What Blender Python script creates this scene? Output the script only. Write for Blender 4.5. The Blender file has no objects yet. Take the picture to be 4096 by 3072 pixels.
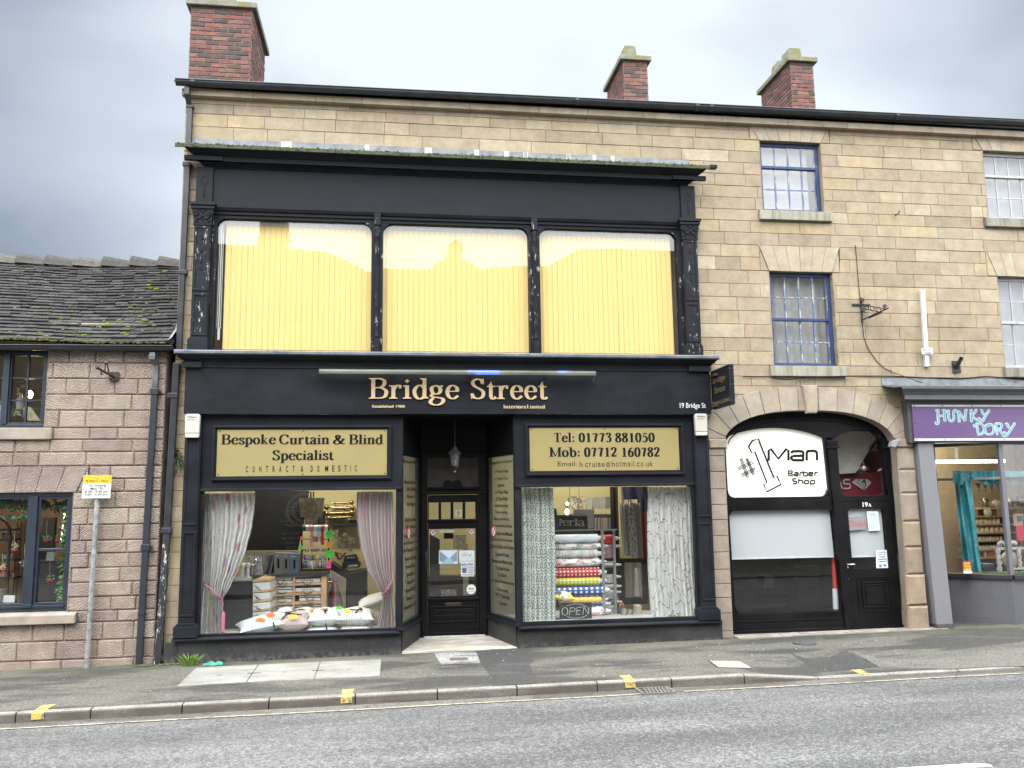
import bpy, bmesh, math, random
from mathutils import Vector, Matrix
R_ = random.Random(7)
sc = bpy.context.scene
COL = sc.collection
# ------------------------------------------------------------------ camera
FPX, YAW, PITCH, ROLL, CAMD, CAMH = 3429.09, 0.14126565, 0.13818421, -0.01384329, 12.4, 2.02
W_, H_ = 4096.0, 3072.0
def _rot():
 B = Matrix(((1,0,0),(0,0,-1),(0,1,0)))
 cy,sy,cp,sp,cr,sr = math.cos(YAW),math.sin(YAW),math.cos(PITCH),math.sin(PITCH),math.cos(ROLL),math.sin(ROLL)
 Ry = Matrix(((cy,0,-sy),(0,1,0),(sy,0,cy))); Rp = Matrix(((1,0,0),(0,cp,sp),(0,-sp,cp))); Rr = Matrix(((cr,-sr,0),(sr,cr,0),(0,0,1)))
 return Rr @ Rp @ Ry @ B
MC = _rot(); MCT = MC.transposed()
cam = bpy.data.cameras.new('camera'); camo = bpy.data.objects.new('camera', cam); COL.objects.link(camo)
cam.sensor_fit = 'HORIZONTAL'; cam.sensor_width = 36.0; cam.lens = 36.0*FPX/W_; cam.clip_end = 2000; cam.clip_start = 0.05
rx, dn, fw = Vector(MC[0]), Vector(MC[1]), Vector(MC[2])
mw = Matrix.Identity(4)
for i in range(3):
 mw[i][0], mw[i][1], mw[i][2] = rx[i], -dn[i], -fw[i]
mw.translation = Vector((0,-CAMD,CAMH)); camo.matrix_world = mw
sc.camera = camo
def ray(px,py): return MCT @ Vector((px-W_/2, py-H_/2, FPX))
def U(px,py,Y=0.0):            # a pixel of the photograph on the upright plane y = Y
 d = ray(px,py); t = (Y+CAMD)/d.y
 return Vector((d.x*t, Y, CAMH+d.z*t))
def GP(px,py,z=0.0):           # a pixel of the photograph on the level z
 d = ray(px,py); t = (z-CAMH)/d.z
 return Vector((d.x*t, -CAMD+d.y*t, z))
class Crop:
 def __init__(s,x0,y0,k): s.x0,s.y0,s.k = x0,y0,k
 def __call__(s,a,b,Y=0.0): return U(s.x0+a*s.k, s.y0+b*s.k, Y)
 def g(s,a,b,z=0.0): return GP(s.x0+a*s.k, s.y0+b*s.k, z)
 def xz(s,pts,Y):
  return [(v.x,v.z) for v in (s(a,b,Y) for a,b in pts)]
# ------------------------------------------------------------------ sky and sun
SUN_EL, SUN_AZ = math.radians(52), math.radians(205)     # behind the camera, a little to its left
world = bpy.data.worlds.new('World'); sc.world = world; world.use_nodes = True
def build_world():
 nt = world.node_tree; N = nt.nodes; L = nt.links
 N.clear()
 out = N.new('ShaderNodeOutputWorld'); bg = N.new('ShaderNodeBackground'); bg.inputs['Strength'].default_value = 0.1
 L.new(bg.outputs[0], out.inputs['Surface'])
 sky = N.new('ShaderNodeTexSky'); sky.sky_type = 'NISHITA'; sky.sun_disc = False
 sky.sun_elevation = SUN_EL; sky.sun_rotation = SUN_AZ; sky.air_density = 1.0; sky.dust_density = 2.0
 tc = N.new('ShaderNodeTexCoord')
 def math_(op,a,b=None,c=None):
  m = N.new('ShaderNodeMath'); m.operation = op
  for i,v in enumerate((a,b,c)):
   if v is None: continue
   if isinstance(v,(int,float)): m.inputs[i].default_value = v
   else: L.new(v, m.inputs[i])
  return m.outputs[0]
 def mrange(v,a,b,c,d,smooth=True):
  m = N.new('ShaderNodeMapRange'); m.interpolation_type = 'SMOOTHSTEP' if smooth else 'LINEAR'
  L.new(v,m.inputs[0])
  for i,x in enumerate((a,b,c,d)): m.inputs[i+1].default_value = x
  return m.outputs[0]
 def mixc(f,a,b):
  m = N.new('ShaderNodeMix'); m.data_type = 'RGBA'
  if isinstance(f,(int,float)): m.inputs[0].default_value = f
  else: L.new(f,m.inputs[0])
  for i,v in ((6,a),(7,b)):
   if isinstance(v,tuple): m.inputs[i].default_value = (*v,1)
   else: L.new(v,m.inputs[i])
  return m.outputs[2]
 mp = N.new('ShaderNodeMapping'); L.new(tc.outputs['Generated'], mp.inputs[0]); mp.inputs['Scale'].default_value = (1.0,1.0,1.9); mp.inputs['Location'].default_value = (0.35,0.2,0.1)
 nz = N.new('ShaderNodeTexNoise'); L.new(mp.outputs[0], nz.inputs['Vector'])
 nz.inputs['Scale'].default_value = 2.3; nz.inputs['Detail'].default_value = 5; nz.inputs['Roughness'].default_value = 0.42; nz.inputs['Distortion'].default_value = 0.25
 sep = N.new('ShaderNodeSeparateXYZ'); L.new(tc.outputs['Generated'], sep.inputs[0])
 dv = N.new('ShaderNodeVectorMath'); dv.operation = 'DOT_PRODUCT'; L.new(tc.outputs['Generated'], dv.inputs[0])
 b = Vector((0.13,0.86,0.45)).normalized(); dv.inputs[1].default_value = b
 glow = mrange(dv.outputs['Value'], 0.84, 0.985, 0.0, 1.0)          # the thin place in the cloud over the roofs
 cl = mrange(nz.outputs['Fac'], 0.36, 0.66, 0.0, 1.0)
 t = math_('ADD', math_('MULTIPLY', cl, 0.46), math_('MULTIPLY', glow, 0.66))
 left = mrange(sep.outputs['X'], -0.42, 0.05, -0.22, 0.06)
 t = math_('ADD', t, left); tcl = N.new('ShaderNodeClamp'); L.new(t,tcl.inputs[0])
 front = mixc(tcl.outputs[0], (1.5,1.75,2.15), (5.0,5.45,5.85))
 back = mixc(mrange(sep.outputs['Z'],0.15,0.85,0.0,1.0), mixc(cl,(19.0,20.2,21.8),(25.5,26.0,26.5)), mixc(cl,(33.0,34.5,36.5),(42.0,42.5,43.0)))
 bk = mrange(math_('SUBTRACT', math_('MULTIPLY', sep.outputs['Z'], 0.9), sep.outputs['Y']), -0.20, 0.75, 0.0, 1.0)
 cloud = mixc(bk, front, back)
 full = mixc(0.9, sky.outputs[0], cloud)
 L.new(full, bg.inputs['Color'])
build_world()
sun = bpy.data.lights.new('sun','SUN'); sun.energy = 1.1; sun.angle = math.radians(25); sun.color = (1.0,0.96,0.9)
suno = bpy.data.objects.new('sun', sun); COL.objects.link(suno)
sd = Vector((math.sin(SUN_AZ)*math.cos(SUN_EL), math.cos(SUN_AZ)*math.cos(SUN_EL), math.sin(SUN_EL)))
suno.rotation_euler = sd.to_track_quat('Z','Y').to_euler(); suno.location = (0,-20,20)
vs = sc.view_settings; vs.view_transform = 'Standard'; vs.look = 'None'; vs.gamma = 1.0; vs.exposure = 1.0; vs.use_curve_mapping = False
cy = sc.cycles; cy.max_bounces = 8; cy.diffuse_bounces = 3; cy.glossy_bounces = 4; cy.transparent_max_bounces = 24; cy.transmission_bounces = 4
cy.caustics_reflective = False; cy.caustics_refractive = False; cy.sample_clamp_indirect = 6.0
try:
 cy.use_denoising = True; cy.denoiser = 'OPENIMAGEDENOISE'
except Exception: pass
# ------------------------------------------------------------------ materials
def lin(h):
 h = h.lstrip('#'); o = []
 for i in (0,2,4):
  c = int(h[i:i+2],16)/255; o.append(c/12.92 if c <= .04045 else ((c+.055)/1.055)**2.4)
 return tuple(o)
class NT:
 def __init__(s,name):
  m = bpy.data.materials.new(name); m.use_nodes = True; s.m = m; s.t = m.node_tree; s.N = s.t.nodes; s.L = s.t.links
  s.p = s.N['Principled BSDF']; s.out = s.N['Material Output']
 def new(s,t,**k):
  n = s.N.new(t)
  for a,v in k.items(): setattr(n,a,v)
  return n
 def put(s,sock,v):
  if isinstance(v,(int,float)): sock.default_value = v
  elif isinstance(v,tuple): sock.default_value = (*v,1) if len(v)==3 and sock.type=='RGBA' else v
  else: s.L.new(v,sock)
 def pos(s,scale=(1,1,1),rot=(0,0,0),loc=(0,0,0),src='pos'):
  if src == 'pos': v = s.new('ShaderNodeNewGeometry').outputs['Position']
  else: v = s.new('ShaderNodeTexCoord').outputs[{'obj':'Object','uv':'UV'}[src]]
  m = s.new('ShaderNodeMapping'); s.L.new(v,m.inputs[0])
  m.inputs['Scale'].default_value = scale; m.inputs['Rotation'].default_value = rot; m.inputs['Location'].default_value = loc
  return m.outputs[0]
 def noise(s,vec,scale,detail=3,rough=.55,dist=0):
  n = s.new('ShaderNodeTexNoise'); s.L.new(vec,n.inputs['Vector'])
  n.inputs['Scale'].default_value = scale; n.inputs['Detail'].default_value = detail; n.inputs['Roughness'].default_value = rough; n.inputs['Distortion'].default_value = dist
  return n.outputs['Fac']
 def vor(s,vec,scale,feature='F1',out='Distance',rnd=1.0):
  n = s.new('ShaderNodeTexVoronoi',feature=feature); s.L.new(vec,n.inputs['Vector']); n.inputs['Scale'].default_value = scale
  n.inputs['Randomness'].default_value = rnd
  return n.outputs[out]
 def wave(s,vec,scale,dist=0,detail=2,dscale=1,direction='X',kind='BANDS'):
  n = s.new('ShaderNodeTexWave',wave_type=kind); s.L.new(vec,n.inputs['Vector'])
  if kind == 'BANDS': n.bands_direction = direction
  n.inputs['Scale'].default_value = scale; n.inputs['Distortion'].default_value = dist; n.inputs['Detail'].default_value = detail; n.inputs['Detail Scale'].default_value = dscale
  return n.outputs['Fac']
 def rng(s,v,a,b,c=0.0,d=1.0,smooth=False):
  n = s.new('ShaderNodeMapRange'); n.interpolation_type = 'SMOOTHSTEP' if smooth else 'LINEAR'; s.L.new(v,n.inputs[0])
  for i,x in enumerate((a,b,c,d)): n.inputs[i+1].default_value = x
  return n.outputs[0]
 def mix(s,f,a,b,blend='MIX'):
  n = s.new('ShaderNodeMix',data_type='RGBA',blend_type=blend)
  s.put(n.inputs[0],f); s.put(n.inputs[6],a); s.put(n.inputs[7],b)
  return n.outputs[2]
 def mth(s,op,a,b=0.0):
  n = s.new('ShaderNodeMath',operation=op); s.put(n.inputs[0],a); s.put(n.inputs[1],b)
  return n.outputs[0]
 def attr(s,out='Color'):
  n = s.new('ShaderNodeVertexColor',layer_name='Col'); return n.outputs[out]
 def col(s,c): s.put(s.p.inputs['Base Color'],c); return s
 def set(s,rough=.6,metal=0.0,spec=.5):
  s.put(s.p.inputs['Roughness'],rough); s.p.inputs['Metallic'].default_value = metal; s.p.inputs['Specular IOR Level'].default_value = spec; return s
 def bump(s,h,strength=.3,dist=.01):
  b = s.new('ShaderNodeBump'); b.inputs['Strength'].default_value = strength; b.inputs['Distance'].default_value = dist
  s.L.new(h,b.inputs['Height']); s.L.new(b.outputs[0],s.p.inputs['Normal']); return s
def thin(n,c,f):
 """cloth thin enough to let part of the light through"""
 t=n.new('ShaderNodeBsdfTranslucent'); n.put(t.inputs[0],c); m=n.new('ShaderNodeMixShader'); m.inputs[0].default_value=f
 n.L.new(n.p.outputs[0],m.inputs[1]); n.L.new(t.outputs[0],m.inputs[2]); n.L.new(m.outputs[0],n.out.inputs['Surface'])
_mats = {}
def plain(name,c,rough=.55,metal=0.0,var=.12,scale=9.0,bump=0.0,bscale=60.0,spec=.5,src='obj'):
 """one colour with a little unevenness of its own"""
 if name in _mats: return _mats[name]
 n = NT(name); v = n.pos(src=src)
 f = n.noise(v,scale,4)
 hi = tuple(min(1,x*(1+var)+.004) for x in c); lo = tuple(x*(1-var) for x in c)
 n.col(n.mix(n.rng(f,.3,.7),lo,hi)); n.set(rough,metal,spec)
 if bump: n.bump(n.noise(v,bscale,4),bump,.004)
 _mats[name] = n.m
 return n.m
def emit(name,c,strength):
 if name in _mats: return _mats[name]
 n = NT(name); n.p.inputs['Emission Color'].default_value = (*c,1); n.p.inputs['Emission Strength'].default_value = strength; n.col(c)
 _mats[name] = n.m; return n.m
def glass(name,tint=(1,1,1),rough=0.0,ior=1.5,boost=1.0,haze=0.0,hazecol=(.8,.8,.8)):
 n = NT(name); n.N.remove(n.p)
 tr = n.new('ShaderNodeBsdfTransparent'); tr.inputs[0].default_value = (*tint,1)
 gl = n.new('ShaderNodeBsdfGlossy'); gl.inputs['Roughness'].default_value = rough
 lw = n.new('ShaderNodeLayerWeight'); lw.inputs['Blend'].default_value = .5; f0 = ((ior-1)/(ior+1))**2*2      # two faces of the pane, the same from either side
 f = n.mth('MULTIPLY',n.mth('ADD',n.mth('MULTIPLY',n.mth('POWER',lw.outputs['Facing'],5.0),1-f0),f0),boost)
 # old glass is not quite flat
 b = n.new('ShaderNodeBump'); b.inputs['Strength'].default_value = .02; b.inputs['Distance'].default_value = .02
 n.L.new(n.noise(n.pos(),1.4,1),b.inputs['Height']); n.L.new(b.outputs[0],gl.inputs['Normal'])
 mx = n.new('ShaderNodeMixShader'); n.L.new(f,mx.inputs[0]); n.L.new(tr.outputs[0],mx.inputs[1]); n.L.new(gl.outputs[0],mx.inputs[2])
 last = mx.outputs[0]
 if haze:
  df = n.new('ShaderNodeBsdfDiffuse'); df.inputs[0].default_value = (*hazecol,1)
  m2 = n.new('ShaderNodeMixShader'); m2.inputs[0].default_value = haze; n.L.new(last,m2.inputs[1]); n.L.new(df.outputs[0],m2.inputs[2]); last = m2.outputs[0]
 n.L.new(last,n.out.inputs['Surface'])
 return n.m
# ------------------------------------------------------------------ mesh builder
class MB:
 def __init__(s): s.v=[]; s.f=[]; s.c=[]; s.s=[]; s.uv=[]; s.col=(1,1,1,1)
 def add(s,vs,fs,smooth=False,uvs=None):
  o = len(s.v); s.v.extend([tuple(v) for v in vs])
  for i,f in enumerate(fs):
   s.f.append([o+k for k in f]); s.c.append(s.col); s.s.append(smooth)
   s.uv.append([uvs[k] for k in f] if uvs else None)
  return s
 def box(s,x0,x1,y0,y1,z0,z1):
  x0,x1=min(x0,x1),max(x0,x1); y0,y1=min(y0,y1),max(y0,y1); z0,z1=min(z0,z1),max(z0,z1)
  return s.add([(x0,y0,z0),(x1,y0,z0),(x1,y1,z0),(x0,y1,z0),(x0,y0,z1),(x1,y0,z1),(x1,y1,z1),(x0,y1,z1)],
              [(0,3,2,1),(4,5,6,7),(0,1,5,4),(1,2,6,5),(2,3,7,6),(3,0,4,7)])
 def prism(s,poly,y0,y1,caps=True):
  """polygon in x,z pushed from y0 (front) back to y1"""
  p = list(poly); a = sum(p[i-1][0]*p[i][1]-p[i][0]*p[i-1][1] for i in range(len(p)))
  if a < 0: p.reverse()
  n = len(p); vs = [(x,y0,z) for x,z in p]+[(x,y1,z) for x,z in p]
  fs = [tuple(range(n)), tuple(range(2*n-1,n-1,-1))] if caps else []
  fs += [(i,n+i,n+(i+1)%n,(i+1)%n) for i in range(n)]
  return s.add(vs,fs)
 def slab(s,poly,z0,z1):
  """polygon in x,y pushed from z0 up to z1"""
  p = list(poly); a = sum(p[i-1][0]*p[i][1]-p[i][0]*p[i-1][1] for i in range(len(p)))
  if a < 0: p.reverse()
  n = len(p); vs = [(x,y,z0) for x,y in p]+[(x,y,z1) for x,y in p]
  fs = [tuple(range(n-1,-1,-1)),tuple(range(n,2*n))]+[(i,(i+1)%n,n+(i+1)%n,n+i) for i in range(n)]
  return s.add(vs,fs)
 def prof(s,yz,x0,x1,mitre=None,smooth=False):
  """outline in y,z run along x; mitre = the y from which the ends splay outwards"""
  p = list(yz); a = sum(p[i-1][0]*p[i][1]-p[i][0]*p[i-1][1] for i in range(len(p)))
  if a < 0: p.reverse()
  n = len(p)
  e = (lambda y: 0.0) if mitre is None else (lambda y: max(0.0,mitre-y))
  vs = [(x0-e(y),y,z) for y,z in p]+[(x1+e(y),y,z) for y,z in p]
  fs = [tuple(range(n-1,-1,-1)),tuple(range(n,2*n))]+[(i,(i+1)%n,n+(i+1)%n,n+i) for i in range(n)]
  return s.add(vs,fs,smooth)
 def quad(s,a,b,c,d): return s.add([a,b,c,d],[(0,1,2,3)])
 def tube(s,pts,r,seg=8,close=False,cap=True):
  P = [Vector(p) for p in pts]; n = len(P); rings=[]; up = None
  rr = r if isinstance(r,(list,tuple)) else [r]*n
  for i in range(n):
   if close: t = P[(i+1)%n]-P[i-1]
   else: t = P[min(i+1,n-1)]-P[max(i-1,0)]
   t = t.normalized() if t.length > 1e-9 else Vector((0,0,1))
   if up is None: up = Vector((0,0,1)) if abs(t.z)<.9 else Vector((0,1,0))
   u = t.cross(up)
   if u.length < 1e-6: u = t.cross(Vector((1,0,0)))
   u.normalize(); w = u.cross(t).normalized(); up = w
   rings.append([P[i]+(u*math.cos(2*math.pi*k/seg)+w*math.sin(2*math.pi*k/seg))*rr[i] for k in range(seg)])
  vs = [v for g in rings for v in g]; fs=[]
  m = n if close else n-1
  for i in range(m):
   a,b = i*seg,((i+1)%n)*seg
   fs += [(a+k,a+(k+1)%seg,b+(k+1)%seg,b+k) for k in range(seg)]
  s.add(vs,fs,True)
  if cap and not close:
   s.add(rings[0],[tuple(range(seg-1,-1,-1))]); s.add(rings[-1],[tuple(range(seg))])
  return s
 def lathe(s,prof,c,axis='z',seg=16,cap=True):
  """prof: (radius, distance along the axis) from the point c"""
  c = Vector(c); A = {'x':(Vector((1,0,0)),Vector((0,1,0)),Vector((0,0,1))),'y':(Vector((0,1,0)),Vector((0,0,1)),Vector((1,0,0))),'z':(Vector((0,0,1)),Vector((1,0,0)),Vector((0,1,0)))}[axis] if isinstance(axis,str) else axis
  d,u,w = A; vs=[]; n=len(prof)
  for r,h in prof:
   vs += [c+d*h+(u*math.cos(2*math.pi*k/seg)+w*math.sin(2*math.pi*k/seg))*max(r,1e-4) for k in range(seg)]
  fs=[]
  for i in range(n-1):
   a,b=i*seg,(i+1)*seg; fs += [(a+k,a+(k+1)%seg,b+(k+1)%seg,b+k) for k in range(seg)]
  s.add(vs,fs,True)
  if cap:
   s.add(vs[:seg],[tuple(range(seg-1,-1,-1))]); s.add(vs[-seg:],[tuple(range(seg))])
  return s
 def ball(s,c,r,seg=10,sq=(1,1,1)):
  c=Vector(c); k=seg//2; vs=[]; fs=[]
  for i in range(k+1):
   a=math.pi*i/k
   for j in range(seg):
    b=2*math.pi*j/seg; vs.append(c+Vector((math.sin(a)*math.cos(b)*sq[0],math.sin(a)*math.sin(b)*sq[1],math.cos(a)*sq[2]))*r)
  for i in range(k):
   for j in range(seg): fs.append((i*seg+j,(i+1)*seg+j,(i+1)*seg+(j+1)%seg,i*seg+(j+1)%seg))
  return s.add(vs,fs,True)
 def grid(s,fn,nu,nv,smooth=True,uvs=True):
  vs=[];uv=[];fs=[]
  for j in range(nv+1):
   for i in range(nu+1):
    r=fn(i/nu,j/nv); vs.append(r[:3]); uv.append(r[3:5] if len(r)>3 else (i/nu,j/nv))
  for j in range(nv):
   for i in range(nu): a=j*(nu+1)+i; fs.append((a,a+1,a+nu+2,a+nu+1))
  return s.add(vs,fs,smooth,uv if uvs else None)
 def frame(s,x0,x1,z0,z1,w,y0,y1):
  """four bars round an opening, butted"""
  s.box(x0,x1,y0,y1,z1-w,z1); s.box(x0,x1,y0,y1,z0,z0+w); s.box(x0,x0+w,y0,y1,z0+w,z1-w); s.box(x1-w,x1,y0,y1,z0+w,z1-w); return s
def wloc(o):
 v = Vector((0,0,0))
 while o is not None: v += o.location; o = o.parent
 return v
def build(mb,name,mat,parent=None,bevel=0.0,origin=None):
 me = bpy.data.meshes.new(name)
 if parent is not None: o0 = wloc(parent)
 elif origin is not None: o0 = Vector(origin)
 else:
  xs=[v[0] for v in mb.v]; ys=[v[1] for v in mb.v]; zs=[v[2] for v in mb.v]
  o0 = Vector(((min(xs)+max(xs))/2,(min(ys)+max(ys))/2,min(zs)))
 me.from_pydata([(v[0]-o0.x,v[1]-o0.y,v[2]-o0.z) for v in mb.v],[],mb.f)
 if any(c != (1,1,1,1) for c in mb.c):
  ca = me.color_attributes.new('Col','FLOAT_COLOR','CORNER'); k=0; buf=[]
  for f,c in zip(mb.f,mb.c): buf += list(c)*len(f)
  ca.data.foreach_set('color',buf)
 if any(u is not None for u in mb.uv):
  ul = me.uv_layers.new(name='UVMap'); buf=[]
  for f,u in zip(mb.f,mb.uv):
   for i in range(len(f)): buf += list(u[i]) if u else [0,0]
  ul.data.foreach_set('uv',buf)
 me.polygons.foreach_set('use_smooth',mb.s)
 me.validate(); me.update()
 if mat is not None: me.materials.append(mat)
 o = bpy.data.objects.new(name,me); COL.objects.link(o)
 if parent is not None: o.parent = parent
 else: o.location = o0
 if bevel:
  b = o.modifiers.new('bevel','BEVEL'); b.width = bevel; b.segments = 2; b.limit_method = 'ANGLE'; b.angle_limit = math.radians(40)
 return o
def tag(o,label=None,cat=None,group=None,kind=None):
 if label: o['label']=label
 if cat: o['category']=cat
 if group: o['group']=group
 if kind: o['kind']=kind
 return o
def thing(name,label,cat,loc=(0,0,0),group=None):
 o = bpy.data.objects.new(name,None); COL.objects.link(o); o.location = loc; o.empty_display_size = .1
 return tag(o,label,cat,group)
def solo(mb,name,mat,label,cat,group=None,bevel=0.0):
 return tag(build(mb,name,mat,bevel=bevel),label,cat,group)
def struct(mb,name,mat,label=None):
 return tag(build(mb,name,mat,origin=(0,0,0)),label,None,None,'structure')
# ------------------------------------------------------------------ lettering
_tc = {}
def _glyphs(s,bold):
 k=(s,bold)
 if k not in _tc:
  cu = bpy.data.curves.new('t','FONT'); cu.body = s; cu.size = 1.0; cu.offset = bold; cu.resolution_u = 4; cu.fill_mode = 'FRONT'
  ob = bpy.data.objects.new('t',cu); COL.objects.link(ob)
  dg = bpy.context.evaluated_depsgraph_get(); ev = ob.evaluated_get(dg); me = ev.to_mesh()
  _tc[k] = ([tuple(v.co) for v in me.vertices],[tuple(p.vertices) for p in me.polygons])
  ev.to_mesh_clear(); bpy.data.objects.remove(ob); bpy.data.curves.remove(cu)
 return _tc[k]
def text(mb,s,x0,x1,z0,z1,y,bold=0.0,thick=0.0,xd=(1,0,0),org=None,mirror=False):
 """s fitted into the box x0..x1, z0..z1 (z0 = lowest ink, z1 = highest ink)"""
 v,f = _glyphs(s,bold)
 if not v: return mb
 ax=min(p[0] for p in v); bx=max(p[0] for p in v); az=min(p[1] for p in v); bz=max(p[1] for p in v)
 sx=(x1-x0)/(bx-ax); sz=(z1-z0)/(bz-az)
 xd=Vector(xd)
 def P(p,dy=0.0):
  a=x0+(p[0]-ax)*sx; b=z0+(p[1]-az)*sz
  if org is None: return Vector((a,y+dy,b))
  return Vector(org)+xd*a+Vector((0,0,b))+Vector((xd.y,-xd.x,0))*(-dy-y)*-1
 mb.add([P(p) for p in v],f)
 if thick:
  ed={}
  for q in f:
   for i in range(len(q)):
    a,b=q[i],q[(i+1)%len(q)]; ed[(a,b)]=1
  fs=[]; n=len(v)
  for a,b in ed:
   if (b,a) not in ed: fs.append((b,a,n+a,n+b))
  mb.add([P(p) for p in v]+[P(p,thick) for p in v],fs)
 return mb
def crom(p,n=7):
 o=[]
 for i in range(len(p)-1):
  a,b,c,d = p[max(i-1,0)],p[i],p[i+1],p[min(i+2,len(p)-1)]
  for k in range(n):
   t=k/n; o.append(tuple(.5*((2*b[j])+(c[j]-a[j])*t+(2*a[j]-5*b[j]+4*c[j]-d[j])*t*t+(-a[j]+3*b[j]-3*c[j]+d[j])*t**3) for j in (0,1)))
 o.append(p[-1]); return o
def pen(mb,pts,y,thick,thin=None,fx=lambda x,z:(x,z),dy=0.0,depth=0.0):
 """a pen stroke through pts; broad where it runs upright if thin is given"""
 L=[];Rr=[]; n=len(pts)
 for i in range(n):
  a=pts[max(i-1,0)]; b=pts[min(i+1,n-1)]; dx,dz=b[0]-a[0],b[1]-a[1]; l=math.hypot(dx,dz) or 1; dx/=l; dz/=l
  w = thick if thin is None else thin+(thick-thin)*abs(dz)**1.3
  L.append(fx(pts[i][0]-dz*w/2,pts[i][1]+dx*w/2)); Rr.append(fx(pts[i][0]+dz*w/2,pts[i][1]-dx*w/2))
 vs=[(x,y-dy,z) for x,z in Rr]+[(x,y-dy,z) for x,z in L]
 mb.add(vs,[(i,i+1,n+i+1,n+i) for i in range(n-1)])
 if depth:
  vb=[(x,y+depth,z) for x,z in Rr]+[(x,y+depth,z) for x,z in L]
  fs=[(i+1,i,2*n+i,2*n+i+1) for i in range(n-1)]+[(n+i,n+i+1,3*n+i+1,3*n+i) for i in range(n-1)]+[(0,n,3*n,2*n),(2*n-1,n-1,3*n-1,4*n-1)]
  mb.add(vs+vb,fs)
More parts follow.
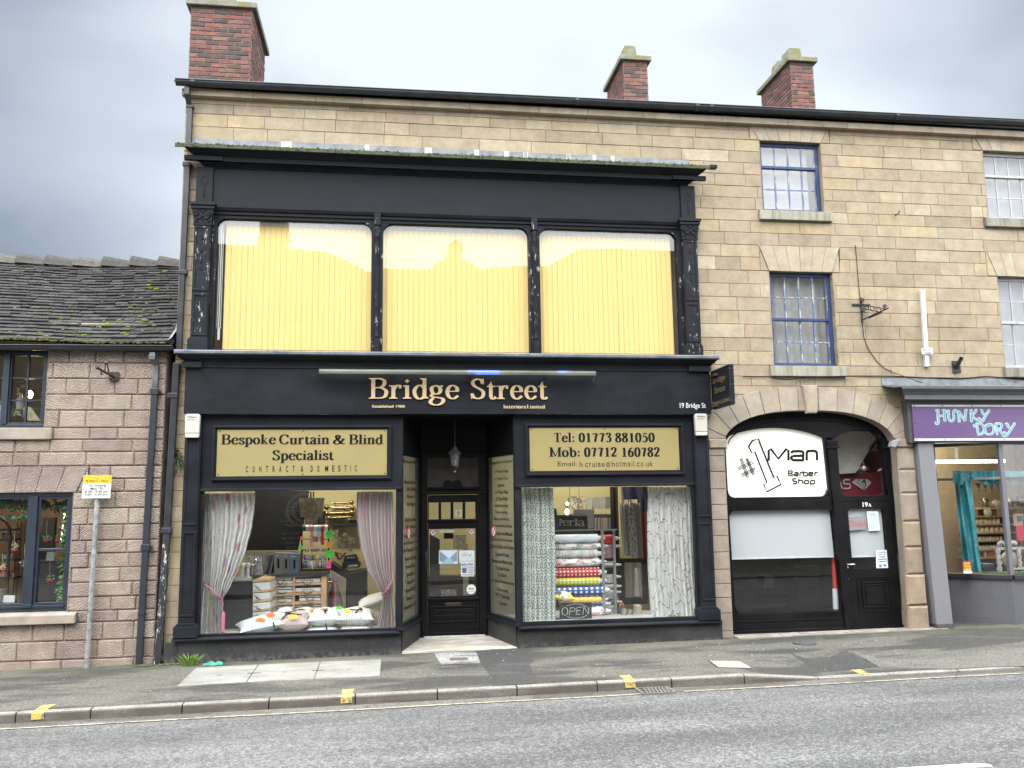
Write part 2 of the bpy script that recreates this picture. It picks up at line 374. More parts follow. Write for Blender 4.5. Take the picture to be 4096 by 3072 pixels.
# a bold roman letter drawn with stems (x,y0,y1,foot,head), curves and bars; advance last
SER = {
'B':([(.2,0,1,1,1)],[[(.2,.97),(.45,.97),(.61,.88),(.63,.74),(.56,.6),(.42,.53),(.2,.53)],[(.2,.53),(.5,.52),(.68,.4),(.7,.27),(.64,.1),(.47,.03),(.2,.03)]],[],.8),
'C':([],[[(.74,.72),(.66,.9),(.48,.98),(.27,.9),(.14,.68),(.13,.4),(.24,.12),(.46,.02),(.64,.1),(.76,.26)]],[(.74,.68,.74,1.0,.04)],.84),
'I':([(.2,0,1,1,1)],[],[],.4),'L':([(.2,0,1,1,1)],[],[(.2,.025,.66,.025,.05),(.65,.02,.67,.24,.05)],.72),
'M':([(.16,0,1,1,2),(.84,0,1,1,3)],[],[(.16,.98,.49,.06,.12),(.49,.06,.84,.98,.05)],1.02),
'S':([],[[(.54,.76),(.48,.92),(.33,.98),(.17,.9),(.13,.76),(.23,.61),(.43,.48),(.56,.33),(.52,.1),(.34,.02),(.17,.08),(.09,.25)]],[(.55,.72,.56,1.0,.04),(.08,.0,.08,.28,.04)],.68),
'T':([(.36,0,1,1,0)],[],[(.05,.97,.67,.97,.06),(.06,.98,.05,.74,.05),(.66,.98,.67,.74,.05)],.74),
'a':([(.42,.06,.5,0,0)],[[(.12,.5),(.17,.62),(.3,.66),(.41,.58),(.42,.46)],[(.42,.4),(.24,.33),(.11,.2),(.14,.06),(.25,.01),(.42,.12)],[(.42,.1),(.47,.02),(.56,.06)]],[],.58),
'b':([(.17,.02,1,0,2)],[[(.17,.5),(.3,.65),(.45,.6),(.54,.42),(.53,.2),(.43,.03),(.3,.0),(.17,.1)]],[],.64),
'c':([],[[(.45,.5),(.39,.63),(.28,.66),(.15,.56),(.11,.34),(.17,.1),(.31,.01),(.48,.14)]],[(.4,.55,.46,.55,.12)],.54),
'd':([(.5,.02,1,3,2)],[[(.5,.5),(.37,.65),(.22,.6),(.12,.42),(.13,.2),(.23,.03),(.36,.0),(.5,.12)]],[],.66),
'e':([],[[(.5,.36),(.48,.54),(.33,.66),(.18,.57),(.11,.33),(.18,.09),(.34,.01),(.53,.15)]],[(.12,.37,.52,.37,.05)],.59),
'g':([],[[(.29,.65),(.14,.57),(.12,.43),(.17,.29),(.29,.23),(.42,.3),(.46,.44),(.41,.58),(.29,.65)],[(.2,.26),(.11,.17),(.18,.09),(.38,.06),(.54,.0),(.56,-.14),(.42,-.28),(.22,-.29),(.08,-.2),(.1,-.07),(.2,.03)]],[(.4,.58,.56,.64,.07)],.62),
'i':([(.18,0,.65,1,2)],[],[],.35),'k':([(.17,0,1,1,2)],[],[(.2,.26,.46,.58,.05),(.3,.38,.5,.04,.13),(.36,.62,.58,.62,.05),(.4,.022,.64,.022,.05)],.66),
'l':([(.18,0,1,1,2)],[],[],.35),
'm':([(.17,0,.65,1,2),(.5,0,.48,1,0),(.83,0,.48,1,0)],[[(.17,.48),(.28,.62),(.4,.64),(.49,.56),(.5,.45)],[(.5,.48),(.61,.62),(.73,.64),(.82,.56),(.83,.45)]],[],1.0),
'n':([(.17,0,.65,1,2),(.5,0,.48,1,0)],[[(.17,.48),(.28,.62),(.4,.64),(.49,.56),(.5,.45)]],[],.67),
'o':([],[[(.31,.65),(.17,.58),(.11,.4),(.12,.24),(.2,.06),(.31,.01),(.43,.06),(.51,.24),(.51,.42),(.44,.58),(.31,.65)]],[],.62),
'p':([(.17,-.3,.65,1,2)],[[(.17,.5),(.3,.65),(.45,.6),(.54,.42),(.53,.2),(.43,.03),(.3,.0),(.17,.1)]],[],.64),
'r':([(.17,0,.65,1,2)],[[(.17,.42),(.26,.58),(.36,.65),(.47,.6)]],[(.38,.57,.48,.57,.13)],.52),
's':([],[[(.4,.48),(.36,.61),(.26,.65),(.14,.59),(.14,.47),(.25,.37),(.38,.28),(.43,.15),(.35,.03),(.24,.01),(.13,.06),(.09,.2)]],[(.41,.46,.42,.66,.03),(.08,.0,.08,.2,.03)],.5),
't':([(.19,.1,.72,0,0)],[[(.19,.14),(.22,.04),(.3,.01),(.4,.1)]],[(.04,.62,.38,.62,.055),(.13,.66,.22,.84,.07)],.43),
'u':([(.17,.15,.65,0,2),(.5,0,.65,3,2)],[[(.17,.17),(.21,.05),(.31,.01),(.42,.05),(.5,.15)]],[],.67),
'&':([],[[(.8,.56),(.66,.3),(.5,.08),(.3,.0),(.13,.1),(.12,.28),(.24,.42),(.42,.55),(.5,.7),(.47,.86),(.36,.92),(.27,.85),(.26,.7),(.36,.48),(.54,.22),(.72,.04),(.88,.06)]],[(.66,.56,.9,.56,.05)],.95),
':':([],[],[(.1,.1,.26,.1,.16),(.1,.52,.26,.52,.16)],.36),
'0':([],[[(.28,.97),(.16,.86),(.11,.6),(.11,.36),(.17,.1),(.28,.02),(.39,.1),(.45,.36),(.45,.62),(.4,.86),(.28,.97)]],[],.56),
'1':([(.29,0,.96,1,0)],[],[(.12,.82,.29,.95,.07)],.56),
'2':([],[[(.1,.72),(.15,.9),(.28,.97),(.41,.88),(.42,.68),(.32,.44),(.1,.09)]],[(.09,.075,.46,.075,.15),(.46,.05,.49,.26,.04)],.56),
'3':([],[[(.1,.78),(.17,.93),(.29,.97),(.4,.88),(.38,.68),(.24,.54)],[(.2,.54),(.38,.48),(.44,.3),(.38,.09),(.24,.02),(.1,.1)]],[],.56),
'5':([],[[(.14,.55),(.27,.61),(.4,.5),(.44,.32),(.38,.1),(.23,.02),(.09,.1)]],[(.16,.9,.44,.9,.12),(.17,.9,.13,.55,.05)],.56),
'6':([],[[(.42,.95),(.27,.86),(.15,.64),(.11,.34),(.16,.1),(.28,.02),(.4,.1),(.44,.3),(.4,.52),(.29,.58),(.15,.46)]],[],.56),
'7':([],[[(.44,.9),(.34,.55),(.26,.02)]],[(.1,.9,.46,.9,.12),(.1,.88,.08,.7,.04)],.56),
'8':([],[[(.28,.97),(.15,.88),(.15,.7),(.28,.55),(.42,.4),(.44,.18),(.36,.04),(.28,.02),(.2,.04),(.11,.18),(.14,.4),(.28,.55),(.4,.7),(.41,.88),(.28,.97)]],[],.56),
' ':([],[],[],.3)}
def serif(mb,s,x0,x1,zb,cap,y,depth=0.0,T=.15,t=.055,squeeze=True,diamond=False):
 adv=sum(SER[c][3] for c in s); k=(x1-x0)/(adv-.14) if squeeze else cap; x=-.07; i=0
 for ch in s:
  st,cu,ba,a = SER[ch]; ox=x
  fx=lambda px,pz,ox=ox:(x0+(ox+px)*k, zb+pz*cap)
  def P(poly,dy):
   q=[fx(*p) for p in poly]
   if depth: mb.prism(q,y-dy,y+depth)
   else:
    ar=sum(q[j-1][0]*q[j][1]-q[j][0]*q[j-1][1] for j in range(len(q)))
    if ar<0: q.reverse()
    mb.add([(u,y-dy,w) for u,w in q],[tuple(range(len(q)))])
  n=0
  for (sx,a0,a1,ft,hd) in st:
   P([(sx-T/2,a0),(sx+T/2,a0),(sx+T/2,a1),(sx-T/2,a1)],.0002*n); n+=1
   for yy,fl,dr in ((a0,ft,1),(a1,hd,-1)):
    if fl:
     l = .09 if fl in (1,2) else 0.0; r = .09 if fl in (1,3) else 0.0
     P([(sx-T/2-l,yy),(sx+T/2+r,yy),(sx+T/2+r,yy+dr*.035),(sx+T/2,yy+dr*.075),(sx-T/2,yy+dr*.075),(sx-T/2-l,yy+dr*.035)],.0002*n); n+=1
  for c in cu:
   pen(mb,crom(c,5),y,T,t,fx,.0002*n,depth); n+=1
  for (ax,az,bx,bz,w) in ba:
   pen(mb,[(ax,az),(bx,bz)],y,w,None,fx,.0002*n,depth); n+=1
  if ch == 'i':
   if diamond: P([(.18,.76),(.27,.86),(.18,.96),(.09,.86)],0)
   else: P([(.18+.085*math.cos(j*math.pi/5),.87+.085*math.sin(j*math.pi/5)) for j in range(10)],0)
  x+=a
 return mb
# ================================================================== SETTING: ground, road, kerb
def gz(x,y):
 """height of the pavement: it falls towards the kerb and along the street"""
 xc=max(-8.0,min(12.0,x)); u=min(1,max(0,(x-DROP)/.93)); w=min(1,max(0,(-y-.8)/1.4))
 return .008*(xc-.8)+(.018*y if y<0 else 0.0)-.078*u*w*w*(3-2*w)
DROP = GP(2972,2710,-.055).x            # where the kerb starts to fall
n = NT('asphalt_road'); v = n.pos()
sp = n.vor(v,85.0,out='Color'); bw = n.new('ShaderNodeRGBToBW'); n.L.new(sp,bw.inputs[0])
sp2 = n.vor(n.pos(scale=(.75,1,1)),44.0,out='Color'); bw2 = n.new('ShaderNodeRGBToBW'); n.L.new(sp2,bw2.inputs[0])
big = n.noise(n.pos(scale=(.22,1.1,1)),1.3,5,.6)
g = n.mth('ADD',n.mth('MULTIPLY',bw.outputs[0],.62),n.mth('MULTIPLY',bw2.outputs[0],.38))
g = n.mth('ADD',g,n.rng(big,.3,.7,-.16,.16))
cr = n.new('ShaderNodeValToRGB'); n.L.new(g,cr.inputs[0])
cr.color_ramp.elements[0].position=.12; cr.color_ramp.elements[0].color=(.032,.032,.032,1); cr.color_ramp.elements[1].position=.86; cr.color_ramp.elements[1].color=(.215,.213,.208,1)
e=cr.color_ramp.elements.new(.5); e.color=(.080,.080,.079,1)
n.col(cr.outputs[0]); n.set(.72); n.bump(n.mth('ADD',bw.outputs[0],bw2.outputs[0]),.5,.006); M_ROAD=n.m
def pave_mat(name,dark,pale,wet=.5,moss=True):
 n = NT(name); v = n.pos()
 sp = n.vor(v,75.0,out='Color'); bw = n.new('ShaderNodeRGBToBW'); n.L.new(sp,bw.inputs[0])
 big = n.noise(n.pos(scale=(.35,1.2,1),loc=(3.1,.4,0)),1.25,6,.62,.3)
 c = n.mix(n.rng(big,wet-.05,wet+.07,smooth=True),dark,pale)
 c = n.mix(.5,c,n.mix(n.rng(bw.outputs[0],.2,.8),(.2,.2,.2),(2.0,2.0,2.0)),'MULTIPLY')
 c = n.mix(n.rng(n.vor(v,26.0,out='Distance'),.045,.03),c,(.5,.5,.48))
 if moss:
  sepn = n.new('ShaderNodeSeparateXYZ'); n.L.new(n.pos(),sepn.inputs[0])
  m = n.mth('MULTIPLY',n.rng(sepn.outputs[1],-.9,-.15),n.rng(n.noise(n.pos(scale=(.8,2,1)),3.0,5,.65),.45,.62))
  c = n.mix(n.mth('MULTIPLY',m,.75),c,(.085,.092,.045))
 n.col(c); n.set(.85); n.bump(bw.outputs[0],.35,.004); return n.m
M_PAVE = pave_mat('asphalt_pavement',(.038,.037,.033),(.095,.09,.075),.50)
M_PATCH = pave_mat('asphalt_patch',(.036,.036,.034),(.060,.060,.056),.55,False)
M_PALEPATCH = pave_mat('asphalt_pale',(.070,.067,.058),(.105,.10,.086),.45,False)
M_GUTTER = pave_mat('gutter_tarmac',(.065,.058,.05),(.11,.10,.088),.5,False)
n = NT('granite_kerb'); v = n.pos()
sp = n.vor(v,85.0,out='Color'); bw = n.new('ShaderNodeRGBToBW'); n.L.new(sp,bw.inputs[0])
c = n.mix(n.rng(n.noise(v,3.0,4),.3,.7),(.15,.14,.12),(.25,.235,.205)); c = n.mix(.45,c,n.mix(n.rng(bw.outputs[0],.2,.9),(.3,.3,.3),(1.8,1.8,1.8)),'MULTIPLY')
geo=n.new('ShaderNodeNewGeometry'); sepn=n.new('ShaderNodeSeparateXYZ'); n.L.new(geo.outputs['Normal'],sepn.inputs[0])
c = n.mix(n.mth('MULTIPLY',n.rng(sepn.outputs[2],.75,.3),n.rng(n.noise(n.pos(scale=(.6,1,3)),4.0,4),.3,.6,.55,.95)),c,(.075,.062,.05))     # road dirt thrown on the upright face
n.col(c); n.set(.8); n.bump(bw.outputs[0],.3,.004); M_KERB=n.m
m=MB(); m.quad((-400,-400,-.5),(400,-400,-.5),(400,400,-.5),(-400,400,-.5)); struct(m,'ground',plain('earth',(.1,.1,.095),.9))
def sheet(fn,x0,x1,y0,y1,nx,ny):
 m=MB(); m.grid(lambda u,w:(x0+(x1-x0)*u,y0+(y1-y0)*w,fn(x0+(x1-x0)*u,y0+(y1-y0)*w)),nx,ny,False,False); return m
ROADZ = lambda x,y: gz(min(x,DROP),-2.4)+.008*max(0,min(x,12)-DROP)-.105+.05*(1-((y+6.0)/3.6)**2)
struct(sheet(ROADZ,-60,60,-9.6,-2.40,120,16),'road',M_ROAD)
struct(sheet(lambda x,y:gz(x,y),-60,60,-2.31,1.2,240,12),'pavement',M_PAVE)
struct(sheet(lambda x,y:gz(x,-2.4)+.0,-60,60,-16.5,-9.6,60,3),'far_pavement',M_PALEPATCH)
# gutter strip, yellow line, centre line: sheets above the road
struct(sheet(lambda x,y:ROADZ(x,y)+.004,-30,30,-2.66,-2.42,60,1),'gutter_strip',M_GUTTER)
M_YEL = None
def worn_paint(name,c,under,amount=.5,scale=16.0):
 n=NT(name); v=n.pos(); f=n.noise(v,scale,5,.7); n.col(n.mix(n.rng(f,amount-.06,amount+.04),c,under)); n.set(.7); n.bump(f,.2,.003); return n.m
M_YEL = worn_paint('yellow_road_paint',(.36,.335,.235),(.15,.14,.12),.54,14.0)
M_YELK = worn_paint('yellow_kerb_paint',(.52,.385,.08),(.17,.155,.13),.53,30.0)
M_WHITE = worn_paint('white_road_paint',(.45,.45,.44),(.2,.2,.2),.68,9.0)
ml=MB()
gx0,gx1 = GP(2552,2760,-.15).x-.03, GP(2712,2770,-.15).x+.03
for a,b in ((-30,gx0),(gx1,30)):
 k=max(1,int((b-a)/.5)); w=lambda x: .006*math.sin(x*2.3)+.004*math.sin(x*7.1)
 for i in range(k):
  xa=a+(b-a)*i/k; xb=a+(b-a)*(i+1)/k
  ml.add([(xa,-2.716+w(xa),ROADZ(xa,-2.7)+.008),(xb,-2.716+w(xb),ROADZ(xb,-2.7)+.008),(xb,-2.672+w(xb),ROADZ(xb,-2.67)+.008),(xa,-2.672+w(xa),ROADZ(xa,-2.67)+.008)],[(0,1,2,3)])
struct(ml,'yellow_line',M_YEL)
ml=MB(); p0=GP(3420,3074,-.07); p1=GP(3945,3051,-.07); p2=GP(3560,3060,-.07)
ml.add([(p0.x,p1.y-.1,ROADZ(0,p1.y)+.006),(p1.x-.02,p1.y-.1,ROADZ(4,p1.y)+.006),(p1.x,p1.y-.05,ROADZ(4,p1.y)+.006),(p1.x-.1,p1.y,ROADZ(4,p1.y)+.006),(p2.x,p1.y,ROADZ(4,p1.y)+.006),(p0.x,p1.y-.04,ROADZ(4,p1.y)+.006)],[(0,1,2,3,4,5)])
struct(ml,'centre_line',M_WHITE)
# kerb: stones about 0.9 m long, dropped towards the right
kj=[GP(px,py,-.055).x for px,py in ((75,2835),(375,2820),(735,2806),(1083,2785),(1422,2773),(1747,2756),(2064,2747),(2378,2728),(2675,2718),(2972,2710))]
while kj[0]>-30: kj.insert(0,kj[0]-.91)
kj.append(kj[-1]+.93)
while kj[-1]<30: kj.append(kj[-1]+.91)
mk=MB(); rk=random.Random(3)
for a,b in zip(kj[:-1],kj[1:]):
 def top(x):
  return gz(x,-2.4)-.002
 j=rk.uniform(-.004,.004); g=.007
 pr=lambda x:[(-2.415,ROADZ(x,-2.4)-.1),(-2.415+.004,top(x)-.022),(-2.405,top(x)-.008),(-2.388,top(x)),(-2.30,top(x)+.001),(-2.30,ROADZ(x,-2.4)-.1)]
 A=[(a+g,y+j,z) for y,z in pr(a+g)]; B=[(b-g,y+j,z) for y,z in pr(b-g)]; n_=6
 mk.add(A+B,[tuple(range(n_-1,-1,-1)),tuple(range(n_,2*n_))]+[(i,n_+i,n_+(i+1)%n_,(i+1)%n_) for i in range(n_)])
struct(mk,'kerb',M_KERB)
# yellow blips on the kerb
mm=MB()
for (a,b,h) in (((125,2842),(172,2842),1),((1362,2790),(1400,2790),1),((2500,2735),(2540,2735),1),((3478,2703),(3528,2703),0)):
 xa=GP(a[0],a[1],-.06).x; xb=xa+.125
 z=lambda x:gz(x,-2.4)-.002
 mm.add([(xa,-2.386,z(xa)+.004),(xb,-2.386,z(xb)+.004),(xb,-2.30,z(xb)+.005),(xa,-2.30,z(xa)+.005)],[(0,1,2,3)])
 mm.add([(xa,-2.299,gz(xa,-2.3)+.005),(xb,-2.299,gz(xb,-2.3)+.005),(xb+.01,-2.12,gz(xb,-2.12)+.005),(xa+.005,-2.13,gz(xa,-2.12)+.005)],[(0,1,2,3)])
 if h:
  for j,(y0,y1,za,zb) in enumerate(((-2.419,-2.419,-.075,-.012),(-2.42,-2.390,-.012,.003))):
   mm.add([(xa,y0,z(xa)+za),(xb,y0,z(xb)+za),(xb,y1,z(xb)+zb),(xa,y1,z(xa)+zb)],[(0,1,2,3)])
struct(mm,'kerb_marking',M_YELK)
# old trenches let into the pavement
def patch(pts,name,mat,lift=.004):
 q=[GP(a,b,-.02) for a,b in pts]; m=MB(); ar=sum(q[i-1].x*q[i].y-q[i].x*q[i-1].y for i in range(len(q)))
 if ar<0: q.reverse()
 m.add([(p.x,p.y,gz(p.x,p.y)+lift) for p in q],[tuple(range(len(q)))]); return struct(m,name,mat)
patch([(1903,2612),(1985,2604),(2108,2598),(2116,2626),(2134,2648),(2120,2660),(2150,2729),(1976,2737),(1950,2690),(1925,2650)],'pavement_patch',M_PATCH)
patch([(3040,2572),(3245,2558),(3400,2614),(3510,2652),(3330,2662),(3235,2650),(3130,2606)],'pavement_patch',M_PATCH)
patch([(3360,2590),(3520,2565),(3900,2566),(4300,2570),(4300,2650),(3960,2652),(3800,2660),(3520,2654),(3420,2616)],'pavement_patch',M_PALEPATCH)
patch([(1735,2617),(1907,2612),(1920,2655),(1765,2660)],'pavement_patch',pave_mat('exposed_chippings',(.10,.10,.095),(.25,.25,.24),.5,False))
# ------------------------------------------------------------------ stone
def stone_mat(name,tool=.5,herring=False,stain=True):
 n=NT(name); v=n.pos(); a=n.attr()
 f=n.noise(v,5.0,6,.62); f2=n.noise(v,38.0,4,.6); f3=n.noise(n.pos(scale=(1,1,.35)),1.1,5,.6)
 c=n.mix(n.rng(f,.3,.7),(.80,.79,.77),(1.16,1.15,1.12)); c=n.mix(1.0,a,c,'MULTIPLY')
 c=n.mix(n.rng(f2,.35,.75,0,.4),c,n.mix(1.0,c,(.62,.56,.50),'MULTIPLY'))
 f4=n.noise(n.pos(scale=(4.5,1,.35)),1.6,5,.65); c=n.mix(n.rng(f4,.56,.74,0,.34),c,n.mix(1.0,c,(.5,.5,.47),'MULTIPLY'))
 if stain: c=n.mix(n.rng(f3,.52,.74,0,.40),c,n.mix(1.0,c,(.60,.60,.58),'MULTIPLY'))
 n.col(c); n.set(.9)
 sg=n.attr('Alpha')                                         # which way the mason's chisel ran on this stone
 w1=n.wave(n.pos(rot=(0,math.radians(38),0)),13.0 if herring else 22.0,7.0,3,2.2,'Z'); w2=n.wave(n.pos(rot=(0,math.radians(-38),0)),13.0 if herring else 22.0,7.0,3,2.2,'Z')
 mx=n.new('ShaderNodeMix',data_type='FLOAT'); n.L.new(n.rng(sg,.49,.51),mx.inputs[0]); n.L.new(w1,mx.inputs[2]); n.L.new(w2,mx.inputs[3])
 h=n.mth('ADD',n.mth('MULTIPLY',mx.outputs[0],tool),n.mth('MULTIPLY',n.noise(v,30.0,5,.65),1.0))
 n.bump(h,.75 if herring else .5,.012 if herring else .006); return n.m
M_STONE=stone_mat('buff_sandstone',.55); M_PINK=stone_mat('pink_gritstone',1.2,True)
M_MORTAR=plain('lime_mortar',(.17,.14,.105),.95,0,.3,6,src='pos'); M_MORTARP=plain('grey_pointing',(.31,.265,.225),.95,0,.35,5,.4,src='pos')
BUFF=[(.318,.262,.18),(.335,.278,.19),(.31,.255,.172),(.325,.265,.185),(.30,.252,.178),(.36,.31,.225),(.318,.252,.188),(.285,.242,.172),(.34,.275,.178),(.31,.245,.18),(.345,.298,.212)]
PINK=[(.305,.242,.208),(.32,.255,.218),(.285,.225,.195),(.335,.275,.225),(.298,.24,.208),(.275,.217,.19),(.35,.298,.24)]
def scol(pal,r,lo=.9,hi=1.08):
 c=r.choice(pal); k=r.uniform(lo,hi); return (c[0]*k,c[1]*k,c[2]*k,r.choice((0.0,1.0)))
def cut(x0,x1,z0,z1,holes):
 """what is left of a rectangle when the holes are taken out"""
 out=[(x0,x1,z0,z1)]
 for (a,b,c,d) in holes:
  nx=[]
  for (p,q,r,s) in out:
   if b<=p or a>=q or d<=r or c>=s: nx.append((p,q,r,s)); continue
   if a>p: nx.append((p,a,r,s))
   if b<q: nx.append((b,q,r,s))
   pp,qq=max(p,a),min(q,b)
   if c>r: nx.append((pp,qq,r,c))
   if d<s: nx.append((pp,qq,d,s))
  out=nx
 return [o for o in out if o[1]-o[0]>.02 and o[3]-o[2]>.02]
def stone(mb,poly,d,r,y=0.0,cham=.006,jit=.003,gap=.0026):
 """one dressed stone: a chamfered block whose outline is poly in x,z"""
 ar=sum(poly[i-1][0]*poly[i][1]-poly[i][0]*poly[i-1][1] for i in range(len(poly))); p=list(poly)
 if ar<0: p.reverse()
 n=len(p); cx=sum(q[0] for q in p)/n; cz=sum(q[1] for q in p)/n
 def inset(k):
  o=[]
  for i in range(n):
   a,b,c=p[i-1],p[i],p[(i+1)%n]
   def nrm(s,t):
    dx,dz=t[0]-s[0],t[1]-s[1]; l=math.hypot(dx,dz) or 1; return (-dz/l,dx/l)
   n1,n2=nrm(a,b),nrm(b,c); bx,bz=n1[0]+n2[0],n1[1]+n2[1]; l=bx*bx+bz*bz
   f=2*k/l if l>.3 else k
   o.append((b[0]+bx*f,b[1]+bz*f))
  return o
 A=inset(gap); B=inset(gap+cham); dd=d+r.uniform(-jit,jit)
 vs=[(x,y,z) for x,z in A]+[(x,y-dd*.55,z) for x,z in A]+[(x+r.uniform(-.002,.002),y-dd,z+r.uniform(-.002,.002)) for x,z in B]
 fs=[tuple(range(2*n,3*n))]+[(i,(i+1)%n,n+(i+1)%n,n+i) for i in range(n)]+[(n+i,n+(i+1)%n,2*n+(i+1)%n,2*n+i) for i in range(n)]
 return mb.add(vs,fs)
def coursed(mb,x0,x1,zs,holes,r,pal,d=.012,lo=.34,hi=.78,bot=None,y=0.0,**k):
 for za,zb in zip(zs[:-1],zs[1:]):
  x=x0-r.uniform(0,.3)
  while x<x1:
   w=r.uniform(lo,hi); a,b=max(x,x0),min(x+w,x1); x+=w
   if x1-x<.15: b=x1; x=x1
   if b-a<.03: continue
   mb.col=scol(pal,r)
   for (p,q,s,t) in cut(a,b,za,zb,holes):
    if bot and q>bot[0] and p<bot[1]:
     f=bot[2]
     if max(f(p+(q-p)*i/8) for i in range(9))>s:
      # the foot of this stone follows the arch beneath it
      pts=[(p+(q-p)*i/10,max(s,f(p+(q-p)*i/10))) for i in range(11)]
      seg=[(u,z) for u,z in pts if z<t-.01]
      if len(seg)<2 or seg[-1][0]-seg[0][0]<.03: continue
      poly=seg+[(seg[-1][0],t),(seg[0][0],t)]
      stone(mb,poly,d,r,y,cham=.003,gap=.003); continue
    stone(mb,[(p,s),(q,s),(q,t),(p,t)],d,r,y,**k)
 mb.col=(1,1,1,1)
def backing(mb,x0,x1,z0,z1,holes,y0,y1):
 for (p,q,s,t) in cut(x0,x1,z0,z1,holes): mb.box(p,q,y0,y1,s,t)
# ================================================================== MAIN STONE BUILDING
BX0,BX1 = -3.0,13.0
bld = thing('stone_building','long three storey buff sandstone terrace with brick chimneys above the shopfronts','building',(0,0,0))
def arch_in(x):
 u=abs((x-6.375)/1.39)
 return 2.85+.52*(max(0,1-u**2.5))**.5 if u<1 else 2.85
ACX=6.375
def arch_pt(t,off=0.0):
 """point on the arch, t from -1 (left springing) to 1, pushed outwards by off"""
 def p(t):
  a=math.pi/2*t; u=math.copysign(abs(math.sin(a))**.95,a)
  x=ACX+1.39*u; return Vector((x,2.85+.52*(max(0,1-abs(u)**2.5))**.5))
 q=p(t); a,b=p(max(-1,t-.01)),p(min(1,t+.01)); d=(b-a).normalized(); nn=Vector((-d.y,d.x))
 return q+nn*off
def ring_mid(x):
 best=2.85
 u=(x-ACX)/1.6
 if abs(u)>=1: return 0.0
 return 2.85+.25+.52*(1-abs(u)**2.6)**.5-.08
LINT=[('U',5.82,6.86,7.73,8.04,.17),('L',5.86,6.91,5.575,5.99,.15),('U',9.74,10.78,7.74,8.04,.17),('L',9.79,10.84,5.585,5.99,.15)]
WIN=[(5.82,6.86,6.565,7.73),(5.86,6.92,4.075,5.575),(9.74,10.78,6.57,7.74),(9.79,10.85,4.075,5.585)]
holes=[(-2.62,4.50,-.2,6.30),(4.97,7.79,-.2,2.83),(7.98,13.5,-.2,3.62)]+WIN
lint_holes=[(5.66,7.02,7.73,8.04),(5.72,7.05,5.575,5.99),(9.56,10.96,7.74,8.04),(9.62,11.0,5.585,5.99)]
zs=[-.1,.12,.33,.55,.77,.98,1.2,1.42,1.62,1.83,2.04,2.25,2.45,2.64,2.83,3.02,3.22,3.42,3.62,3.75,3.9,4.075,4.29,4.50,4.715,4.93,5.145,5.36,5.575,5.79,5.99,6.19,6.38,6.565,6.76,6.95,7.145,7.34,7.535,7.73,7.885,8.04]
sillh=[(5.74,6.96,6.40,6.565),(5.78,7.02,3.90,4.075),(9.64,10.9,6.41,6.57),(9.74,10.95,3.91,4.075)]
r1=random.Random(11)
mw_=MB()
coursed(mw_,BX0,BX1,zs,holes+lint_holes+sillh+[(4.74,5.0,2.79,2.94),(7.80,8.06,2.79,2.94),(7.79,8.06,-.2,2.79),(4.70,4.97,-.2,2.79),(6.27,6.51,3.36,3.755)],r1,BUFF,0.011,.36,.92,bot=(4.78,7.98,ring_mid))
# flat lintels cut as fans of voussoirs
for k,x0,x1,z0,z1,sp in LINT:
 nv=6; tx0,tx1=x0-sp,x1+sp
 for i in range(nv):
  a,b=i/nv,(i+1)/nv; c=r1.choice([(0.344,0.297,0.221),(0.360,0.310,0.235),(0.328,0.284,0.216)]); mw_.col=(*c,.0)
  stone(mw_,[(x0+(x1-x0)*a,z0),(x0+(x1-x0)*b,z0),(tx0+(tx1-tx0)*b,z1),(tx0+(tx1-tx0)*a,z1)],.021,r1,gap=.0015,cham=.002)
 for s in (0,1):
  hx=(lint_holes[LINT.index((k,x0,x1,z0,z1,sp))]); mw_.col=scol(BUFF,r1)
  zc=(z0+z1)/2
  if s==0: P=[(hx[0],z0),(x0,z0),(tx0,z1),(hx[0],z1)]
  else: P=[(x1,z0),(hx[1],z0),(hx[1],z1),(tx1,z1)]
  if abs(P[0][0]-P[1][0])>.02: stone(mw_,P,.017,r1)
# the jambs of the arch: narrow blocks left, weathered blocks right
z=-.1
while z<2.75:
 h=r1.uniform(.19,.26); mw_.col=scol([(0.272,0.228,0.186),(0.296,0.249,0.206),(0.248,0.215,0.176)],r1)
 stone(mw_,[(4.72,z),(4.985,z),(4.985,min(2.79,z+h)),(4.72,min(2.79,z+h))],.03,r1); z+=h
for z0,z1,xo,c in ((.0,.40,-.05,(.25,.20,.145)),(.40,.86,-.035,(.29,.225,.155)),(.86,1.27,0,(.24,.195,.145)),(1.27,1.66,0,(.27,.215,.155)),(1.66,2.09,0,(0.256,0.215,0.176)),(2.09,2.45,0,(0.264,0.228,0.186)),(2.45,2.79,0,(0.288,0.245,0.196))):
 mw_.col=(*c,r1.choice((0.0,1.0))); stone(mw_,[(7.78+xo,z0),(8.08,z0),(8.08,z1),(7.78+xo*.6,z1)],.045-xo*.9,r1,cham=.03,jit=.008)
for a,b in ((4.74,5.02),(7.77,8.06)):
 mw_.col=(.32,.27,.21,0); stone(mw_,[(a,2.79),(b,2.79),(b+.02*(a>6),2.94),(a-.02*(a<6),2.94)],.06,r1,cham=.02)
# arch ring
nv=15
for i in range(nv):
 a=-1+2*i/nv; b=-1+2*(i+1)/nv; c=r1.choice([(0.336,0.292,0.230),(0.360,0.314,0.250),(0.320,0.275,0.221),(0.304,0.262,0.216)]); mw_.col=(*c,r1.choice((0.0,1.0)))
 P=[arch_pt(a+(b-a)*j/4) for j in range(5)]+[arch_pt(b-(b-a)*j/4,.37) for j in range(5)]
 P=[(p.x,max(p.y,2.94) if abs(p.x-ACX)>1.34 else p.y) for p in P]
 stone(mw_,P,.030,r1,gap=.002,cham=.004)
mw_.col=(.345,.30,.23,1.0); stone(mw_,[(6.315,3.325),(6.495,3.325),(6.525,3.765),(6.265,3.765)],.075,r1,cham=.012)
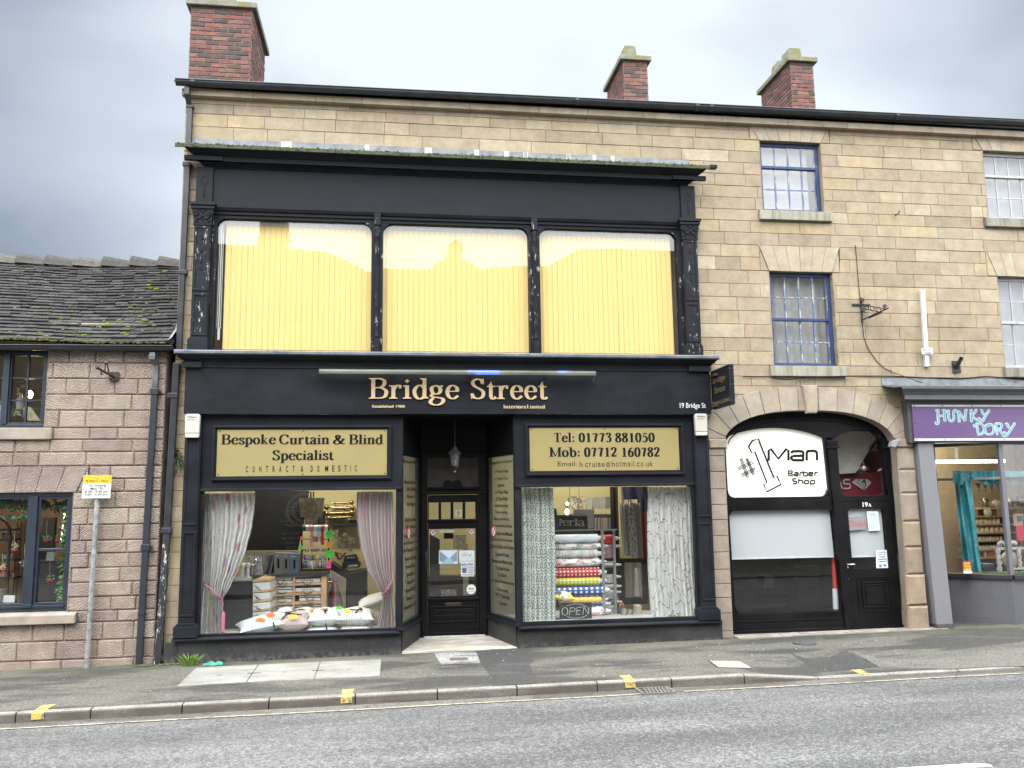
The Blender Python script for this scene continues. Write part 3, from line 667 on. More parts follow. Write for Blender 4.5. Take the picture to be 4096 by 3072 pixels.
# reveals of the openings
def reveal(x0,x1,z0,z1,yb,pal=BUFF):
 z=z0
 while z<z1-.01:
  h=min(.2,z1-z)
  for x,s in ((x0,-1),(x1,1)):
   mw_.col=scol(pal,r1,.8,.95); mw_.box(x,x+s*.02,-.012,yb,z+.002,z+h-.002)
  z+=h
 mw_.col=scol(pal,r1,.8,.9); mw_.box(x0,x1,-.012,yb,z1,z1+.012)
for w in WIN: reveal(*w,.16)
z=0
for i in range(40):
 P=[arch_pt(-1+2*i/40),arch_pt(-1+2*(i+1)/40)]; Q=[arch_pt(-1+2*i/40,.02),arch_pt(-1+2*(i+1)/40,.02)]
 mw_.col=(.28,.24,.19,0); mw_.add([(P[0].x,-.02,P[0].y),(P[1].x,-.02,P[1].y),(P[1].x,.34,P[1].y),(P[0].x,.34,P[0].y),(Q[0].x,-.02,Q[0].y),(Q[1].x,-.02,Q[1].y),(Q[1].x,.34,Q[1].y),(Q[0].x,.34,Q[0].y)],[(0,1,2,3),(4,7,6,5)])
for x,s in ((4.985,-1),(7.78,1)):
 mw_.col=(.25,.215,.17,0); mw_.box(x,x+s*.02,-.02,.34,-.1,2.86)
mw_.col=(1,1,1,1)
wall=build(mw_,'wall',M_STONE,bld)
mb=MB()
bh=[(a-.02,b+.02,c-.02,d+.012) for a,b,c,d in WIN]+[(-2.62,4.5,-.2,6.30),(4.965,7.80,-.2,3.80),(7.98,13.5,-.2,3.62)]
backing(mb,BX0,BX1,-.1,8.06,bh,0,.35)
ap=[arch_pt(-1+2*i/48,.03) for i in range(49)]
mb.prism([(4.965,2.86)]+[(min(max(p.x,4.966),7.799),p.y) for p in ap]+[(7.80,2.86),(7.80,3.80),(4.965,3.80)],0,.35)
mb.box(BX0,BX0+.35,.35,6.5,-.1,8.06); mb.box(12.65,13.0,.35,6.5,-.1,8.06); mb.box(BX0,13,6.5,6.85,-.1,8.06)
build(mb,'mortar',M_MORTAR,bld)
# projecting eaves course
me_=MB(); x=BX0-.04
while x<BX1:
 w=r1.uniform(.6,1.1); me_.col=scol([(0.320,0.267,0.196),(0.344,0.288,0.216),(0.296,0.249,0.186)],r1); b=min(x+w,BX1); me_.box(x+.003,b-.003,-.11,.0,7.965,8.06); x+=w
build(me_,'eaves_course',M_STONE,bld)
# ---- windows
M_BLUE=None
def flaky(name,c,under,amt=.6,stretch=(6,6,1.6),rough=.5,src='pos'):
 """gloss paint that has come away in flakes, showing what lies under it"""
 n=NT(name); v=n.pos(scale=stretch,src=src); f=n.noise(v,3.2,6,.72); g=n.noise(n.pos(src=src),2.2,3)
 base=n.mix(n.rng(g,.3,.7),tuple(x*.85 for x in c),tuple(min(1,x*1.15+.003) for x in c))
 n.col(n.mix(n.rng(f,amt,amt+.015),base,under)); n.set(rough); n.bump(n.rng(f,amt,amt+.015,1,0),.4,.004); return n.m
M_BLUE=flaky('blue_window_paint',(.014,.032,.105),(.28,.28,.27),.66)
M_BLUEBAR=flaky('worn_blue_bars',(.085,.12,.21),(.34,.34,.33),.52)
M_WHITEW=flaky('worn_white_paint',(.34,.335,.32),(.2,.19,.16),.62)
M_SILL=None
n=NT('stained_sill_stone'); v=n.pos(); f=n.noise(n.pos(scale=(3,1,.4)),2.5,5,.65)
c=n.mix(n.rng(n.noise(v,6,5),.3,.7),(0.240,0.224,0.176),(0.304,0.284,0.235)); c=n.mix(n.rng(f,.46,.62,0,.8),c,(.13,.14,.075)); n.col(c); n.set(.9); n.bump(n.noise(v,40,4),.4,.004); M_SILL=n.m
n=NT('dark_sill_stone'); v=n.pos(); f=n.noise(n.pos(scale=(3,1,.4)),2.5,5,.65)
c=n.mix(n.rng(n.noise(v,6,5),.3,.7),(.20,.18,.145),(0.240,0.224,0.196)); c=n.mix(n.rng(f,.46,.62,0,.7),c,(.085,.08,.06)); n.col(c); n.set(.9); M_SILL2=n.m
G_SASH=glass('sash_glass',(.97,.98,.98),.0,1.5,1.5,.08,(.4,.42,.44))
G_CLEAR=glass('window_glass',(.97,.98,.97),.0,1.5,1.0)
G_BIG=glass('plate_glass',(.98,.99,.985),.0,1.5,1.15)
def sash(x0,x1,z0,z1,cols,rt,rb,mf,mbar,sillbox,msill,label=None):
 f=MB(); f.frame(x0+.005,x1-.005,z0,z1-.005,.055,.075,.17)
 f.box(x0-.0,x1,.055,.16,z0-.012,z0+.035)
 zm=z1-.05-(z1-z0-.1)*rt/(rt+rb)
 f.box(x0+.06,x1-.06,.078,.135,zm-.022,zm+.022)
 o=build(f,'sash_window',mf,bld,.004)
 if label: o['label']=label
 ix0,ix1=x0+.06,x1-.06
 b=MB()
 for (za,zb,n,y) in ((zm+.022,z1-.06,rt,.092),(z0+.055,zm-.022,rb,.108)):
  for i in range(1,cols):
   x=ix0+(ix1-ix0)*i/cols; b.box(x-.011,x+.011,y,y+.03,za,zb)
  for j in range(1,n):
   zz=za+(zb-za)*j/n; b.box(ix0,ix1,y+.003,y+.027,zz-.010,zz+.010)
  b.box(ix0,ix0+.012,y,y+.03,za,zb); b.box(ix1-.012,ix1,y,y+.03,za,zb)
 build(b,'glazing_bars',mbar,o)
 g=MB(); g.quad((ix0,.115,z0+.05),(ix1,.115,z0+.05),(ix1,.115,zm-.02),(ix0,.115,zm-.02)); g.quad((ix0,.100,zm+.02),(ix1,.100,zm+.02),(ix1,.100,z1-.055),(ix0,.100,z1-.055)); build(g,'pane',G_SASH,o)
 s=MB(); a,b2,c,d=sillbox; s.prism([(a,c),(b2,c),(b2,d-.012),(a,d-.012)],-.075,.12); s.add([(a,-.07,d-.012),(b2,-.07,d-.012),(b2,.12,d+.004),(a,.12,d+.004)],[(0,1,2,3)])
 build(s,'sill',msill,o,.008)
 return o
sash(*WIN[0],4,1,2,M_BLUE,M_BLUEBAR,sillh[0],M_SILL,'blue sash window with twelve panes on the top floor')
sash(*WIN[1],4,2,2,M_BLUE,M_BLUEBAR,sillh[1],M_SILL,'blue sash window with sixteen panes on the middle floor')
sash(*WIN[2],4,1,2,M_WHITEW,M_WHITEW,sillh[2],M_SILL2,'white sash window on the top floor')
sash(*WIN[3],4,2,2,M_WHITEW,M_WHITEW,sillh[3],M_SILL2,'white sash window on the middle floor')
# rooms behind the upper windows
m=MB(); M_ROOM=plain('room_plaster',(0.240,0.241,0.245),.9)
for a,b,c,d in WIN: m.box(a-.3,b+.3,1.6,1.65,c-.3,d+.2); m.box(a-.3,b+.3,.36,1.6,d+.2,d+.25); m.box(a-.3,b+.3,.36,1.6,c-.35,c-.3); m.box(a-.35,a-.3,.36,1.6,c-.3,d+.2); m.box(b+.3,b+.35,.36,1.6,c-.3,d+.2)
build(m,'upper_room',M_ROOM,bld)
def net(x0,x1,z0,z1,y,amp,per,mat,label,cat='curtain',name='net_curtain'):
 m=MB(); nn=max(12,int((x1-x0)/per*10))
 m.grid(lambda u,w:(x0+(x1-x0)*u, y+amp*math.sin(u*(x1-x0)/per*6.283)+amp*.5*math.sin(u*(x1-x0)/per*2.9+1), z0+(z1-z0)*w),nn,3,True,False)
 return solo(m,name,mat,label,cat,'blinds and curtains behind the upper windows')
M_NET=plain('net_cloth',(.33,.33,.32),.9); M_BLINDW=plain('white_roller_cloth',(.27,.285,.30),.9)
net(5.88,6.72,6.6,7.7,.22,.0,1,M_BLINDW,'flat grey white blind behind the twelve pane blue window','blind','window_blind')
net(5.9,6.9,4.1,5.55,.26,.022,.22,M_NET,'folded white net curtain behind the sixteen pane blue window')
net(9.8,10.75,6.6,7.72,.22,.004,.3,M_BLINDW,'flat white blind behind the upper white sash window','blind','window_blind')
net(9.82,10.82,4.1,5.56,.26,.012,.25,M_BLINDW,'pale net curtain behind the lower white sash window')
# ---- roof, gutter, pipes
n=NT('grey_slate'); v=n.pos(); a=n.attr()
c=n.mix(n.rng(n.noise(v,7,5),.3,.7),(.7,.7,.7),(1.25,1.25,1.25)); c=n.mix(1.0,a,c,'MULTIPLY'); c=n.mix(n.rng(n.noise(n.pos(loc=(4,1,2)),2.6,6,.68),.60,.70,0,.7),c,(.09,.10,.035)); n.col(c); n.set(.55); n.bump(n.noise(v,30,4),.35,.004); M_SLATE=n.m
mr=MB(); rs=random.Random(5)
sl=math.tan(math.radians(23)); zf=lambda y: 8.155+(y+.16)*sl
x=BX0-.05
for k in range(2):
 x=BX0-.06-(.15 if k else 0)
 while x<BX1:
  w=rs.uniform(.22,.36); t=rs.uniform(.0,.018); mr.col=(*[rs.uniform(.035,.06)]*3,1); y0=-.17+k*.24+rs.uniform(-.012,.012); z0=zf(y0)+t
  mr.add([(x+.002,y0,z0-.004),(x+w-.002,y0,z0-.004),(x+w-.002,y0+.34,z0+.34*sl-.006),(x+.002,y0+.34,z0+.34*sl-.006),(x+.002,y0,z0+.012),(x+w-.002,y0,z0+.012),(x+w-.002,y0+.34,z0+.34*sl+.008),(x+.002,y0+.34,z0+.34*sl+.008)],[(0,3,2,1),(4,5,6,7),(0,1,5,4),(1,2,6,5),(2,3,7,6),(3,0,4,7)]); x+=w
mr.col=(.045,.045,.05,1)
mr.prof([(.2,zf(.2)-.02),(3.4,zf(3.4)),(6.95,zf(-.1)),(6.95,zf(-.1)-.06),(3.4,zf(3.4)-.1),(.2,zf(.2)-.08)],BX0-.05,BX1)
mr.prof([(-.16,zf(-.16)-.03),(.25,zf(.25)-.03),(.25,zf(.25)-.06),(-.16,zf(-.16)-.06)],BX0-.05,BX1)
mr.col=(.075,.10,.02,1)
for i in range(5): mr.ball((-2.4+i*.16+rs.uniform(-.05,.05),-.13+rs.uniform(-.02,.02),zf(-.13)+.02),rs.uniform(.02,.04),8,(1.4,1,.6))
build(mr,'roof',M_SLATE,bld)
M_BLACKG=plain('black_gutter_paint',(.016,.018,.022),.32,0,.35,6,src='pos')
mg=MB()
def gut(x0,x1,z0,z1,y,r=.06):
 """half round gutter with a rolled lip, a little out of level"""
 pr=[]
 for i in range(9): a=math.pi*(i/8); pr.append((y-math.cos(a)*r,-math.sin(a)*r*1.15))
 A=[];k=6
 for j in range(k+1):
  x=x0+(x1-x0)*j/k; zz=z0+(z1-z0)*j/k
  A.append([(x,p,zz+q) for p,q in pr]+[(x,y+r*.8,zz+.008),(x,y-r*.8,zz+.008)])
 n=11
 for j in range(k): mg.add(A[j]+A[j+1],[(i,(i+1)%n,n+(i+1)%n,n+i) for i in range(n)],False)
 mg.add(A[0],[tuple(range(n))]); mg.add(A[-1],[tuple(range(n-1,-1,-1))])
 mg.tube([(x0,y-r-.002,z0+.004),(x1,y-r-.002,z1+.004)],.011,6)
gut(-3.10,13,8.125,8.205,-.20,.062)
for x in (-2.86,2.8,4.72,4.95,8.1,10.6):
 zz=8.125+.08*(x+3.1)/16.1; mg.prof([(-.27,zz+.012),(-.27,zz-.03),(-.245,zz-.072),(-.2,zz-.085),(-.13,zz-.05),(-.13,zz+.012)],x-.03,x+.03)
build(mg,'gutter',M_BLACKG,bld)
M_PIPE=plain('black_pipe_paint',(.017,.019,.024),.38,0,.4,5,src='pos')
M_PIPEW=flaky('flaking_pipe_paint',(.02,.022,.027),(.48,.47,.44),.57,(7,7,1.6),.4)
def square_pipe(mb,pts,w=.075):
 for a,b in zip(pts[:-1],pts[1:]):
  A,B=Vector(a),Vector(b); h=w/2
  vs=[(p.x+sx*h,p.y+sy*h,p.z) for p in (A,B) for sx,sy in ((-1,-1),(1,-1),(1,1),(-1,1))]
  mb.add(vs,[(0,1,2,3),(7,6,5,4)]+[(i,4+i,4+(i+1)%4,(i+1)%4) for i in range(4)])
m=MB(); square_pipe(m,[(-2.95,-.16,8.05),(-2.95,-.16,7.93),(-2.925,-.055,7.80),(-2.925,-.055,7.2)]); m.box(-2.975,-2.875,-.105,0,7.78,7.82)
square_pipe(m,[(-2.927,-.055,6.95),(-2.945,-.055,4.17)]);
for z in (6.92,5.32): m.box(-2.99,-2.875,-.105,0,z-.03,z+.03)
build(m,'downpipe',M_PIPE,bld,.006)
m=MB(); square_pipe(m,[(-2.965,-.06,4.02),(-3.0,-.06,1.75)],.085)
for z in (3.56,1.72): m.box(-3.06 if z>3 else -3.07,-2.925 if z>3 else -2.94,-.115,0,z-.035,z+.035)
build(m,'downpipe',M_PIPE,bld,.006)
m=MB(); square_pipe(m,[(-3.0,-.06,1.69),(-3.05,-.06,-.03)],.085); o=build(m,'downpipe',M_PIPEW,bld,.006); o['label']='downpipe with white paint flaking off'
# ---- chimneys
BRICK=[(.14,.055,.045),(.155,.062,.05),(.115,.048,.042),(.13,.058,.047),(.06,.042,.038),(.085,.045,.039),(.165,.078,.06),(.055,.04,.037)]
n=NT('old_brick'); v=n.pos(); a=n.attr()
c=n.mix(1.0,a,n.mix(n.rng(n.noise(v,11,5,.65),.3,.7),(.7,.7,.72),(1.3,1.25,1.2)),'MULTIPLY'); c=n.mix(n.rng(n.noise(n.pos(loc=(2,5,1)),4,6,.7),.60,.68,0,.6),c,(.06,.05,.045)); n.col(c); n.set(.9); n.bump(n.noise(v,60,4,.65),.5,.004); M_BRICK=n.m
n=NT('mossy_cap_stone'); v=n.pos(); c=n.mix(n.rng(n.noise(v,8,5),.3,.7),(.12,.115,.095),(.19,.185,.16)); c=n.mix(n.rng(n.noise(n.pos(loc=(1,7,3)),4.5,6,.7),.47,.58,0,.85),c,(.135,.14,.04)); n.col(c); n.set(.95); n.bump(n.noise(v,45,5),.6,.008); M_CAP=n.m
M_BMORT=plain('brick_mortar',(.15,.14,.11),.95,0,.35,7,src='pos')
def chimney(x0,x1,z0,z1,yf,depth,label,flues,seed,left=True,right=True,batter=0.0):
 r=random.Random(seed); m=MB(); zz=z0; row=0; rows=[]
 while zz<z1: rows.append(zz); zz+=.078
 rows.append(z1)
 def face(wid,put,ofs):
  for i,(a,b) in enumerate(zip(rows[:-1],rows[1:])):
   t=MB(); x=-(.117 if (i+ofs)%2 else 0)
   while x<wid-.01:
    p,q=max(0,x),min(wid,x+.235); x+=.235
    if q-p<.03: continue
    t.col=scol(BRICK,r,.85,1.15); stone(t,[(p,a),(q,a),(q,b),(p,b)],.010,r,cham=.005,gap=.007,jit=.003)
   vs=[put(v) for v in t.v]
   for f,c in zip(t.f,t.c): m.col=c; m.add([vs[k] for k in f],[tuple(range(len(f)))])
 face(x1-x0,lambda v:(x0+v[0],yf+v[1],v[2]),0)
 if right: face(depth,lambda v:(x1-v[1],yf+v[0],v[2]),1)
 if left: face(depth,lambda v:(x0+v[1],yf+depth-v[0],v[2]),1)
 m.col=(1,1,1,1)
 c=build(m,'chimney',M_BRICK,bld); c['label']=label
 k=MB(); k.box(x0,x1,yf,yf+depth,z0,z1); build(k,'mortar',M_BMORT,c)
 k=MB(); k.box(x0-.075,x1+.075,yf-.075,yf+depth+.075,z1,z1+.10); build(k,'cap',M_CAP,c,.012)
 k=MB()
 for (fx,fy,w) in flues: k.prism([(fx-w,z1+.10),(fx+w,z1+.10),(fx+w*.72,z1+.42),(fx-w*.72,z1+.42)],fy-w,fy+w)
 build(k,'flue_block',M_CAP,c,.012)
 return c
chimney(-3.29,-2.32,5.0,10.19,1.3,1.42,'wide brick chimney over the left end of the roof',[(-2.78,1.7,.16),(-2.78,2.3,.16)],21)
chimney(4.465,4.945,8.9,10.58,2.9,1.25,'narrow brick chimney in the middle of the roof',[(4.66,3.2,.15)],22)
chimney(7.94,8.425,8.9,10.77,2.9,1.38,'narrow brick chimney over the barber shop end',[(8.15,3.25,.17),(8.15,3.75,.16)],23)
# ================================================================== STONE COTTAGE ON THE LEFT
cot = thing('stone_cottage','low pinkish stone cottage with mossy stone slate roof and dark blue windows','building',(-5.5,0,-.05))
UWC=(-6.30,-4.67,3.12,4.2); LWC=(-6.40,-4.245,.68,2.245)
csill=[(-6.5,-4.55,2.96,3.12),(-6.6,-4.11,.53,.68)]
clint=(-6.62,-4.06,2.25,2.60)
r2=random.Random(31); mc=MB()
zsc=[-.2,.06,.30,.53,.68,.86,1.05,1.24,1.43,1.60,1.81,2.03,2.25,2.425,2.60,2.79,2.96,3.12,3.36,3.58,3.80,4.02,4.2]
coursed(mc,-12.0,-3.11,zsc,[UWC,LWC,clint]+csill,r2,PINK,.024,.30,.66,cham=.013,gap=.006,jit=.007)
for i in range(9):
 a,b=i/9,(i+1)/9
 mc.col=(*r2.choice([(.275,.225,.20),(.29,.24,.208),(.265,.215,.19)]),.0)
 x=lambda t,top:(-6.55+(2.34)*t)+(.15*(2*t-1) if top else 0)
 stone(mc,[(x(a,0),2.25),(x(b,0),2.25),(x(b,1),2.60),(x(a,1),2.60)],.028,r2,gap=.002,cham=.003)
mc.col=scol(PINK,r2); stone(mc,[(-4.20,2.25),(-4.06,2.25),(-4.06,2.6),(-4.065,2.6)],.03,r2)
for (a,b,c,d) in (UWC,LWC):
 z=c
 while z<d-.01:
  h=min(.2,d-z)
  for x,s in ((a,-1),(b,1)): mc.col=scol(PINK,r2,.75,.9); mc.box(x,x+s*.02,-.02,.12,z+.002,z+h-.002)
  z+=h
mc.col=(1,1,1,1); build(mc,'wall',M_PINK,cot)
mb=MB(); backing(mb,-12,-3.115,-.2,4.2,[(a-.02,b+.02,c,d+.01) for a,b,c,d in (UWC,LWC)],0,.3)
mb.box(-3.40,-3.12,.3,4.9,-.2,4.2); mb.box(-12,-3.12,4.9,5.2,-.2,4.2); build(mb,'mortar',M_MORTARP,cot)
m=MB()
for a,b,c,d in csill[:1]: m.prism([(a,c),(b,c),(b,d),(a,d)],-.07,.1)
o=build(m,'sill',plain('dressed_sill',(.25,.215,.175),.9,0,.2,5,.3,src='pos'),cot,.012)
m=MB(); a,b,c,d=csill[1]; m.prof([(-.10,c),(-.10,d-.035),(-.06,d-.012),(.1,d),(.1,c)],a,b); build(m,'sill',_mats['dressed_sill'],cot,.01)
# stone slate roof, laid slate by slate, sagging a little
n=NT('stone_slate'); v=n.pos(); a=n.attr()
c=n.mix(1.0,a,n.mix(n.rng(n.noise(v,14,5,.65),.3,.7),(.6,.6,.6),(1.35,1.35,1.35)),'MULTIPLY')
c=n.mix(n.rng(n.noise(n.pos(loc=(3,0,1)),3.2,6,.72),.60,.70,0,.65),c,(.085,.085,.03)); c=n.mix(n.rng(n.noise(n.pos(loc=(1,5,1)),9.0,4,.7),.70,.74,0,.35),c,(.2,.2,.18)); n.col(c); n.set(.7,0,.22); n.bump(n.noise(v,35,5,.6),.5,.006); M_SSLATE=n.m
rz=random.Random(8); m=MB()
E0=Vector((0,-.19,4.275)); RG=Vector((0,2.25,6.05)); ncs=27
sag=lambda x,t:-.05*math.sin(math.pi*t)*(.6+.4*math.sin(x*.9))+.018*math.sin(x*2.1+t*3)
def rp(x,t): p=E0.lerp(RG,t); return Vector((x,p.y,p.z+sag(x,t)))
nrm=Vector((0,-(RG.z-E0.z),RG.y-E0.y)).normalized()
ts=[]; t=0.0
for i in range(ncs): ts.append(t); t+=(1.25-.5*i/ncs)/ncs
ts=[q/t for q in ts]+[1.0]
for k in range(ncs):
 x=-8.6-rz.uniform(0,.2)
 while x<-3.03:
  w=rz.uniform(.13,.30)*(1.15-.4*k/ncs); xb=min(x+w,-3.03+rz.uniform(-.015,.01))
  g=rz.uniform(.016,.042); m.col=(g*rz.uniform(1.0,1.15),g,g*rz.uniform(.92,1.06),1)
  t0=ts[k]+rz.uniform(-.004,.003); t1=min(1.0,ts[k+1]+.02); th=rz.uniform(.02,.036); l=rz.uniform(0,.006)
  A,B,C,D=rp(x+.003,t0),rp(xb-.003,t0),rp(xb-.003,t1),rp(x+.003,t1)
  j=rz.uniform(-.004,.004); lo=nrm*(.012+l); up=nrm*(.012+l+th)
  vs=[A+lo+nrm*j,B+lo-nrm*j,C-nrm*.006,D-nrm*.006,A+up+nrm*j,B+up-nrm*j,C+nrm*.012,D+nrm*.012]
  m.add(vs,[(0,3,2,1),(4,5,6,7),(0,1,5,4),(1,2,6,5),(2,3,7,6),(3,0,4,7)])
  x=xb
m.col=(.03,.03,.03,1)
m.grid(lambda u,w:tuple(rp(-8.6+5.6*u,w)-nrm*.012),30,8,False,False)
m.add([(-12,2.25,6.03),(-3.0,2.25,6.03),(-3.0,5.2,4.1),(-12,5.2,4.1)],[(0,1,2,3)])
roof=build(m,'roof',M_SSLATE,cot)
m=MB(); x=-8.7
while x<-3.1:
 w=.44; g=rz.uniform(.04,.075); m.col=(g,g*.96,g*.86,1)
 pr=[(-.16,-.10),(-.10,.0),(-.03,.055),(.03,.055),(.10,0),(.16,-.10)]
 A=[(x,RG.y+y*1.2,RG.z+sag(x,1)+z*1.3+.075) for y,z in pr]; B=[(x+w+.03,RG.y+y*.95,RG.z+sag(x,1)+z*.9+.012) for y,z in pr]
 m.add(A+B,[(i,i+1,7+i,6+i) for i in range(5)]+[(5,4,3,2,1,0)]); x+=w
m.col=(1,1,1,1); build(m,'ridge_tile',M_SSLATE,roof)
m=MB()
for k in range(7):
 p=rp(-3.06,k/7); q=rp(-3.04,(k+1)/7); m.add([p+nrm*.05,p+nrm*.05+Vector((.06,0,.05)),q+nrm*.05+Vector((.06,0,.06)),q+nrm*.05],[(0,1,2,3)])
build(m,'lead_flashing',plain('weathered_lead',(.15,.16,.17),.6,.1,.35,7,.2,src='pos'),cot)
# moss cushions on the roof: one drift of stuff
C1=Crop(0,900,1024/2212); rmo=random.Random(77)
spots=[(1150,410,12),(1425,418,26),(1370,450,14),(1300,498,22),(1440,488,20),(1285,525,22),(1310,550,24),(1360,560,22),(1448,560,14),(1070,606,20),(1180,605,12),(1222,624,16),(1165,620,12),(1062,684,16),(1174,687,24),(1120,710,26),(1277,677,16),(1206,718,14),(1130,740,16),(1360,738,20),(1245,737,12),(1215,788,20),(1278,770,14),(1395,770,12),(1430,795,14),(1255,827,28),(1198,836,16),(945,858,34),(905,820,16),(860,876,22),(1028,812,18),(1062,856,18),(1110,878,18),(1295,855,16),(1334,878,18),(905,910,14),(825,935,14),(945,935,14),(1072,936,22),(1098,958,22),(728,958,22),(1155,900,16),(535,806,16),(420,755,14),(136,717,16),(208,773,14),(305,912,12),(545,910,14),(92,943,14),(42,926,18),(575,585,10),(898,514,12),(890,645,14),(940,697,12),(1460,635,12),(1500,660,10),(470,436,14),(350,945,14),(480,932,12),(610,960,14),(1243,920,14),(165,980,16),(410,975,14),(640,800,14)]
m=MB()
def roof_hit(px,py):
 d=ray(px,py); o=Vector((0,-CAMD,CAMH)); k=(E0-o).dot(nrm)/d.dot(nrm); return o+d*k
for a,b,s in spots:
 p=roof_hit(a*C1.k,900+b*C1.k); R=s*C1.k/270*.95
 t=(p.y-E0.y)/(RG.y-E0.y); p=rp(p.x,min(1,max(0,t)))+nrm*.03
 g=rmo.uniform(.75,1.25)
 for q in range(5):
  m.col=(.10*g,.135*g*rmo.uniform(.9,1.1),.016*g,1)
  m.ball(p+Vector((rmo.uniform(-.7,.7)*R,rmo.uniform(-.4,.4)*R,rmo.uniform(-.2,.2)*R)),R*rmo.uniform(.45,.8),8,(1.25,1.0,.75))
for i in range(120):
 t=rmo.random()**1.6; x=rmo.uniform(-7.5,-3.1); p=rp(x,t)+nrm*.03; R=rmo.uniform(.008,.022); m.col=(.075,.085,.02,1); m.ball(p,R,6,(1.6,1,.6))
for i in range(200):
 x=rmo.uniform(-7.5,-3.1); p=rp(x,0)+nrm*.025; R=rmo.uniform(.012,.026); g=rmo.uniform(.6,1.1); m.col=(.07*g,.08*g,.02*g,1); m.ball(p+Vector((0,-.005,rmo.uniform(-.015,.005))),R,6,(1.7,.8,.7))
n=NT('cushion_moss'); n.col(n.mix(1.0,n.attr(),n.mix(n.noise(n.pos(),60,4),(.5,.5,.5),(1.5,1.5,1.5)),'MULTIPLY')); n.set(1.0); n.bump(n.noise(n.pos(),120,3),.8,.006); M_MOSS=n.m
o=solo(m,'moss',M_MOSS,'bright green moss cushions scattered over the cottage roof','moss'); o['kind']='stuff'
# eaves board, gutter and pipe
m=MB(); m.box(-12,-3.05,-.10,-.02,4.2,4.265); build(m,'eaves_board',plain('dark_board',(.05,.045,.045),.8),cot)
mg=MB(); gut(-12,-3.0,4.185,4.235,-.15,.055); build(mg,'gutter',M_BLACKG,cot)
M_STEEL=plain('grey_worn_pipe',(.10,.105,.11),.35,.3,.4,6,src='pos')
m=MB(); square_pipe(m,[(-3.27,-.13,4.15),(-3.27,-.13,4.06),(-3.235,-.06,3.98),(-3.24,-.06,3.62)],.072); m.box(-3.31,-3.23,-.175,-.085,4.05,4.12)
build(m,'downpipe',M_STEEL,cot,.005)
m=MB(); square_pipe(m,[(-3.24,-.06,3.62),(-3.29,-.06,-.04)],.08)
for z,x in ((3.62,-3.24),(1.5,-3.268)): m.box(x-.055,x+.055,-.11,-.03,z-.045,z+.04); m.box(x+.05,x+.085,-.08,-.04,z-.02,z+.02)
m.tube([(-3.28,-.06,.62),(-3.28,-.06,.63)],.06,10)
build(m,'downpipe',flaky('scuffed_pipe_paint',(.018,.021,.028),(.30,.31,.32),.70,(7,7,2),.36),cot,.005)
# windows
M_NAVY=plain('navy_window_paint',(.012,.018,.030),.38,0,.25,4,src='pos')
G_COT=glass('cottage_glass',(.96,.97,.96),.0,1.5,1.3)
f=MB(); a,b,c,d=UWC; f.frame(a,b,c,d,.055,.03,.14)
cols=[-6.26,-5.73,-5.205,-4.705]
for x in (-5.73,-5.205): f.box(x-.035,x+.035,.02,.13,c+.055,d-.055)
for p,q in zip([a+.055,-5.695,-5.17],[-5.765,-5.24,b-.055]): f.frame(p,q,c+.055,d-.055,.022,.045,.12)
o=build(f,'casement_window',M_NAVY,cot,.004)
g=MB()
for p,q in zip([a+.077,-5.673,-5.148],[-5.787,-5.262,b-.077]):
 mid=(p+q)/2; g.box(mid-.012,mid+.012,.06,.10,c+.077,d-.077)
 for t in (1/3,2/3):
  zz=(c+.077)+(d-c-.154)*t; g.box(p,mid-.012,.062,.098,zz-.011,zz+.011); g.box(mid+.012,q,.062,.098,zz-.011,zz+.011)
build(g,'glazing_bars',M_NAVY,o)
g=MB(); g.quad((a+.05,.085,c+.05),(b-.05,.085,c+.05),(b-.05,.085,d-.05),(a+.05,.085,d-.05)); build(g,'pane',G_COT,o)
f=MB(); a,b,c,d=LWC; f.frame(a,b,c,d,.05,.03,.15); f.box(a+.05,b-.05,.02,.14,c+.05,c+.085)
f.box(-4.805,-4.70,.012,.14,c+.085,d-.05); f.box(-4.82,-4.695,.0,.03,c+.06,c+.10)
f.frame(-4.70,b-.05,c+.085,d-.05,.035,.04,.13); f.box(-4.665,b-.085,.035,.125,1.47,1.505)
f.frame(a+.05,-4.805,c+.085,d-.05,.03,.04,.13)
o=build(f,'casement_window',M_NAVY,cot,.004)
g=MB(); g.quad((a+.05,.085,c+.08),(-4.80,.085,c+.08),(-4.80,.085,d-.05),(a+.05,.085,d-.05)); g.quad((-4.70,.085,c+.08),(b-.05,.085,c+.08),(b-.05,.085,d-.05),(-4.70,.085,d-.05)); build(g,'pane',G_COT,o)
# the two rooms
M_TAN=plain('tan_room_wall',(.42,.33,.22),.9,src='pos'); M_FLOORD=plain('dark_floor',(.05,.045,.04),.6,src='pos')
def room(x0,x1,y0,y1,z0,z1,mw1,mf,mcl,par,side=True):
 m=MB(); m.box(x0,x1,y1,y1+.05,z0,z1)
 if side: m.box(x0-.05,x0,y0,y1,z0,z1); m.box(x1,x1+.05,y0,y1,z0,z1)
 build(m,'room_wall',mw1,par)
 m=MB(); m.box(x0,x1,y0,y1,z0-.05,z0); build(m,'room_floor',mf,par)
 m=MB(); m.box(x0,x1,y0,y1,z1,z1+.05); build(m,'room_ceiling',mcl,par)
room(-8,-3.5,.32,3.0,2.72,4.6,M_TAN,M_FLOORD,plain('tan_ceiling',(.40,.33,.24),.9),cot)
room(-8,-3.5,.32,3.4,.1,2.68,plain('peach_room_wall',(.50,.37,.24),.9),M_FLOORD,plain('white_ceiling',(.5,.48,.44),.9),cot)
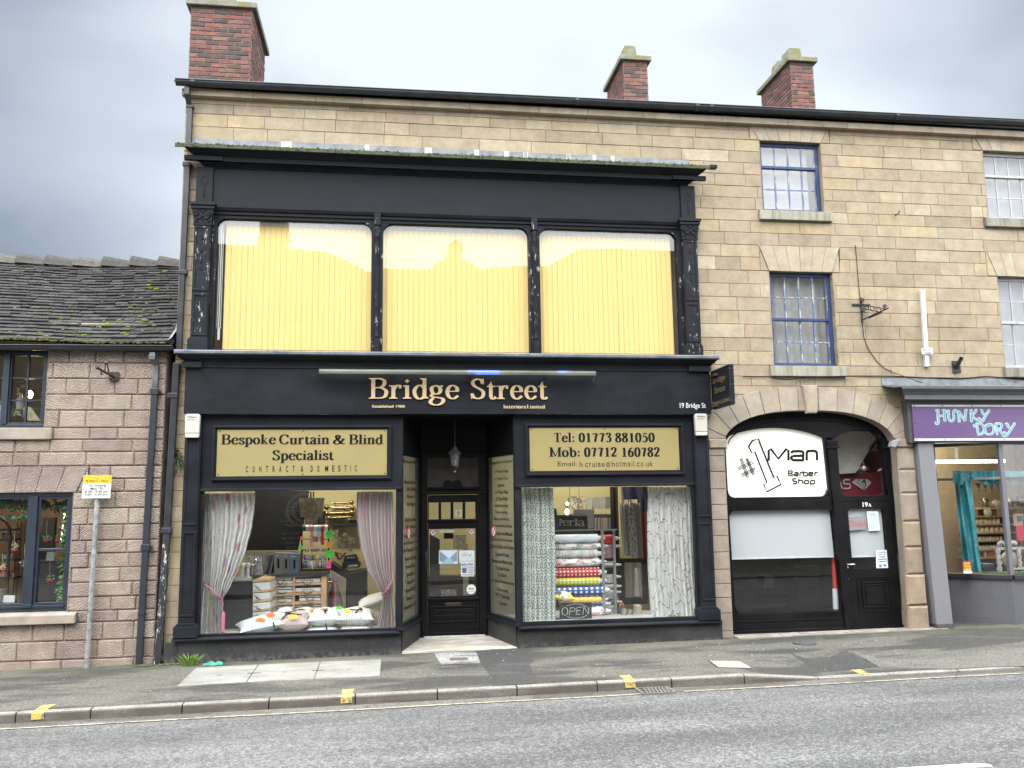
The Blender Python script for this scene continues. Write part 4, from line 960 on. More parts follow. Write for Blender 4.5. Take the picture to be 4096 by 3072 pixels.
# things in the upper window
Z=Crop(0,1400,220/1014)
E_LAMP=emit('warm_lamp',(1,.72,.36),38.0)
def lampbulb(c,r,label,name='wall_lamp'):
 t=thing(name,label,'lamp',c)
 m=MB(); m.ball(c,r,12,(1,1,1.25)); build(m,'bulb',E_LAMP,t)
 m=MB(); m.lathe([(.02,0),(.025,-.05),(.05,-.07),(.05,-.08)],Vector(c)+Vector((0,0,-r*1.1)),'z',10); build(m,'base',M_NAVY,t); return t
p=Z(545,820,.9); lampbulb(p,.045,'glowing yellow table lamp behind the upper cottage window')
p=Z(432,650,1.2); m=MB(); m.tube([Z(303,665,1.2),Z(575,680,1.2)],.008,6); m.lathe([(.0,.05),(.04,.045),(.065,.0),(.04,-.045),(0,-.05)],p,'z',10); m.lathe([(.045,0),(.03,-.12)],Z(330,690,1.2),'z',10); solo(m,'pendant_fitting',plain('dark_bronze',(.06,.05,.045),.5,.5),'dark pendant fitting above the lit lamp in the cottage','lamp')
m=MB(); m.prism(Z.xz([(235,1080),(390,1095),(400,1210),(385,1215),(210,1225)],.30),.30,.46); bx=thing('gift_box','green gift box tied with cream ribbon inside the upper cottage window','box',Z(310,1225,.3)); build(m,'carton',plain('deep_green',(.02,.09,.05),.5),bx)
m=MB(); m.tube([Z(270,1200,.29),Z(300,1120,.29),Z(330,1190,.29),Z(390,1205,.29)],.012,6); m.tube([Z(300,1125,.29),Z(370,1160,.29)],.012,6); build(m,'ribbon',plain('cream_ribbon',(.5,.44,.3),.6),bx)
m=MB(); m.lathe([(.05,0),(.055,.10),(.05,.15),(.022,.17),(.02,.22),(.03,.23)],Z(365,1095,.42),'z',12); solo(m,'glass_bottle',plain('frosted_glass',(.42,.38,.36),.3),'squat frosted bottle standing on the green gift box','bottle')
m=MB()
def cloth(u,w):
 q=Z(420+330*u+(1-w)*(-40),1325-290*w*math.sin(math.pi*min(1,.45+.62*(1-u))*.98)**1.0,.35+.05*math.sin(u*9+w*3)); return (q.x,q.y,q.z)
m.prism(Z.xz([(385,1215),(420,1060),(455,1042),(530,1040),(580,1070),(640,1170),(690,1240),(745,1312),(480,1312),(440,1270),(390,1235)],.36),.36,.42); o=solo(m,'throw',plain('cream_fleece',(.58,.50,.33),.95,0,.2,14,.4),'cream fleece throw draped over a green chair upstairs','throw',None,.02)
m=MB(); m.prism(Z.xz([(560,1060),(640,1070),(770,1075),(775,1330),(560,1330)],.46),.46,.56); solo(m,'armchair',plain('dark_green_velvet',(.018,.045,.035),.7),'dark green armchair behind the cream throw','chair',None,.02)
m=MB(); m.lathe([(.10,0),(.115,.16),(.118,.22),(.11,.225)],Z(5,1335,.30),'z',16); m.ball(Z(5,1080,.30),.09,10,(1,1,.4)); solo(m,'white_pot',plain('white_glaze',(.62,.62,.61),.25),'white pot at the left edge of the upper cottage window','pot')
m=MB(); m.tube([Z(-60,1050,.33),Z(10,965,.33),Z(70,965,.33),Z(110,975,.33)],.016,6); m.box(Z(0,1020,.34).x-.1,Z(70,1020,.34).x+.03,.34,.42,Z(0,1120,.34).z,Z(0,1000,.34).z); solo(m,'basket',plain('orange_wicker',(.36,.18,.06),.7),'orange handled basket behind the white pot upstairs','basket')
# things in the lower window
Y=Crop(0,1960,320/1021)
def leafy(m,pts,r,n,size,cols,spread=.06,fern=False):
 for i in range(n):
  k=r.random()*(len(pts)-1); j=int(k); t=k-j; p=Vector(pts[j]).lerp(Vector(pts[min(j+1,len(pts)-1)]),t)+Vector((r.gauss(0,spread),r.uniform(-.04,.04),r.gauss(0,spread*.7)))
  a=r.uniform(0,6.28); s=size*r.uniform(.6,1.3); d=Vector((math.cos(a),r.uniform(-.4,.4),math.sin(a)-.5)).normalized(); u=d.cross(Vector((r.uniform(-.4,.4),1,r.uniform(-.4,.4)))).normalized()
  c=r.choice(cols); g=r.uniform(.7,1.3); m.col=(c[0]*g,c[1]*g,c[2]*g,1)
  w=.20 if fern else .36
  m.add([p,p+d*s*.4+u*s*w,p+d*s,p+d*s*.4-u*s*w,p+d*s*.45+Vector((0,-.15*s,0))],[(0,4,1),(1,4,2),(2,4,3),(3,4,0)])
n=NT('leaf'); n.col(n.attr()); n.set(.5); M_LEAF=n.m
GRN=[(.035,.085,.03),(.05,.11,.035),(.03,.06,.028),(.06,.12,.06)]
rl=random.Random(4)
m=MB(); leafy(m,[Y(-900,150,.22),Y(-400,140,.22),Y(0,150,.22),Y(400,190,.22)],rl,520,.06,GRN,.055); leafy(m,[Y(-300,300,.2),Y(60,335,.2),Y(230,360,.2),Y(340,320,.2),Y(380,200,.2)],rl,70,.055,GRN,.015)
o=solo(m,'ivy_garland',M_LEAF,'dark ivy garland hanging along the top of the lower cottage window','garland')
m=MB(); leafy(m,[Y(560,150,.2),Y(700,200,.22),Y(800,180,.22),Y(920,160,.2)],rl,110,.075,GRN,.04,True); leafy(m,[Y(900,200,.18),Y(890,450,.18),Y(860,700,.18)],rl,230,.075,[(.07,.16,.06),(.05,.12,.05),(.04,.09,.04)],.035)
leafy(m,[Y(840,820,.18),Y(850,1000,.18),Y(820,1200,.18),Y(790,1300,.18),Y(830,1400,.18)],rl,230,.085,[(.08,.17,.05),(.10,.18,.07),(.05,.11,.04)],.03,True)
solo(m,'fern_garland',M_LEAF,'green fern and ivy garland down the right side of the lower cottage window','garland')
M_ROSE=plain('red_petals',(.33,.045,.05),.6); M_STEM=plain('pale_stem',(.35,.36,.25),.7)
def flower(a,b,top,y,label):
 p=Y(a,b,y); t=thing('hanging_flower',label,'flower',p,'flowers hanging in the lower cottage window'); r=random.Random(int(a))
 m=MB()
 for i in range(12):
  an=i*.8; q=p+Vector((math.cos(an)*.028,math.sin(an)*.02,-.012+r.uniform(-.012,.012))); m.ball(q,.019,6,(1.2,1,.8))
 build(m,'petals',M_ROSE,t)
 m=MB(); m.tube([Y(a+r.uniform(-4,4),top,y),Y(a-6,(top+b)/2,y),p+Vector((0,0,.02))],.0035,5); build(m,'stem',M_STEM,t)
 m=MB(); leafy(m,[p+Vector((-.03,0,.03)),p+Vector((.03,0,.05))],r,9,.05,[(.20,.27,.12),(.13,.20,.09)],.015); build(m,'leaves',M_LEAF,t)
flower(600,640,390,.28,'red flower on a long pale string in the upper right pane')
flower(640,1150,910,.28,'red flower hanging lowest in the right hand pane')
flower(185,750,560,.28,'red flower hanging beside the arched shelf')
flower(40,1000,810,.28,'red flower hanging in front of the arched shelf')
flower(318,955,690,.28,'leafy dark flower close to the navy mullion')
flower(745,640,470,.5,'small red flower beside the golden strip light')
# arched shelf, curtain, cards, strip light
sh=thing('arched_shelf','dark arched shelf unit filled with peach boxes','shelf',Y(60,1340,.9))
m=MB(); pts=[Y(90,1340,.9),Y(105,900,.9),Y(135,600,.9),Y(120,480,.9),Y(80,410,.9),Y(0,350,.9),Y(-100,330,.9),Y(-220,380,.9),Y(-280,520,.9),Y(-290,1340,.9)]; m.tube(pts,.022,6)
for zz in (510,640,900,1130): A=Y(-290,zz,.92); B=Y(185,zz,.92); m.box(A.x,B.x,.9,1.15,A.z-.02,A.z+.012)
build(m,'frame',plain('dark_frame',(.04,.03,.028),.6),sh)
m=MB(); rr=random.Random(2)
for zz,h in ((640,100),(900,120),(1130,120)):
 x=-280
 while x<180:
  w=rr.uniform(22,50); A=Y(x,zz-3,.95); B=Y(min(x+w-3,182),zz-h*rr.uniform(.55,.95),.95); m.col=rr.choice([(.42,.25,.17,1),(.36,.20,.15,1),(.50,.40,.28,1),(.25,.17,.13,1)]); m.box(A.x,B.x,.95,1.12,A.z,B.z); x+=w
n=NT('coloured_card'); n.col(n.attr()); n.set(.6); M_CARD=n.m
m.col=(1,1,1,1); o=build(m,'boxes',M_CARD,sh); o['kind']='stuff'
m=MB(); A=Y(225,250,1.3); B=Y(340,1440,1.3); m.grid(lambda u,w:(A.x+(B.x-A.x)*u*.9,1.3+.03*math.sin(u*20),B.z+(A.z-B.z)*w),24,2,True,False); solo(m,'beige_curtain',plain('beige_cloth',(.45,.36,.27),.9),'straight beige curtain beside the arched shelf','curtain')
m=MB(); A=Y(700,350,1.6);m.box(Y(480,0,1.6).x,A.x,1.6,1.7,.2,A.z); solo(m,'dark_cupboard',plain('dark_cupboard',(.055,.052,.052),.5),'tall dark cupboard inside the cottage','cupboard')
m=MB(); m.box(Y(470,0,1.0).x,Y(850,0,1.0).x,1.0,1.5,.2,Y(0,930,1.0).z); m.box(Y(480,0,1.0).x-.02,Y(850,0,1.0).x+.02,.97,1.5,Y(0,930,1.0).z,Y(0,915,1.0).z); solo(m,'dark_counter',plain('dark_counter',(.035,.035,.037),.45),'dark panelled counter inside the lower cottage window','counter',None,.01)
m=MB(); m.prism(Y.xz([(600,790),(700,790),(690,912),(583,915)],.98),.98,1.0); solo(m,'grey_card',plain('pale_grey_card',(.38,.40,.42),.6),'pale grey card standing on the dark counter','card')
m=MB(); m.prism(Y.xz([(20,1345),(190,1345),(185,1435),(5,1435)],.28),.28,.30); solo(m,'display_card',plain('white_card',(.5,.52,.52),.6),'white display card low behind the left pane','card')
m=MB(); m.lathe([(.05,0),(.065,.15),(.07,.17)],Y(-5,1430,.3),'z',14); solo(m,'metal_bucket',plain('zinc',(.32,.33,.33),.35,.6),'zinc bucket cut off by the left edge','bucket')
m=MB(); m.tube([Y(838,180,.6),Y(805,470,.6),Y(778,670,.6)],.010,6); solo(m,'strip_light',emit('gold_strip',(1,.74,.35),6.0),'golden neon strip light in the right pane of the cottage','light')
m=MB(); m.tube([Y(790,350,.75),Y(800,350,.75),Y(785,640,.75),Y(770,640,.75)],.012,6,True); solo(m,'gold_frame',plain('brass',(.45,.29,.09),.3,.8),'thin gold frame behind the neon strip','frame')
m=MB(); m.box(-6.2,-5.0,1.2,1.3,2.6,2.64); solo(m,'ceiling_light',emit('warm_tube',(1,.80,.55),26.0),'warm ceiling light inside the lower cottage room','light')
# iron bracket on the wall, sign post
Q=Crop(0,1300,760/2212)
br=thing('iron_bracket','short rusty sign bracket with a ball on the cottage wall','bracket',(-3.78,0,3.83))
M_IRON=plain('rusty_iron',(.045,.033,.028),.75,.3,.5,20,.4)
m=MB(); m.box(-3.85,-3.725,-.06,-.035,3.77,3.89);
for x in (-3.83,-3.75):
 for z in (3.79,3.87): m.ball((x,-.062,z),.010,6)
build(m,'wall_plate',M_IRON,br)
m=MB(); A=Vector((-3.79,-.06,3.82)); B=Q(1132,497,-.42); m.tube([A,B],.017,8); m.ball(B,.026,10); C=Q(1236,442,-.30); m.ball(C,.030,10)
m.tube([A+(B-A)*.30,C+Vector((.02,0,-.03))],.008,6); m.tube([A+(B-A)*.55,C+Vector((-.01,0,-.03))],.008,6); m.tube([A+(B-A)*.75+Vector((0,0,-.015)),A+(B-A)*.75+Vector((0,0,-.07))],.012,6)
build(m,'arm',M_IRON,br)
sp=thing('sign_post','galvanised post with a yellow and white no loading plate','sign',(-3.93,-.12,-.05))
M_GALV=plain('galvanised_steel',(.27,.28,.27),.5,.45,.4,14,.2,src='pos')
m=MB(); m.tube([(-3.93,-.10,-.06),(-3.905,-.10,2.46)],.033,14); build(m,'post',M_GALV,sp)
m=MB(); m.box(-4.085,-3.722,-.150,-.146,2.365,2.47); m.box(-4.090,-3.727,-.150,-.146,2.165,2.362); m.box(-4.0,-3.82,-.146,-.13,2.40,2.43)
pl=MB(); pl.prism([(-4.084,2.363),(-3.724,2.363),(-3.722,2.471),(-4.082,2.471)],-.152,-.146); M_SIGNY=plain('sign_yellow',(.62,.36,.03),.4,0,.05); build(pl,'yellow_plate',M_SIGNY,sp)
pl=MB(); pl.prism([(-4.091,2.163),(-3.728,2.163),(-3.724,2.360),(-4.086,2.360)],-.152,-.146); M_SIGNW=plain('sign_white',(.52,.53,.52),.4,0,.05); wp=build(pl,'white_plate',M_SIGNW,sp)
M_BLACKT=plain('black_letters',(.006,.006,.0065),.6,spec=.12)
t=MB(); text(t,'8.30am - 7pm',-4.045,-3.765,2.378,2.405,-.1545,.01)
m.tube([(-3.905,-.1535,2.438),(-3.905,-.1536,2.4381)],.014,12); build(m,'bracket',M_GALV,sp)
for s,a,b,z in (('No loading',-4.01,-3.79,2.317),('Mon - Fri',-3.985,-3.82,2.280),('8.30 - 9.30 am',-4.05,-3.765,2.240),('4.00 - 6.00 pm',-4.055,-3.765,2.198)): text(t,s,a,b,z-.006,z+.027,-.1545,.006)
build(t,'lettering',M_BLACKT,sp)
# ================================================================== BLACK CURTAIN SHOP FRONT
shop = thing('shopfront','tall black painted wooden shopfront with three yellow blinds above and a recessed door','shopfront',(.95,0,0))
def black(name,c=(.0085,.0098,.0128),rough=.5,flake=0,dust=.3):
 n=NT(name); v=n.pos(); f=n.noise(n.pos(scale=(.8,1,1.4)),2.4,6,.62); g=n.noise(v,22,4,.6)
 b=n.mix(n.rng(f,.32,.72),tuple(x*.72 for x in c),tuple(x*1.55 for x in c))
 b=n.mix(n.rng(n.noise(n.pos(scale=(1,1,2.2),loc=(4,2,9)),3.6,6,.7),.66,.72,0,.10),b,(.10,.10,.10))
 if flake: b=n.mix(n.rng(n.noise(n.pos(scale=(7,7,1.9)),2.6,7,.78),flake,flake+.012),b,(.36,.33,.29))
 n.col(b); n.p.inputs['Specular IOR Level'].default_value=.16; n.put(n.p.inputs['Roughness'],n.rng(f,.3,.7,rough-.06,rough+.12)); n.bump(g,.10,.004); return n.m
M_BLK=black('black_shop_paint'); M_BLKF=black('flaking_black_paint',flake=.605); M_BLKD=black('door_black_paint',(.005,.005,.0055),.4)
M_RENDER=None
n=NT('black_roughcast'); v=n.pos(); f=n.noise(n.pos(scale=(1,1,2)),2.0,6,.65)
c=n.mix(n.rng(f,.35,.7),(.011,.011,.012),(.033,.032,.031)); sepn=n.new('ShaderNodeSeparateXYZ'); n.L.new(v,sepn.inputs[0])
c=n.mix(n.mth('MULTIPLY',n.rng(sepn.outputs[2],.09,-.02),n.rng(n.noise(v,17,5),.42,.62)),c,(.085,.08,.07)); c=n.mix(n.rng(n.noise(v,55,3,.6),.70,.74,0,.7),c,(.34,.33,.31)); n.col(c); n.set(.8); n.bump(n.noise(v,75,4,.7),.9,.010); M_RENDER=n.m
def rect_frame(mb,x0,x1,z0,z1,w,y,d): mb.frame(x0,x1,z0,z1,w,y-d,y)
# upper pilasters
for s,x0,x1 in ((-1,-2.785,-2.555),(1,4.425,4.655)):
 m=MB(); m.box(x0,x1,-.14,0,4.37,6.0); m.box(x0-.03,x1+.012,-.175,0,4.185,4.345); m.box(x0-.018,x1+.006,-.16,0,4.345,4.37)
 rect_frame(m,x0+.012,x1-.012,5.04,5.985,.030,-.14,.012); rect_frame(m,x0+.012,x1-.012,4.40,5.00,.030,-.14,.012)
 p=build(m,'pilaster',M_BLKF,shop,.005)
 m=MB(); xc=(x0+x1)/2
 for i,z in enumerate((5.80,5.62,5.46,5.36)): m.box(xc-.006,xc+.006,-.150,-.14,z,z+.05); m.box(xc-.02,xc+.018,-.150,-.14,z-.008,z)
 build(m,'carved_drop',M_BLK,p)
 m=MB(); m.box(x0-.012,x1+.012,-.155,0,6.0,6.03); m.prism([(x0-.005,6.03),(x1+.005,6.03),(x1+.028,6.21),(x0-.028,6.21)],-.16,0)
 m.box(x0-.045,x1+.045,-.19,0,6.235,6.27); m.box(x0-.06,x1+.06,-.205,0,6.285,6.325); m.box(x0-.03,x1+.03,-.17,0,6.21,6.285)
 for q in (-1,1):
  cx=xc+q*.095; P=[(cx+.045*(1-k/26)*math.cos(k*.55)*q,-.168,6.165+.045*(1-k/26)*math.sin(k*.55)) for k in range(24)]; m.tube(P,.012,6)
  m.tube([(cx,-.165,6.12),(cx-q*.04,-.165,6.08),(cx-q*.07,-.165,6.10),(cx-q*.09,-.165,6.16)],.012,6); m.ball((cx-q*.01,-.165,6.06),.018,6)
 for k in range(3): m.ball((xc,-.166,6.19-k*.055),.022-.003*k,8,(1,.7,1.3))
 build(m,'capital',M_BLK,p,0)
 m=MB(); m.box(x0,x1,-.135,0,6.325,6.87)
 sp_=[(xc+a*.9,6.63+b*1.0) for a,b in ((0,.11),(.022,.075),(.048,.045),(.055,.012),(.04,-.018),(.018,-.014),(.004,.0),(.004,-.22),(-.004,-.22),(-.004,.0),(-.018,-.014),(-.04,-.018),(-.055,.012),(-.048,.045),(-.022,.075))]
 m.tube([(a,-.137,b) for a,b in sp_],.0055,5,True); build(m,'frieze_block',M_BLK,p,.004)
# frieze, architrave and cornice
m=MB(); m.box(-2.555,4.425,-.10,0,6.29,6.87); m.box(-.842,-.836,-.102,-.10,6.30,6.86); build(m,'frieze',M_BLK,shop)
m=MB(); m.prof([(-.10,6.29),(-.085,6.25),(-.06,6.235),(-.06,6.20),(-.035,6.19),(-.035,6.15),(0.03,6.15),(.03,6.29)],-2.555,4.425); build(m,'architrave',M_BLK,shop)
m=MB()
corn=[(0,6.87),(-.115,6.87),(-.12,6.885),(-.165,6.915),(-.17,6.925),(-.235,6.925),(-.235,6.99),(-.255,7.0),(-.30,7.03),(-.345,7.065),(-.385,7.07),(-.385,7.08),(0,7.10)]
m.prof(corn,-2.785+.12,4.655-.12,mitre=-.10)
for x0,x1 in ((-2.80,-2.40),(4.27,4.67)): m.prof([(-.20,6.925),(-.262,6.925),(-.262,6.988),(-.20,6.988)],x0-.13*(x0<0),x1+.13*(x1>1))
build(m,'cornice',M_BLK,shop)
m=MB()                                   # carved moulding under the shelf
x=-2.6
while x<4.45: m.ball((x,-.146,6.898),.016,6,(.7,1,1.2)); x+=.055
build(m,'carved_moulding',M_BLK,shop)
# mossy edge and lead flashing with patches
n=NT('mossy_cornice_edge'); v=n.pos(); c=n.mix(n.rng(n.noise(v,9,6,.7),.38,.62),(.06,.062,.052),(.058,.075,.022)); c=n.mix(n.rng(n.noise(v,70,4),.62,.68,0,.8),c,(.22,.24,.15)); n.col(c); n.set(1); n.bump(n.noise(v,80,4,.7),1,.012); M_MEDGE=n.m
m=MB(); x=-3.045; rr=random.Random(9)
m.prof([(-.38,7.05),(-.397,7.055),(-.396,7.105),(-.37,7.12),(-.30,7.125),(-.30,7.085)],-3.03,4.82)
for i in range(1100):
 x=rr.uniform(-3.0,4.78); g=rr.uniform(.005,.011); m.ball((x,rr.uniform(-.405,-.37),rr.uniform(7.06,7.12)),g,6,(1.5,.8,.8))
o=build(m,'mossy_edge',M_MEDGE,shop)
m=MB(); m.box(4.82,4.94,-.392,-.30,7.078,7.125); build(m,'cornice_end',M_BLK,shop)
M_LEAD=_mats['weathered_lead']
m=MB(); xs=[-2.98,-1.9,-.9,.3,1.4,2.4,3.3,4.62]
for a,b in zip(xs[:-1],xs[1:]): m.add([(a+.002,-.32,7.10),(b,-.32,7.10),(b,-.03,7.2),(a+.002,-.03,7.2),(b,-.025,7.345+.01*math.sin(b*5)),(a+.002,-.025,7.345)],[(0,1,2,3),(3,2,4,5)])
build(m,'lead_flashing',M_LEAD,shop)
m=MB()
for px,w in ((1146,42),(1468,18),(1713,30),(1906,20),(2026,20),(2100,18),(2272,18),(2103,19),(2274,19),(2376,16),(2448,16)):
 q=U(px,600,-.02).x; m.add([(q-w/550,-.036,7.25),(q+w/550,-.036,7.25),(q+w/550,-.031,7.352),(q-w/550,-.031,7.352)],[(0,1,2,3)])
o=build(m,'flashing_patch',plain('white_patch',(.42,.41,.38),.7),shop); o['kind']='stuff'
# three big upper windows
M_GUM=None
PX=[(-2.50,-.30),(-.13,2.04),(2.21,4.37)]
m=MB(); m.box(-2.555,-2.50,-.05,.1,4.20,6.15); m.box(4.37,4.425,-.05,.1,4.20,6.15); m.box(-2.5,4.37,-.03,.1,4.185,4.215)
for a,b in PX:
 for s,x in ((1,a),(-1,b)):
  c=(x+s*.15,6.15-.15); P=[(x,6.15)]+[(c[0]-s*.15*math.cos(t*math.pi/16),c[1]+.15*math.sin(t*math.pi/16)) for t in range(9)]
  m.prism(P,-.03,.06)
for a,b in ((-.30,-.13),(2.04,2.21)): m.box(a,b,-.035,.1,4.215,6.15)
build(m,'upper_frame',M_BLKF,shop,.004)
for x in (-.215,2.125):
 m=MB(); pr=[(.03,4.20),(.03,4.42),(.036,4.43),(.036,4.45),(.024,4.47),(.034,4.53),(.030,4.60),(.036,4.63),(.036,4.65),(.026,4.67),(.030,4.75),(.030,4.86),(.037,4.88),(.026,4.92),(.03,4.96),(.03,5.72),(.036,5.74),(.036,5.755),(.03,5.77),(.03,5.90),(.04,5.92),(.04,5.935),(.026,5.96),(.044,6.03),(.04,6.07),(.024,6.10)]
 m.lathe(pr,(x,-.06,0),'z',14); m.box(x-.045,x+.045,-.105,-.03,6.10,6.285); m.box(x-.04,x+.04,-.105,-.03,4.19,4.40); build(m,'turned_mullion',M_BLKF,shop)
G_UP=glass('upper_plate_glass',(.98,.99,.985),.0,1.5,1.5)
for a,b in PX: g=MB(); g.quad((a,.025,4.2),(b,.025,4.2),(b,.025,6.15),(a,.025,6.15)); build(g,'upper_pane',G_UP,shop)
room(-2.6,4.48,.13,3.0,4.0,6.5,plain('dim_room',(.45,.43,.38),.9),M_FLOORD,plain('dim_ceiling',(.6,.6,.57),.9),shop)
n=NT('yellow_blind_cloth'); n.col(n.mix(n.noise(n.pos(),1.2,2),(.84,.625,.235),(.87,.655,.255))); n.set(.85); n.bump(n.noise(n.pos(),160,2),.15,.002); thin(n,(.90,.71,.31),.12); M_BLIND=n.m
def vblind(x0,x1,k,label):
 t=thing('vertical_blind',label,'blind',((x0+x1)/2,.1,4.22),'yellow vertical blinds of the upper windows')
 m=MB(); w=(x1-x0)/k; r=random.Random(k)
 for i in range(k):
  a=x0+w*i; tilt=r.uniform(-.003,.003); dz=r.uniform(-.006,.006)
  m.add([(a-.004,.098+tilt,4.235+dz),(a+w-.0025,.104-tilt,4.235+dz),(a+w-.0025,.104-tilt,6.10),(a-.004,.098+tilt,6.10)],[(0,1,2,3)])
 o=build(m,'slats',M_BLIND,t); m=MB()
 for i in range(k+1): m.box(x0+w*i-.004,x0+w*i+.002,.0945,.097,4.24,6.09)
 build(m,'slat_overlap_shade',plain('painted_slat_shade',(.62,.45,.17),.8),t)  # darker strips, the shading of the overlapping slats put into colour
 m=MB(); m.box(x0-.03,x1+.02,.085,.125,6.10,6.14);
 for i in range(k): m.box(x0+w*i+.02,x0+w*i+.05,.080,.085,6.085,6.135)
 build(m,'headrail',plain('white_rail',(.55,.57,.58),.5),t)
 m=MB(); m.tube([(x0,.092,4.255),(x1,.092,4.255)],.0035,4); build(m,'bottom_chain',plain('cream_chain',(.66,.50,.24),.6),t)
vblind(-2.385,-.285,27,'yellow vertical blind behind the left of the three big upper panes')
vblind(-.15,2.06,28,'yellow vertical blind behind the middle of the three big upper panes')
vblind(2.19,4.30,27,'yellow vertical blind behind the right of the three big upper panes')
m=MB()
for x,w in ((-2.47,.012),(-2.445,.02),(-2.42,.01)): m.tube([(x,.07,4.55),(x,.07,6.1)],w/2,6)
m.box(-2.455,-2.425,.055,.08,4.38,4.56); solo(m,'blind_cord',plain('white_cord',(.55,.56,.55),.6),'white blind cords and weight hanging at the left end of the upper windows','cord')
# ledge and second cornice
m=MB(); led=[(0,3.94),(-.215,3.94),(-.215,3.965),(-.225,4.01),(-.235,4.02),(-.25,4.035),(-.29,4.06),(-.325,4.10),(-.345,4.10),(-.345,4.137),(0,4.18)]
m.prof(led,-2.80,4.70,mitre=-.20)
for x0,x1 in ((-2.86,-2.59),(4.40,4.74)):
 m.prof([(-.20,3.935),(-.255,3.935),(-.255,4.012),(-.20,4.012)],x0,x1)
build(m,'ledge_cornice',M_BLK,shop)
n=NT('blue_ledge_lead'); v=n.pos(); c=n.mix(n.rng(n.noise(v,4,5,.65),.35,.65),(.085,.095,.11),(.17,.185,.205)); c=n.mix(n.rng(n.noise(n.pos(scale=(.6,1,1),loc=(3,1,1)),4.5,4,.6),.58,.63,0,.85),c,(.03,.07,.22)); c=n.mix(n.rng(n.noise(n.pos(loc=(7,7,1)),14,4,.7),.62,.65,0,.8),c,(.07,.07,.06)); n.col(c); n.set(.5); M_BLUELEAD=n.m
m=MB(); m.prof([(-.348,4.118),(-.352,4.150),(-.345,4.162),(-.02,4.186),(-.02,4.181),(-.34,4.139)],-2.94,4.84); build(m,'ledge_lead',M_BLUELEAD,shop)
# fascia
m=MB(); m.box(-2.815,4.735,-.20,-.11,3.30,3.935); m.box(-2.80,4.72,-.205,-.2,3.296,3.318); fas=build(m,'fascia',M_BLK,shop)
n=NT('brushed_gold'); n.col(n.mix(n.noise(n.pos(),7,3),(.52,.38,.22),(.60,.45,.27))); n.set(.42,.35); M_GOLD=n.m
A=Crop(650,1200,1000/2212); B5=Crop(1500,1400,1000/2212); C5=Crop(2050,1350,1000/2212)
m=MB(); a=A(1835,690,-.22); b=B5(1515,430,-.22); zb=A(1850,872,-.22).z; mid=B5(733,400,-.22).x; s2=B5(853,400,-.22).x
serif(m,'Bridge',a.x,mid,zb,a.z-zb,-.222,.012,.15,.05,True,True); serif(m,'Street',s2,b.x,zb,a.z-zb,-.222,.012,.15,.05)
build(m,'gold_letters',M_GOLD,fas)
m=MB(); p,q=A(1855,928,-.21),A(2145,953,-.21); text(m,'Established 1980',p.x,q.x,q.z,p.z,-.2065,.03)
p,q=B5(1137,485,-.21),B5(1502,516,-.21); serif(m,'Interiors',p.x,p.x+(q.x-p.x)*.535,q.z,p.z-q.z,-.2065,0,.2,.09); serif(m,'Limited',p.x+(q.x-p.x)*.57,q.x,q.z,p.z-q.z,-.2065,0,.2,.09); build(m,'small_letters',plain('gold_leaf',(.46,.37,.20),.5,.1),fas)
m=MB(); p,q=C5(1480,578,-.21),C5(1713,637,-.21); text(m,'19 Bridge St',p.x,q.x,q.z,p.z,-.2065,.004); build(m,'white_letters',plain('white_vinyl',(.62,.63,.62),.5),fas)
# lower pilasters
for k,(x0,x1) in enumerate(((-2.795,-2.58),(4.46,4.69))):
 m=MB(); m.box(x0,x1,-.165,-.02,.50,3.30); rect_frame(m,x0+.015,x1-.015,1.78,3.26,.032,-.165,.012); rect_frame(m,x0+.015,x1-.015,.58,1.70,.032,-.165,.012)
 m.prism([(x0,.50),(x1,.50),(x1+.045,.455),(x0-.045,.455)],-.185,-.02); m.box(x0-.05,x1+.05,-.205,-.02,.308,.455); build(m,'pilaster',M_BLK,shop,.006)
# boards over the windows, window frames
for a,b,z in ((-2.58,.16,2.235),(1.77,4.46,2.245)): m=MB(); m.box(a,b,-.10,-.02,z,3.30); m.prof([(-.10,z),(-.135,z),(-.135,z+.03),(-.10,z+.045)],a,b); build(m,'window_head',M_BLK,shop,.004)
for a,b,c,d,z,zs_ in ((-2.58,-2.535,.075,.16,2.235,.335),(1.77,1.86,4.425,4.46,2.245,.355)): m=MB(); m.box(a,b,-.10,-.02,.308,z); m.box(c,d,-.10,-.02,.308,z); m.box(b,c,-.09,-.02,.308,zs_); build(m,'window_frame',M_BLK,shop,.005)
g=MB(); g.quad((-2.535,-.055,.33),(.075,-.055,.33),(.075,-.055,2.235),(-2.535,-.055,2.235)); build(g,'left_pane',G_BIG,shop)
g=MB(); g.quad((1.86,-.055,.35),(4.425,-.055,.35),(4.425,-.055,2.245),(1.86,-.055,2.245)); build(g,'right_pane',G_BIG,shop)
# plinth, sill, recess sides
LA,LB=Vector((.155,-.10)),Vector((.43,.86)); RA,RB=Vector((1.775,-.10)),Vector((1.49,.86))
def seg(mb,A,B,z0,z1,out,inn):
 d=(B-A).normalized(); nn=Vector((d.y,-d.x));  s=1 if A.x<.9 else -1; nn=nn*s
 P=[A+nn*out,B+nn*out,B-nn*inn,A-nn*inn]; mb.slab([(p.x,p.y) for p in P],z0,z1)
m=MB(); m.box(-2.78,.155,-.14,.1,-.12,.262); m.box(1.775,4.775,-.14,.1,-.12,.262); m.box(-2.96,-2.78,-.11,.0,-.12,.235)
seg(m,LA+Vector((0,.003)),LB,-.1,.30,.02,.1); seg(m,RA+Vector((0,.003)),RB,-.1,.30,.02,.1); build(m,'plinth',M_RENDER,shop)
m=MB(); sil=[(-.02,.262),(-.195,.262),(-.20,.27),(-.20,.288),(-.17,.306),(-.02,.308)]
m.prof(sil,-2.86,.15); m.prof(sil,1.78,4.76)
